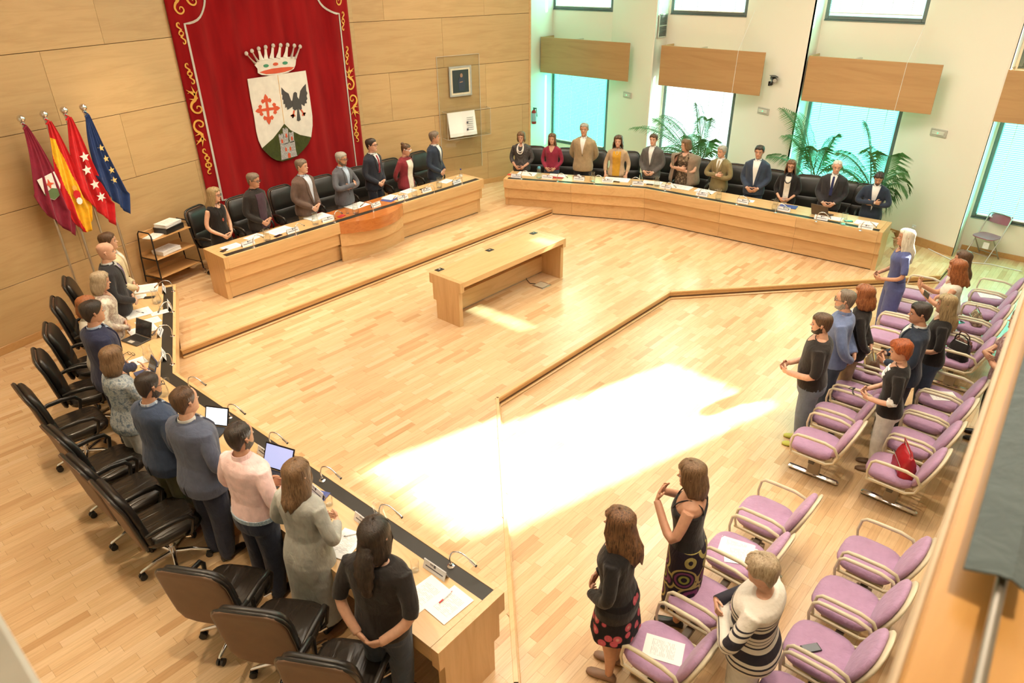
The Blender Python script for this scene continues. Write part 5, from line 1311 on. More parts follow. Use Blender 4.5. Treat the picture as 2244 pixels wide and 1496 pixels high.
    if beard:
        go, gi = [], []
        for q in (-.02, .03, .08, .14, .17, .26, .32, .38):
            lim = 1.75; rr = [-lim + 2 * lim * k / 24 for k in range(25)]
            go.append([headpt(a, q if not (.17 < q < .25 and abs(a) < .4) else .165, hh, .014) for a in rr]); gi.append([headpt(a, q, hh, -.03) for a in rr])
        mb = MB(); mb.slab(go[:5], gi[:5], xf=X)
        for sg in (-1, 1):
            rr = [sg * (.70 + 1.0 * k / 8) for k in range(9)]
            qq = lambda a, j: lerp(.13, .17 + .34 * max(0, (abs(a) - .8) / .9) ** 1.5, j / 4)
            mb.slab([[headpt(a, qq(a, j), hh, .014) for a in rr] for j in range(5)], [[headpt(a, qq(a, j), hh, -.03) for a in rr] for j in range(5)], xf=X)
        rr = [-.42 + .84 * k / 8 for k in range(9)]
        mb.slab([[headpt(a, q, hh, .012) for a in rr] for q in (.255, .285)], [[headpt(a, q, hh, -.03) for a in rr] for q in (.255, .29)], xf=X)
        mb.build('beard', HM(beard), t, smooth=60)
    if glasses:
        mb = MB()
        for s in (-1, 1):
            c = Vector((s * .15 * hh, -.475 * hh, .50 * hh)); pts = [c + Vector((cos(a) * .105 * hh, abs(cos(a)) * .01 * hh, sin(a) * .075 * hh)) for a in [2 * pi * k / 12 for k in range(13)]]
            mb.tube(pts, .0028 if glasses != 'white' else .005, 5, xf=X); mb.tube([(s * .25 * hh, -.465 * hh, .52 * hh), (s * .34 * hh, -.30 * hh, .53 * hh), (s * .375 * hh, .02 * hh, .53 * hh)], .0028 if glasses != 'white' else .004, 5, xf=X)
        mb.tube([(-.05 * hh, -.49 * hh, .52 * hh), (.05 * hh, -.49 * hh, .52 * hh)], .003, 5, xf=X)
        mb.build('glasses', M_CARD if glasses == 'white' else M_BLACK, t)
    return t, dict(H=H, X=X, hh=hh, arms=arms, patch=patch, yfront=yfront, pad=pad)

def resample(pts, n):
    d = [0]
    for a, b in zip(pts, pts[1:]): d.append(d[-1] + (b - a).length)
    out = []; k = 0
    for i in range(n):
        t = d[-1] * i / (n - 1)
        while k < len(pts) - 2 and d[k + 1] < t: k += 1
        out.append(pts[k].lerp(pts[k + 1], max(0, min(1, (t - d[k]) / max(1e-9, d[k + 1] - d[k])))))
    return out
def build_hair(t, kind, m, hh, X, H, length, F):
    nz = lambda a, q, s=1.0: noise.noise(Vector((a * 2.1 * s, q * 5 * s, H * 7)))
    if kind == 'bald': return
    NA = 36
    long_ = kind in ('long', 'bob', 'curly', 'wavy', 'ponytail')
    go, gi = [], []
    for i in range(NA + 1):
        a = 2 * pi * i / NA; c = cos(a)                      # c=1 front
        if kind == 'receding': t0 = .97 - .10 * max(0, c) ; 
        t_front = {'short': .79, 'receding': .93, 'thin': .86, 'bun': .80}.get(kind, .80)
        t_side, t_back = .50, (.10 if not F else .06)
        ca = math.acos(max(-1, min(1, c)))                   # 0 front .. pi back
        if ca < .95: lo = lerp(t_front, t_front - .05, ca / .95)
        elif ca < 1.35: lo = lerp(t_front - .05, t_side - .04, (ca - .95) / .40)
        elif ca < 1.8: lo = lerp(t_side - .04, t_side - .06, (ca - 1.35) / .45)
        else: lo = lerp(t_side - .06, t_back, min(1, (ca - 1.8) / .6))
        lo += .022 * sin(a * 7 + H * 20) * (1 if ca < 1.2 else .4)
        th = {'short': .065, 'receding': .045, 'thin': .035, 'bun': .035, 'pixie': .10, 'curly': .13, 'wavy': .11, 'long': .085, 'bob': .095, 'ponytail': .08}.get(kind, .07)
        col, cin = [], []
        N = 9
        hi = 1.0
        if kind == 'receding': hi = 1.0 if ca > 1.2 else lerp(.95, 1.0, ca / 1.2)
        for j in range(N + 1):
            q = lerp(.999, lo, j / N)
            tp = th * (1.0 if j < N - 2 else (.75 if j < N else .30)) * (1 + .35 * nz(a, q))
            if kind == 'receding' and ca < 1.0 and q > .9: tp *= .5
            if kind in ('curly', 'wavy'): tp += .03 * nz(a, q, 4)
            if kind == 'pixie': tp = .11 * (1 if j < N else .6) * (1 + .5 * nz(a, q, 1.6))
            p = headpt(a, q, hh, tp if not (long_ and ca > .95) else th * (1 + .2 * nz(a, q))); p2 = headpt(a, q, hh, -.04)
            col.append(Vector(p)); cin.append(Vector(p2))
        if long_:
            L = length or .5                                   # end of the hair below the chin, in head heights
            ext = 8
            if ca > .95:
                q0 = .50; base = Vector(headpt(a, q0, hh, th)); k0 = min(1, (ca - .95) / .5)
                kk = [k for k in range(len(col)) if col[k].z / hh >= q0 + .06]; col = col[:len(kk)] + [base.copy()]; cin = cin[:len(kk)] + [Vector(headpt(a, q0, hh, -.02))]
                zend = lerp(.30, -L, k0) + (.07 * sin(a * 11 + H * 9) + .05 * sin(a * 23)) * k0 * min(1, L * 1.6)
                for e in range(1, ext + 1):
                    f = e / ext; zz = lerp(q0, zend, f)
                    sprd = 1 + (.10 if kind != 'bob' else .06) * sin(pi * f) + (.16 if kind in ('curly', 'wavy') else .0) * f
                    bk = max(0, -c) * max(0, min(1, (-.05 - zz) / .35)) * (.18 if L > .45 else 0)
                    w_ = (.06 if kind == 'long' else .09) * nz(a * 1.5, zz * 3, 2) + (.035 * sin(a * 9 + zz * 14) if kind in ('wavy', 'curly') else .018 * sin(a * 17 + 2 * zz))
                    r = Vector((base.x, base.y, 0)) * (sprd + w_)
                    if kind == 'bob' and f > .7: r *= lerp(1, .86, (f - .7) / .3)
                    if kind in ('long',) and f > .75: r *= lerp(1, .93, (f - .75) / .25)
                    p = Vector((r.x, r.y + bk * hh, zz * hh)); col.append(p); cin.append(Vector((r.x * .84, r.y * .84 + bk * hh, zz * hh)) if f < 1 else Vector((r.x * .93, r.y * .93 + bk * hh, zz * hh)))
            col, cin = resample(col, 20), resample(cin, 20)
        go.append([tuple(p) for p in col]); gi.append([tuple(p) for p in cin])
    mb = MB().slab([r[::-1] for r in go], [r[::-1] for r in gi], xf=X)
    if kind == 'bun': mb.ball((0, .42 * hh, .88 * hh), (.17 * hh, .15 * hh, .16 * hh), 12, 0, X)
    if kind == 'ponytail':
        pts = smoothpath([(0, .46 * hh, .45 * hh), (.0, .62 * hh, .1 * hh), (.02 * hh, .66 * hh, -.5 * hh), (.0, .62 * hh, -1.15 * hh)], 5); n = len(pts)
        mb.tube(pts, [hh * (.13 + .17 * sin(pi * min(1, k / (n - 1) * 1.02)) + .03 * sin(k * 2.3)) for k in range(n)], 14, 0, X, flat=.7)
    mb.build('hair', m, t, smooth=180)

def hstripe(name, c1, c2, zs_):
    """horizontal knitted stripes at given heights (metres)"""
    m, nt, b = nodes(name); setp(b, rough=.9)
    t = nt.nodes.new('ShaderNodeTexCoord'); s = nt.nodes.new('ShaderNodeSeparateXYZ'); nt.links.new(t.outputs['Object'], s.inputs[0])
    mr = nt.nodes.new('ShaderNodeMapRange'); mr.inputs['From Min'].default_value = .5; mr.inputs['From Max'].default_value = 1.5; nt.links.new(s.outputs['Z'], mr.inputs['Value'])
    st = [(0, c1)]
    for z0, z1 in zs_: st += [((z0 - .5), c2), ((z1 - .5), c1)]
    nt.links.new(ramp(nt, mr.outputs[0], st, 'CONSTANT'), b.inputs['Base Color']); bump(nt, b, ntex(nt, tc(nt), 20, 3), .4, .02)
    return m
K = {k: cloth(k, c) for k, c in {
    'black cloth': (.014, .012, .012), 'black knit': (.022, .018, .017), 'plum polo': (.055, .028, .045), 'brown wool': (.115, .075, .06), 'grey wool': (.10, .105, .125), 'dark navy suit': (.020, .024, .036), 'navy blazer': (.022, .032, .055),
    'burgundy knit': (.20, .022, .03), 'white blouse': (.70, .66, .58), 'dark red blouse': (.26, .022, .05), 'tan jacket': (.34, .25, .145), 'beige jacket': (.46, .32, .20), 'mustard top': (.52, .27, .025), 'grey suit': (.105, .095, .09),
    'taupe cardigan': (.24, .17, .12), 'olive jacket': (.20, .155, .07), 'blue suit': (.035, .05, .085), 'charcoal suit': (.030, .028, .032), 'cream suit': (.62, .52, .34), 'ecru blouse': (.62, .57, .48), 'indigo suit': (.022, .026, .065),
    'blue jacket': (.045, .065, .12), 'slate jacket': (.085, .10, .155), 'pink shirt': (.78, .56, .56), 'grey dress': (.36, .36, .33), 'blue jumpsuit': (.085, .105, .26), 'blue shirt': (.15, .20, .36), 'dark trousers': (.02, .02, .024), 'navy trousers': (.018, .024, .05),
    'olive trousers': (.10, .095, .045), 'khaki trousers': (.36, .27, .15), 'white trousers': (.62, .62, .60), 'grey trousers': (.13, .125, .13), 'blue jeans': (.075, .10, .16), 'faded jeans': (.13, .165, .22), 'dark jeans': (.03, .045, .075), 'beige trousers': (.42, .31, .2)}.items()}
SH_BLUE = pattern('striped blue shirt', 'vstripe', [(.40, .46, .60), (.62, .66, .74)], 14)
SH_LBLUE = cloth('pale blue shirt', (.42, .50, .64)); SH_W = cloth('white shirt', (.72, .71, .69), .8, .05)
TIE_R = pattern('red dotted tie', 'dots', [(.22, .015, .03), (.45, .2, .2)], 60); TIE_P = pattern('violet striped tie', 'vstripe', [(.16, .09, .20), (.34, .24, .36)], 12); TIE_B = cloth('navy tie', (.02, .025, .09)); TIE_O = cloth('tan tie', (.30, .24, .14))
P_DOT = pattern('grey dotted blouse', 'dots', [(.055, .05, .05), (.20, .19, .18)], 70); P_SNAKE = pattern('brown figured dress', 'mottle', [(.20, .14, .085), (.045, .03, .025), (.36, .28, .2)], 16)
P_BLUEW = pattern('grey-blue figured blouse', 'mottle', [(.22, .26, .30), (.42, .44, .44), (.12, .16, .2)], 26); P_EMB = pattern('embroidered blouse', 'mottle', [(.64, .59, .50), (.40, .30, .26), (.7, .66, .58)], 9)
P_FLOW = pattern('black skirt with pink flowers', 'flowers', [(.012, .010, .012), (.50, .09, .12), (.6, .3, .25)], 11); P_RINGS = pattern('dark skirt with coloured rings', 'rings', [(.018, .012, .02), (.45, .05, .10), (.22, .24, .05), (.16, .04, .11), (.35, .30, .10)], 5.0)
P_PINKM = pattern('rose figured shirt', 'mottle', [(.40, .25, .24), (.22, .12, .13), (.5, .36, .34)], 22)
P_STRIPE = hstripe('white sweater with dark stripes', (.72, .67, .60), (.022, .020, .032), [(.78, .80), (.83, .845), (.875, .95), (.985, 1.0), (1.02, 1.03), (1.055, 1.065), (1.09, 1.16), (1.19, 1.205), (1.225, 1.235)])
def chain(t, d, rad, z0, z1, m, nm='necklace', r=.008):
    pts = []
    H, yf = d['H'], d['yfront']
    for k in range(17):
        a = 2 * pi * k / 16; x = rad * sin(a); q = lerp(z0, z1, .5 - .5 * cos(a)); pts.append((x * H, yf(min(.085, abs(x)) * (1 if x > 0 else -1) * H, q, d['pad']) - .010 if q < .842 else -.02 * H, q * H))
    MB().tube(pts, r, 6).build(nm, m, t)

# --- on the dais (floor DZ), facing the room
t, d = person('woman with long fair hair, glasses and a sleeveless black dress on the dais', 5.091,11.08,0.28,1.652, (.25, -1), ('dress0', K['black cloth']), ('none', None), ('long', 'longblond', .72), 'fair', 'f', .97, nod=8, turn=22, glasses=1, bare_legs=True, watch=1)
chain(t, d, .028, .70, .845, M_BLACK, r=.003)
MB().ball((0, d['yfront'](0, .69, d['pad']) - .014, .685 * d['H']), (.022, .006, .030), 10).build('heart_pendant', plain('red pendant', (.30, .06, .04), .4), t)
t, d = person('man in a black cardigan over a plum polo shirt, with glasses', 5.812,11.08,0.28,1.742, (.30, -1), ('cardigan', K['black knit']), ('trousers', K['dark trousers']), ('short', 'greybrown'), 'tan', 'm', 1.0, nod=10, turn=15, inner=K['plum polo'], vw=.05, glasses=1)
person('heavy man in a brown blazer and striped blue shirt', 6.785,11.08,0.28,1.786, (.30, -1), ('jacket', K['brown wool']), ('trousers', K['khaki trousers']), ('short', 'greybrown'), 'fair', 'm', 1.10, nod=4, turn=14, inner=SH_BLUE, belly=.02, vz=.56, vw=.042, watch=1)
person('bearded man in a grey blazer standing with folded arms behind the mahogany desk top', 7.636,11.08,0.28,1.758, (.22, -1), ('jacket', K['grey wool']), ('trousers', K['grey trousers']), ('short', 'grey'), 'tan', 'm', 1.0, 'crossed', nod=8, turn=10, inner=SH_LBLUE, vz=.58, glasses=1, beard='greybrown')
person('man in a dark navy suit with a dark red tie and glasses', 8.588,11.36,0.28,1.8, (.25, -1), ('jacket', K['dark navy suit']), ('trousers', K['dark navy suit']), ('short', 'dark'), 'fair', 'm', 1.0, nod=0, turn=15, tie=TIE_R, glasses=1)
person('woman in a burgundy cardigan over a white top, with white glasses and a hair bun', 9.187,11.08,0.28,1.647, (.20, -1), ('cardigan', K['burgundy knit']), ('trousers', K['dark trousers']), ('bun', 'brown'), 'mid', 'f', 1.02, 'behind', nod=14, turn=18, inner=K['white blouse'], vw=.045, glasses='white', collar=False)
person('man in a navy blazer and open white shirt at the far end of the dais', 10.006,11.08,0.28,1.747, (.35, -1), ('jacket', K['navy blazer']), ('trousers', K['faded jeans']), ('short', 'greybrown'), 'tan', 'm', 1.0, nod=2, turn=30)
# --- along the window desk
A1_, A2_ = (-.90, -.44), (-1, -.22)
t, d = person('woman with a brown bob and long white beads in a grey dotted blouse', 12.162,10.508,0.14,1.612, A1_, ('blouse', P_DOT, .46, .72), ('trousers', K['black cloth']), ('bob', 'lightbrown', .10), 'mid', 'f', 1.12, nod=12)
M_BEAD = plain('white beads', (.74, .70, .64), .35); chain(t, d, .045, .71, .85, M_BEAD, r=.012); chain(t, d, .038, .74, .85, M_BEAD, r=.010)
person('young woman with long straight hair in a dark red v-neck blouse', 12.471,9.861,0.14,1.607, A1_, ('tunic', K['dark red blouse'], .50), ('jeans', K['blue jeans']), ('long', 'ombre', .55), 'mid', 'f', .98, nod=8, vz=.755)
person('tall grey-haired man in a tan jacket with his hands behind his back', 12.778,9.218,0.14,1.857, A1_, ('jacket', K['tan jacket']), ('trousers', K['dark trousers']), ('short', 'grey'), 'tan', 'm', 1.06, 'behind', nod=2, vz=.66)
t, d = person('woman with curly brown hair in a beige blazer and mustard top, hands on the desk', 13.106,8.529,0.14,1.631, A1_, ('cardigan', K['beige jacket'], .47, .8), ('trousers', K['beige trousers']), ('curly', 'brown', .35), 'fair', 'f', 1.05, 'desk', nod=6, inner=K['mustard top'], vw=.052, collar=False)
chain(t, d, .022, .765, .845, M_STEEL, r=.004)
person('dark-haired man in a grey suit and open white shirt, hands clasped', 13.485,7.873,0.14,1.695, A2_, ('jacket', K['grey suit']), ('trousers', K['grey suit']), ('short', 'brown'), 'fair', 'm', 1.04, nod=6, vz=.62)
t, d = person('woman with folded arms in a patterned brown dress, a taupe cardigan over her shoulders', 13.54,7.092,0.14,1.677, (-1, .05), ('dress0', P_SNAKE), ('none', None), ('bob', 'lightbrown', .05), 'fair', 'f', 1.08, 'crossed', nod=10, turn=-35, bare_legs=True)
H = d['H']; go, gi = [], []
for q in (.838, .825, .80, .76, .70, .64, .57, .50, .46):
    w_, f_, b_ = tab(TF, q); r0, r1 = [], []
    for k in range(25):
        a = radians(38 + 284 * k / 24); k_ = 1.10 + .05 * sin(k * 1.3); e = (.040 if q < .815 else .016) + (.050 * abs(sin(a)) if q < .815 else 0)
        r0.append(((w_ * k_ + e) * H * sin(a), -((f_ if cos(a) > 0 else b_) * k_ + e) * H * cos(a), q * H)); r1.append((r0[-1][0] * .95, r0[-1][1] * .95, q * H))
    go.append(r0); gi.append(r1)
MB().slab(go, gi).build('draped_cardigan', K['taupe cardigan'], t, smooth=180)
person('grey-haired man in an olive jacket and tie with folded arms', 13.595,6.311,0.14,1.648, (-1, .0), ('jacket', K['olive jacket']), ('trousers', K['grey trousers']), ('short', 'grey'), 'mid', 'm', 1.0, 'crossed', nod=8, turn=-20, tie=TIE_O, vz=.66)
person('man with short dark hair in a blue suit and open white shirt', 13.648,5.567,0.14,1.754, A2_, ('jacket', K['blue suit']), ('trousers', K['blue suit']), ('short', 'dark'), 'tan', 'm', 1.03, nod=8, vz=.56, vw=.042, watch=1)
t, d = person('woman with long wavy hair and glasses in a black cardigan over a white top', 13.694,4.911,0.14,1.561, A2_, ('cardigan', K['black cloth'], .44, .72), ('trousers', K['black cloth']), ('wavy', 'ombre', .65), 'mid', 'f', 1.0, nod=10, inner=K['white blouse'], vw=.034, glasses=1, collar=False)
chain(t, d, .040, .73, .845, M_BLACK, r=.010)
person('white-haired man in a charcoal suit with a navy tie', 13.752,4.094,0.14,1.679, A2_, ('jacket', K['charcoal suit']), ('trousers', K['charcoal suit']), ('thin', 'white'), 'fair', 'm', 1.06, nod=12, turn=10, tie=TIE_B, vz=.62)
t, d = person('bearded man in a navy blazer looking down, arms folded, last at the window desk', 13.805,3.343,0.14,1.589, A2_, ('jacket', K['navy blazer']), ('trousers', K['dark trousers']), ('short', 'dark'), 'tan', 'm', 1.04, 'crossed', nod=26, vz=.56, vw=.045, beard='dark')
# --- along the desk beside the veneer wall
B1_, B2_ = (.90, -.36), (1, .10)
person('man in a cream suit standing furthest along the desk by the flags', 3.089,10.221,0.14,1.76, B1_, ('jacket', K['cream suit']), ('trousers', K['cream suit']), ('short', 'brown'), 'mid', 'm', 1.05, 'clasp', nod=2)
person('bald man in a dark suit with a violet striped tie', 2.886,9.775,0.14,1.78, B1_, ('jacket', K['charcoal suit']), ('trousers', K['grey trousers']), ('bald', 'brown'), 'fair', 'm', 1.0, 'clasp', nod=4, tie=TIE_P, vz=.66)
person('woman with light brown hair in an embroidered ecru blouse', 2.533,9.168,0.14,1.64, B1_, ('blouse', P_EMB, .47, .97), ('trousers', K['white trousers']), ('bob', 'ashblond', .30), 'mid', 'f', 1.08, 'clasp', nod=12)
person('person with auburn hair in a cream jacket, hidden behind the indigo suit', 2.142,8.514,0.14,1.64, B1_, ('cardigan', K['ecru blouse']), ('trousers', K['beige trousers']), ('bob', 'auburn', .1), 'fair', 'f', 1.02, 'clasp', nod=8, inner=K['white blouse'])
person('tall dark-haired man in an indigo suit and pale shirt', 2.006,7.832,0.14,1.84, (.97, .0), ('jacket', K['indigo suit']), ('trousers', K['indigo suit']), ('short', 'dark'), 'tan', 'm', 1.10, 'clasp', nod=4, inner=SH_LBLUE, belly=.01, vox=.012)
t, d = person('woman with a brown bob in a grey-blue figured blouse, hand at her chin', 1.81,6.916,0.14,1.69, (1, .12), ('tunic', P_BLUEW, .45), ('trousers', K['white trousers']), ('bob', 'lightbrown', .28), 'fair', 'f', 1.08, 'chin', nod=6, vox=.012)
person('balding bearded man in a blue jacket and olive trousers', 1.752,5.943,0.14,1.8, (1, .12), ('jacket', K['blue jacket']), ('trousers', K['olive trousers']), ('receding', 'dark'), 'tan', 'm', 1.10, 'clasp', nod=10, beard='dark', glasses=1, inner=SH_BLUE, vox=.012, shoe=plain('brown shoe leather', (.13, .05, .025), .4))
person('man with combed brown hair in a slate blue jacket and navy trousers', 1.832,5.374,0.14,1.85, (1, .15), ('jacket', K['slate jacket']), ('trousers', K['navy trousers']), ('receding', 'brown'), 'fair', 'm', 1.14, 'clasp', nod=2, inner=SH_W, vox=.011)
t, d = person('man with receding dark hair in a pink shirt and light blue belt', 1.89,4.588,0.14,1.82, (1, .18), ('shirt', K['pink shirt'], .525), ('trousers', K['navy trousers']), ('receding', 'dark'), 'tan', 'm', 1.08, 'front', nod=2, vox=.010, beard='dark')
H = d['H']; w_, f_, b_ = tab(TM, .53); MB().loft([[( (w_ + .014) * 1.08 * H * cos(a), (b_ + .010 if sin(a) > 0 else f_ + .010) * 1.08 * H * sin(a), q * H) for a in [2 * pi * k / 28 for k in range(28)]] for q in (.520, .540)]).build('belt', pattern('woven blue belt', 'dots', [(.30, .40, .50), (.6, .66, .7)], 60), t)
t, d = person('woman with long brown hair in a long grey knitted dress', 1.972,3.955,0.14,1.72, (1, .25), ('dress', K['grey dress'], .47, .9, .10), ('none', None), ('long', 'lightbrown', .62), 'fair', 'f', 1.12, 'front', nod=4, vox=.010, bare_legs=True)
t, d = person('man with a long dark ponytail in a black t-shirt, hands behind his back', 1.907,2.939,0.14,1.8, (1, .42), ('tshirt', K['black knit']), ('jeans', K['dark jeans']), ('ponytail', 'dark', .2), 'fair', 'm', 1.06, 'behind', nod=4, vox=.009, watch=-1)
# --- standing among the mauve seats
F1_ = (-.22, .97)
person('woman with long platinum hair in a blue jumpsuit standing alone by the step', 10.788,2.056,0,1.72, (-.45, .89), ('tunic', K['blue jumpsuit'], .56, .42), ('wide', K['blue jumpsuit']), ('long', 'platinum', 1.15), 'tan', 'f', .98, 'front', nod=2, bare_legs=True, shoe=plain('tan sandal', (.36, .19, .09), .5))
person('woman with reddish brown hair in a white sleeveless top holding up a phone', 10.079,1.235,0,1.68, F1_, ('sleeveless', K['white blouse']), ('trousers', K['white trousers']), ('wavy', 'auburn', .5), 'tan', 'f', 1.0, 'phone', nod=6)
person('woman with very long brown hair in a pale top, behind the woman with the phone', 10.536,1.272,0,1.66, F1_, ('blouse', K['ecru blouse']), ('trousers', K['beige trousers']), ('long', 'brown', 1.0), 'tan', 'f', .98, 'clasp', nod=2)
person('woman with long fair-streaked hair in a dark top and jeans', 8.859,1.078,0,1.66, F1_, ('tshirt', K['black cloth']), ('jeans', K['dark jeans']), ('long', 'longblond', .95), 'tan', 'f', 1.0, 'front', nod=4)
person('young man with short dark hair in a dark navy suit among the seats', 8.2,1.204,0,1.76, F1_, ('jacket', K['navy blazer']), ('trousers', K['dark trousers']), ('short', 'dark'), 'tan', 'm', 1.02, 'front', nod=8, turn=8)
t, d = person('woman with short red hair in a black t-shirt and white trousers holding glasses', 7.394,1.145,0,1.64, (-.25, .97), ('tshirt', K['black cloth'], .475), ('trousers', K['white trousers']), ('pixie', 'red'), 'fair', 'f', 1.04, 'front', nod=14, vox=.011, bare_legs=True, shoe=plain('brown sandal', (.16, .09, .05), .5))
for i in range(4): d['patch']('lettering', [(q, -.045 + .004 * i, .04 - .01 * (i % 2)) for q in (.79 - .022 * i, .803 - .022 * i)], M_CARD, .006, 4)
for s in (-1, 1):
    S, E, W, D, NN = d['arms'][0 if s < 0 else 1]; a = Vector(S).lerp(Vector(E), .86); b = Vector(E).lerp(Vector(W), .12); MB().tube([a, Vector(E), b], .046 * d['H'] * .72, 12).build('white_cuff', SH_W, t)
MB().tube([(-.05, -.36, .95), (-.03, -.38, .93), (.03, -.37, .92), (.06, -.36, .93)], .008, 6).tube([(-.07, -.37, .935), (-.09, -.40, .92), (-.06, -.42, .915), (-.04, -.39, .925), (-.07, -.37, .935)], .004, 6).build('held_glasses', M_BLACK, t)
person('greying bearded man with glasses in a blue shirt with his hands behind his back', 8.008,1.957,0,1.76, F1_, ('shirt', K['blue shirt'], .46), ('jeans', K['dark jeans']), ('receding', 'greybrown'), 'mid', 'm', 1.12, 'behind', nod=4, beard='grey', glasses=1, vox=.012, belly=.012)
person('woman with curly red hair in a dark jacket and khaki trousers', 8.462,1.877,0,1.68, F1_, ('cardigan', K['black knit']), ('trousers', K['khaki trousers']), ('curly', 'auburn', .25), 'fair', 'f', 1.02, 'behind', nod=4)
person('heavy young man with a dark beard in a black t-shirt, jeans and lime shoes', 7.311,1.955,0,1.72, (-.28, .96), ('tshirt', K['black knit'], .49), ('jeans', K['faded jeans']), ('short', 'brown'), 'fair', 'm', 1.16, 'front', nod=8, beard='dark', vox=.011, belly=.02, watch=1, shoe=plain('lime shoe', (.50, .50, .07), .5))
person('woman with long dark wavy hair in a black cardigan and flowered skirt', 3.293,1.91,0,1.7, (-.25, .97), ('tunic', K['black cloth'], .42), ('skirt', P_FLOW, .33, 1.18), ('wavy', 'ombre', .80), 'tan', 'f', 1.10, 'clasp', nod=4, bare_legs=True, vox=.010, shoe=plain('taupe sandal', (.24, .14, .09), .5))
t, d = person('woman in a black camisole and dark skirt with coloured rings, hands raised to her chin', 4.108,1.769,0,1.71, (-.30, .95), ('tank', K['black cloth']), ('skirt', P_RINGS, .15, .98), ('bob', 'lightbrown', .38), 'tan', 'f', 1.10, 'chest', nod=10, bare_legs=True, vox=.009)
person('woman with short blond hair in a white sweater with dark stripes', 3.603,0.959,0,1.64, (-.10, 1), ('sweater', P_STRIPE), ('trousers', K['white trousers']), ('pixie', 'ashblond'), 'fair', 'f', 1.34, 'crossed', nod=14, vox=.010, belly=.02)
person('dark-haired person in a rose figured shirt partly hidden by the gallery parapet', 8.835,0.347,0,1.7, F1_, ('tshirt', P_PINKM), ('trousers', K['dark trousers']), ('short', 'dark'), 'tan', 'm', 1.05, 'crossed', nod=4)

flush_soft()

# ---------------------------------------------------------------- things on the desks
def sheet(x, y, z, rz, label, w_=.21, l_=.297, n=1, m=None, group='papers on the desks', name='paper', cat='paper'):
    t = MB()
    if n == 1: o = t.box((0, 0, .001), (w_, l_, .002)).build(name, m or M_PAPER[random.choice((0, 0, 1))], smooth=0); o.location = (x, y, z + .0015); o.rotation_euler.z = rz; return tag(o, label, cat, group)
    e = thing('paper_stack', label, cat, (x, y, z + .001), rz, group)
    for k in range(n): MB().box((0, 0, .0), (w_, l_, .004)).build('sheet', m or M_PAPER[k % 2], e, (random.uniform(-.008, .008), random.uniform(-.008, .008), .0025 + .0044 * k), random.uniform(-.06, .06), smooth=0)
    return e
def name_card(x, y, z, rz, label):
    t = thing('name_card', label, 'name card', (x, y, z + .001), rz, 'name cards on the desks')
    for s in (-1, 1):
        o = MB().box((0, 0, .042), (.24, .002, .084)).build('card_face', M_CARD, t, (0, s * .026, 0), smooth=0); o.rotation_euler.x = s * .36
        l = MB().box((0, s * .0018, .064), (.020, .001, .026)).box((.035, s * .0018, .067), (.035, .001, .004)).box((.03, s * .0018, .060), (.045, .001, .003)).box((0, s * .0018, .034), (.19, .001, .009))
        l.build('lettering', M_INK, o, smooth=0)
def microphone(x, y, z, rz, label, up=.17, reach=.20):
    t = thing('microphone', label, 'microphone', (x, y, z), rz, 'gooseneck microphones on the desks')
    MB().lathe([(.030, 0), (.030, .006), (.014, .012), (.012, .034)], n=14).build('base', M_CHROME, t)
    p = smoothpath([(0, 0, .03), (0, .004, .10), (0, -.03, up), (0, -reach * .55, up + .015), (0, -reach, up - .045)], 5)
    MB().tube(p, .0062, 8).build('gooseneck', M_CHROME, t, smooth=60)
    d = (p[-1] - p[-2]).normalized(); h = MB().tube([p[-1] - d * .03, p[-1] + d * .03], .0105, 10).build('head', M_CHROME, t); MB().tube([p[-1] + d * .03, p[-1] + d * .042], .011, 10).build('mic_grille', M_BLACK, h)
M_JUG = glass('jug glass', (.985, .995, .995), .02, 1.65)
def jug(x, y, z, rz, label, fill=.45, cap=False):
    t = thing('water_jug', label, 'jug', (x, y, z + .001), rz, 'water jugs on the desks')
    MB().lathe([(.048, 0), (.058, .012), (.062, .06), (.046, .14), (.040, .17), (.050, .215), (.047, .215), (.037, .17), (.043, .14), (.058, .06), (.054, .014), (.02, .010)], n=18).build('glass_body', M_JUG, t, smooth=60)
    MB().tube(smoothpath([(.044, 0, .19), (.085, 0, .19), (.098, 0, .14), (.06, 0, .075)], 4), .007, 8).build('handle', M_JUG, t, smooth=60)
    MB().lathe([(.050, .013), (.056, .03), (.056, .06), (.050, .11 * fill / .45)], n=16).build('water', M_WATER, t, smooth=60)
    if cap: MB().lathe([(.034, .205), (.036, .245), (.02, .255)], n=12).build('cap', plain('blue cap', (.10, .38, .52), .4), t)
def tumbler(x, y, z, label):
    t = thing('tumbler', label, 'glass', (x, y, z + .001), 0, 'drinking glasses on the desks')
    MB().lathe([(.030, 0), (.036, .10), (.0335, .10), (.028, .012), (.01, .010)], n=16).build('glass_body', M_JUG, t, smooth=60); MB().lathe([(.029, .002), (.029, .010)], n=14).build('glass_foot', M_JUG, t)
def phone(x, y, z, rz, label, m=None, s=(.072, .146, .009)):
    t = thing('phone', label, 'phone', (x, y, z + .001), rz); MB().box((0, 0, s[2] / 2), s, 0, 0, .003).build('case', m or M_BLACK, t); MB().box((0, 0, s[2] + .0005), (s[0] - .008, s[1] - .02, .001)).build('screen', plain('dark screen', (.01, .012, .015), .08), t)
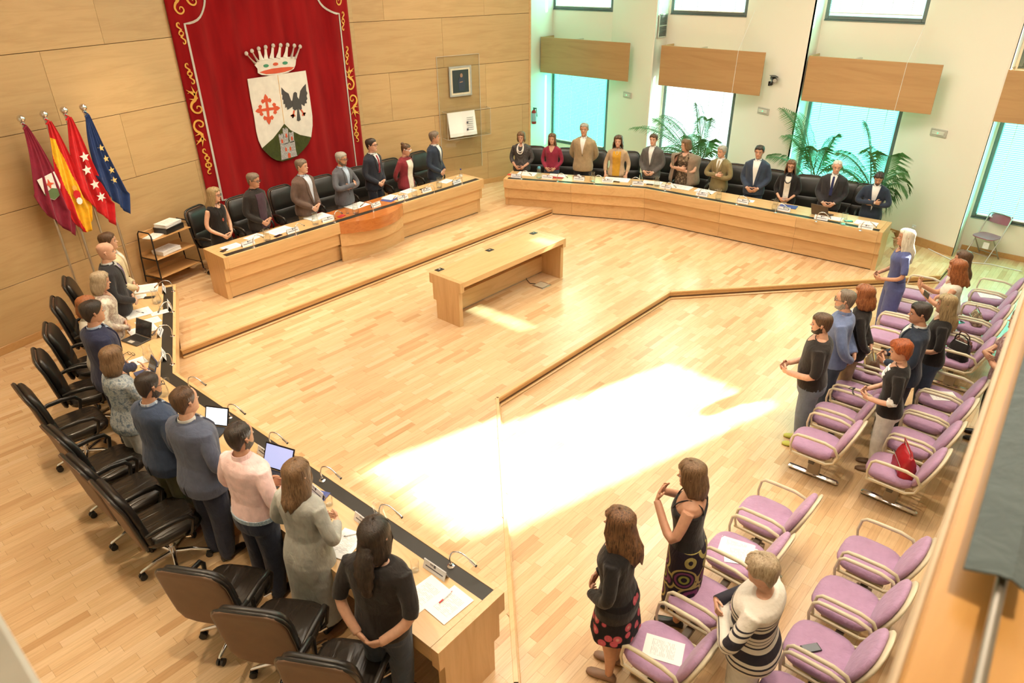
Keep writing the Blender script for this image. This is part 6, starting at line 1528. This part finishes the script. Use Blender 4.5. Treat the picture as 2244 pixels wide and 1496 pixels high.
def laptop(x, y, z, rz, label, lid=1.9, screen=None, w_=.33, d=.22, body=None, keys=True):
    t = thing('laptop', label, 'laptop', (x, y, z + .001), rz); body = body or M_BLACKM
    MB().box((0, 0, .009), (w_, d, .016), 0, 0, .004).build('base', body, t)
    if keys:
        kb = MB()
        for r in range(5):
            for c in range(12): kb.box((-w_ * .42 + c * w_ * .076, .075 - r * .022, .0185), (w_ * .062, .017, .003))
        kb.build('keys', M_BLACK, t, smooth=0, kind='stuff'); MB().box((0, -.07, .018), (.09, .05, .001)).build('touchpad', M_EML, t)
    l = MB().box((0, 0, d / 2), (w_, .008, d), 0, 0, .003).build('lid', body, t, (0, d / 2, .018)); l.rotation_euler.x = -(lid - pi / 2)
    MB().box((0, -.005, d / 2), (w_ - .03, .002, d - .03)).build('screen', screen or plain('off screen', (.02, .022, .026), .1), l)
def lit(name, c, s):
    m = paper_mat(name, c, .35, 22); b = m.node_tree.nodes['Principled BSDF']; l = b.inputs['Base Color'].links[0].from_socket
    m.node_tree.links.new(l, b.inputs['Emission Color']); b.inputs['Emission Strength'].default_value = s; return m
def pen(x, y, z, rz, label, m):
    t = MB().tube([(-.07, 0, .005), (.058, 0, .005)], .0048, 8, 0).tube([(.058, 0, .005), (.075, 0, .005)], [.004, .001], 8, 1).tube([(-.07, 0, .005), (-.03, 0, .005)], .0056, 8, 1).build('pen', [M_CARD, m]); t.location = (x, y, z + .001); t.rotation_euler.z = rz; tag(t, label, 'pen')
DWHO = ['the woman in the black sleeveless dress', 'the man in the black cardigan', 'the man in the brown blazer', 'the man in grey with folded arms', 'the man with the dark red tie', 'the woman in the burgundy cardigan', 'the man in the navy blazer']
RWHO = ['the woman with the white beads', 'the woman in the dark red blouse', 'the tall man in the tan jacket', 'the woman in the mustard top', 'the man in the grey suit', 'the woman in the patterned dress', 'the man in the olive jacket', 'the man in the blue suit', 'the woman in the black cardigan', 'the white-haired man', 'the bearded man looking down']
LWHO = ['the man in the cream suit', 'the bald man', 'the woman in the embroidered blouse', 'the man in the indigo suit', 'the woman with a phone at her chin', 'the balding bearded man', 'the man in the pink shirt', 'the woman in the grey dress', 'the ponytailed man', 'the empty end of the desk']
NA_ = lambda z: z
for (x, y), w_ in zip([(5.238,10.501),(6.069,10.475),(6.826,10.513),(7.927,10.53),(8.566,10.492),(9.204,10.5),(10.015,10.456)], DWHO): name_card(x, y, TDZ, random.uniform(-.15, .15), 'folded white name card on the dais desk before ' + w_)
for i, (x, y) in enumerate([(11.543,10.129),(11.922,9.552),(12.25,8.925),(12.525,8.364),(12.763,7.744),(12.914,7.159),(12.911,6.32),(12.977,5.475),(13.018,4.665),(12.961,3.938),(12.964,3.157)]): name_card(x, y, TZ, (-1.12 if i < 5 else -1.5) + random.uniform(-.1, .1), 'folded white name card on the window desk before ' + RWHO[i])
for i, ((x, y), a) in enumerate(zip([(3.603,10.088),(3.396,9.471),(2.942,8.761),(2.697,8.129),(2.341,7.531),(2.457,5.424),(2.46,4.578),(2.497,3.94),(2.531,3.09)], (1.15, 1.2, 1.0, 1.2, 1.3, 1.57, 1.5, 1.55, 1.6))):
    name_card(x, y, TZ, a, 'folded white name card on the veneer-wall desk before ' + (LWHO[:4] + ['the balding bearded man', 'the man in the pink shirt', 'the woman in the grey dress', 'the ponytailed man', 'the end of the desk'])[i])
# microphones: direction of the neck (-y of the stand turned by rz)
for (x, y), (hx, hy), w_ in zip([(5.245,10.329),(6.028,10.31),(6.861,10.355),(7.702,10.323),(8.474,10.324),(9.241,10.306),(10.041,10.317)], ((1, .3), (1, .3), (1, .3), (-.8, .9), (-1, .3), (-1, .3), (-1, .3)), DWHO): microphone(x, min(y, dy + .15), TDZ - .004, face(hx, hy), 'chrome gooseneck microphone on the dais desk before ' + w_)
for (x, y), (hx, hy), w_ in zip([(11.528,9.972),(11.873,9.239),(12.254,8.525),(12.627,7.828),(12.758,7.085),(12.756,6.31),(12.827,5.518),(12.823,4.743),(12.803,3.968),(12.811,3.19)], ((.5, -1),) * 4 + ((.2, -1),) * 6, RWHO): microphone(x, y, TZ - .004, face(hx, hy), 'chrome gooseneck microphone on the window desk, before ' + w_)
for (x, y), (hx, hy), w_ in zip([(3.688,9.963),(3.357,9.293),(3.024,8.588),(2.685,7.872),(2.551,7.154),(2.565,6.31),(2.582,5.537),(2.603,4.703),(2.633,3.894),(2.655,3.048)], ((-.9, .5), (-1, -.4), (-1, .1), (-1, -.5), (.5, -1), (.35, -1), (.3, -1), (.3, -1), (.3, -1), (.3, -1)), LWHO): microphone(x, y, TZ - .004, face(hx, hy), 'chrome gooseneck microphone on the veneer-wall desk before ' + w_)
for (x, y), w_ in zip([(5.562,10.45),(6.565,10.515),(7.409,10.464),(8.839,10.449),(9.562,10.501)], ('the black-dressed woman', 'the brown blazer', 'the folded arms on the dais', 'the burgundy cardigan', 'the navy blazer')): jug(x, y, TDZ, random.uniform(2, 4), 'clear water jug with handle on the dais desk before ' + w_)
for (x, y), w_, c in zip([(11.833,9.719),(12.362,8.646),(12.927,7.384),(12.894,5.951),(12.963,4.818),(12.933,3.537)], ('the dark red blouse', 'the tan jacket', 'the grey suit', 'the olive jacket', 'the black cardigan', 'the white-haired man'), (True, False, False, False, False, False)): jug(x, y, TZ, random.uniform(.5, 2), 'clear water jug %son the window desk before ' % ('with a blue cap ' if c else '') + w_, cap=c)
for (x, y), w_ in zip([(3.348,9.735),(2.545,8.171),(2.302,7.269),(2.583,3.832)], ('the bald man', 'the man in the indigo suit', 'the balding bearded man', 'the ponytailed man')): jug(x, y, TZ, random.uniform(0, 3), 'clear water jug on the veneer-wall desk before ' + w_)
for (x, y), w_ in zip([(7.311,10.582),(6.97,10.52),(9.243,10.553)], ('the grey blazer', 'the brown blazer', 'the burgundy cardigan')): tumbler(x, y, TDZ, 'clear drinking glass on the dais desk before ' + w_)
for (x, y), w_ in zip([(3.33,9.572),(2.882,8.812),(2.348,5.431),(2.447,4.373),(2.455,3.898),(2.438,3.226)], ('the bald man', 'the embroidered blouse', 'the pink shirt', 'the woman in the grey dress', 'the ponytailed man', 'the loose papers with a red pen')): tumbler(x, y, TZ, 'clear drinking glass on the veneer-wall desk beside ' + w_)
# papers
for (x, y), (w_, l_, n, rz), lab in zip([(5.013,10.638),(5.513,10.783),(5.98,10.727),(6.831,10.828),(7.727,10.837),(8.467,10.753),(8.99,10.809),(9.997,10.751)], ((.30, .21, 2, .1), (.30, .21, 1, .2), (.42, .30, 1, .1), (.42, .3, 3, .05), (.42, .30, 1, .1), (.30, .22, 3, .3), (.30, .21, 2, .1), (.30, .21, 1, .2)), DWHO[:2] + ['the black cardigan, spread open', 'the man in the brown blazer', 'the folded arms, spread open', 'the dark red tie, on a blue folder', 'the burgundy cardigan', 'the navy blazer']):
    sheet(x, y, TDZ, rz, 'white papers on the dais desk before ' + lab, w_, l_, n)
for (x, y), (w_, l_, n, rz), lab in zip([(11.911,10.131),(12.244,9.516),(12.799,8.316),(13.106,7.605),(13.182,6.968),(13.243,6.423),(13.191,5.452),(13.183,3.753),(13.25,3.236)], ((.3, .42, 2, .4), (.25, .4, 1, .4), (.3, .55, 2, .45), (.25, .42, 1, .3), (.3, .48, 2, .1), (.25, .4, 1, .1), (.16, .22, 1, .2), (.21, .25, 1, .1), (.24, .36, 3, .1)), RWHO[:2] + RWHO[3:8] + RWHO[9:]):
    sheet(x, y, TZ, rz, 'white papers on the window desk before ' + lab, w_, l_, n)
for (x, y), (w_, l_, n, rz), lab in zip([(3.444,10.351),(3.254,10.142),(3.023,9.597),(3.228,9.4),(3,9.239),(2.844,9.034),(2.382,8.26),(2.248,3.879),(2.338,2.996),(2.383,2.782)],
        ((.34, .30, 4, -.45), (.21, .15, 2, -.4), (.32, .26, 3, -.2), (.22, .13, 1, -.2), (.30, .20, 1, -.15), (.32, .24, 3, -.1), (.30, .19, 1, -.05), (.22, .31, 2, -1.3), (.215, .30, 1, -1.62), (.215, .30, 1, -1.60)),
        ('stack of printed papers before the man in the cream suit', 'small white notepad with a pen before the bald man', 'thick white papers before the bald man', 'small white sheet under the second microphone from the flags', 'single printed sheet before the embroidered blouse', 'folded newspaper behind the open laptop', 'printed strip beside the eyeglasses', 'white papers lit brightly before the woman in the grey dress', 'printed form nearest the ponytailed man, partly under another', 'printed form under the red pen at the desk end')):
    sheet(x, y, TZ + (.003 if 'red pen' in lab else 0), rz, lab + ' on the veneer-wall desk' if len(lab.split()) < 12 else lab, w_, l_, n)
def one(z, uv): return uv[0]
M_BLUEB = plain('blue booklet cover', (.06, .09, .30), .5); M_REDB = plain('red cover', (.42, .03, .04), .5)
(x, y), (x2, y2) = [(2.377,4.535),(13.324,4.694)]
sheet(x, y, TZ, -1.2, 'dark blue booklet on the veneer-wall desk before the woman in the grey dress', .21, .26, 2, M_BLUEB, None, 'booklet', 'booklet'); sheet(x2, y2, TZ, .2, 'blue and white booklet on the window desk before the black cardigan', .21, .32, 2, M_BLUEB, None, 'booklet', 'booklet')
(x, y), = [(7.135,10.544)]; sheet(x, y, TDZ, .3, 'small red notebook on the mahogany desk top', .14, .09, 2, M_REDB, None, 'notebook', 'notebook')
(x, y), (x2, y2) = [(12.111,9.411),(11.612,10.403)]; sheet(x, y, TZ, .4, 'thin dark red folder on the window desk before the dark red blouse', .10, .26, 2, M_REDB, None, 'folder', 'folder')
h_ = MB().ball((0, 0, .012), (.05, .04, .014), 12).build('red_pad', plain('red pad', (.6, .06, .03), .5)); h_.location = (x2, y2, TZ); tag(h_, 'small round red pad at the corner of the window desk before the beads', 'pad')
(x, y), = [(8.427,10.706)]; sheet(x - .02, y - .03, TDZ, .3, 'flat blue folder lying under the papers before the dark red tie', .34, .25, 1, M_BLUEB, None, 'folder', 'folder')
for (x, y), rz, lab in zip([(4.855,10.569),(5.803,10.508),(9.303,10.66)], (1.9, 1.8, 1.6), ('black phone at the trolley end of the dais desk', 'black phone on the dais desk before the black cardigan', 'black tablet phone on the dais desk before the burgundy cardigan')): phone(x, y, TDZ, rz, lab, s=(.072, .146, .009) if 'tablet' not in lab else (.14, .2, .009))
for (x, y), rz, lab in zip([(12.664,8.225),(13.175,3.522),(3.357,10.009),(12.939,7.559)], (.2, .6, .9, .3), ('black phone on the window desk before the mustard top', 'black phone on the window desk before the white-haired man', 'square black phone on the veneer-wall desk before the bald man', 'dark glasses case on the window desk before the grey suit')): phone(x, y, TZ, rz, lab)
(x, y), = [(12.412,9.046)]; p_ = thing('open_pouch', 'small open brown pouch of odds and ends before the tan jacket', 'pouch', (x, y, TZ)); MB().loft([superring(.06, .11, .002), superring(.08, .13, .02), superring(.07, .12, .04)]).build('pouch_body', plain('brown pouch', (.12, .07, .05), .6), p_); MB().box((.02, .03, .045), (.06, .05, .02), 0, .4).box((-.02, -.05, .045), (.05, .04, .02), 0, .9).build('contents', M_CARD, p_)
(x, y), = [(2.663,8.819)]; laptop(x, y, TZ, -1.35, 'open dark grey laptop on the veneer-wall desk before the embroidered blouse', 1.9, w_=.31, d=.21, body=plain('dark laptop shell', (.06, .055, .05), .4))
(x, y), = [(2.298,6.196)]; laptop(x, y, TZ, -1.05, 'tablet with a bright white page before the man in the slate jacket', 2.0, lit('lit page', (.72, .82, .92), 1.1), .27, .20, keys=False)
(x, y), = [(2.281,5.095)]; laptop(x, y, TZ, -1.25, 'open black laptop with a pale violet screen before the man in the pink shirt', 2.05, lit('lit violet page', (.32, .36, .62), .9), .34, .24)
(x, y), = [(2.35,7.875)]; laptop(x, y, TZ, -1.7, 'dark blue tablet in a stand before the woman with a phone at her chin', 2.0, None, .24, .17, plain('blue tablet back', (.07, .09, .19), .4), False)
(x, y), = [(13.267,4.025)]; laptop(x, y, TZ, 1.45, 'open laptop with a brown lid before the white-haired man', 1.95, None, .33, .22, plain('brown laptop shell', (.12, .085, .06), .35))
for (x, y, z), rz, lab, m in (((2.406,2.845,0.9), .05, 'white pen with a red cap on the printed form at the desk end', plain('pen red', (.6, .03, .03), .4)), ((2.348,3.907,0.9), 2.6, 'slim dark pen on the brightly lit papers before the grey dress', M_BLACK), ((2.523,7.962,0.9), .4, 'steel pen on the desk next to the printed strip', M_STEEL), ((3.048,9.589,0.9), 1.9, 'dark pen on the thick papers before the bald man', M_BLACK)): pen(x, y, z + .012, rz, lab, m)
(x, y), = [(2.461,8.475)]; g_ = thing('eyeglasses', 'pair of dark eyeglasses lying on the veneer-wall desk', 'glasses', (x, y, TZ), 1.9)
mb = MB()
for s in (-1, 1): mb.tube([(s * .034 + .027 * cos(a), 0, .022 + .019 * sin(a)) for a in [2 * pi * k / 12 for k in range(13)]], .003, 5); mb.tube([(s * .062, 0, .03), (s * .066, .07, .025), (s * .06, .13, .008)], .003, 5)
mb.tube([(-.008, 0, .026), (.008, 0, .026)], .003, 5); mb.build('frame', M_BLACK, g_)
(x, y), = [(10.347,10.661)]; b_ = thing('water_bottle', 'small plastic water bottle with a blue cap at the far end of the dais desk', 'bottle', (x, y, TDZ + .001))
MB().lathe([(.030, 0), (.034, .01), (.034, .10), (.030, .13), (.013, .17), (.013, .19)], n=14).build('bottle_body', M_JUG, b_, smooth=60); MB().lathe([(.0345, .045), (.0345, .085)], n=14, cap=False).build('label', M_CARD, b_); MB().lathe([(.015, .185), (.015, .21)], n=12).build('cap', plain('deep blue cap', (.03, .05, .35), .4), b_)

# ---------------------------------------------------------------- things left on the mauve seats
def on_seat(s, dx=0, dy=0):
    c, q = cos(s.rotation_euler.z), sin(s.rotation_euler.z); return (s.location.x + dx * c - dy * q, s.location.y + dx * q + dy * c)
rzs = S_C1[0].rotation_euler.z
def seat_sheet(s, lab, dx=0, dy=0, rz=0, up=0):
    x, y = on_seat(s, dx, dy); sheet(x, y, .474 + up, s.rotation_euler.z + rz, lab, group='papers on the mauve seats')
seat_sheet(S_C1[1], 'printed sheet on the second seat of the front row near the gallery, uppermost', .02, .03, .5, .004); seat_sheet(S_C1[1], 'sheet half hidden under the printed sheet on the second gallery front-row seat', -.04, -.04, .25)
seat_sheet(S_C1[3], 'printed letter on the end seat of the front row nearest the gallery', 0, 0, .35); seat_sheet(S_B2[0], 'white sheet on the first back-row seat of the middle block', 0, 0, .6)
seat_sheet(S_A2[0], 'bright white sheet on the back-row seat nearest the windows', 0, 0, .4)
x, y = on_seat(S_C2[3] if len(S_C2) > 3 else S_C2[2], -.02, .06); x, y = on_seat(S_C2[2], .06, -.08); phone(x, y, .476, rzs + .9, 'black phone lying on a mauve seat in the back row near the gallery')
def bag(x, y, z, rz, label, m, w_=.30, d=.13, h=.22, strap=True, seam=None):
    t = thing('handbag', label, 'bag', (x, y, z), rz); rr = []
    for q, k, j in ((0, .92, .8), (.03, 1.0, 1.0), (.35, .98, 1.02), (.7, .92, .75), (.95, .86, .38), (1.0, .82, .2)):
        rr.append([(px * (1 + .04 * sin(7 * i + q * 9)), py + .012 * sin(i * 1.7 + q * 6), q * h) for i, (px, py, _) in enumerate(superring(w_ / 2 * k, d / 2 * j, 0, 0, 20, 3.2))])
    MB().loft(rr).build('bag_body', m, t, smooth=60)
    if strap: MB().tube(smoothpath([(-w_ * .36, 0, h * .92), (-w_ * .28, -.03, h * 1.35), (0, -.05, h * 1.5), (w_ * .28, -.03, h * 1.35), (w_ * .36, 0, h * .92)], 4), .010, 8, flat=.5).build('strap', m, t, smooth=60)
    MB().tube([(-w_ * .36, 0, h * 1.0), (w_ * .36, 0, h * 1.0)], .004, 6).build('zip', seam or M_STEEL, t); MB().tube([(-w_ * .40, -d * .5, h * .55), (w_ * .40, -d * .5, h * .55)], .004, 6).build('pocket_zip', seam or M_STEEL, t)
x, y = on_seat(S_B2[3], .0, .05); bag(x, y, .474, S_B2[3].rotation_euler.z + .5, 'bright red leather handbag with zips on a mauve seat', plain('red leather', (.36, .012, .02), .35), .34, .17, .24)
x, y = on_seat(S_A2[4], .07, .02); bag(x, y, .474, S_A2[4].rotation_euler.z + 1.2, 'slouchy black bag on the back-row seat at the aisle', K['black cloth'], .26, .16, .24); x, y = on_seat(S_A2[4], -.10, .03); bag(x, y, .474, S_A2[4].rotation_euler.z + 1.0, 'brown and pink patterned bag next to the slouchy black bag', pattern('brown bag print', 'mottle', [(.22, .12, .09), (.06, .035, .03), (.4, .25, .2)], 14), .24, .14, .22)
x, y = on_seat(S_A2[2], .0, .02); bag(x, y, .474, S_A2[2].rotation_euler.z + .4, 'beige figured handbag on a back-row seat near the windows', pattern('beige bag print', 'mottle', [(.36, .26, .16), (.10, .07, .05), (.5, .42, .3)], 18), .28, .14, .18)
x, y = on_seat(S_A2[2], .12, -.16); phone(x, y, .474, 1.0, 'phone in a turquoise case next to the beige figured handbag', plain('turquoise case', (.05, .5, .42), .4))
x, y = on_seat(S_B1[0], -.02, .0); bag(x, y, .474, S_B1[0].rotation_euler.z + .3, 'brown handbag with yellow lining on the front-row seat of the middle block', plain('brown bag leather', (.14, .075, .04), .45), .32, .18, .18, True, plain('yellow lining', (.62, .45, .10), .6))
# the phone held up by the woman in white
(x, y, z) = (9.727,1.459,1.26); t = thing('held_phone', 'black phone held up by the woman in the white sleeveless top', 'phone', (x, y, z), face(-.6, .8)); o = MB().box((0, 0, 0), (.145, .009, .074), 0, 0, .003).build('case', M_BLACK, t); MB().box((0, .006, 0), (.125, .002, .064)).build('screen', lit('lit phone', (.35, .45, .5), .8), o)
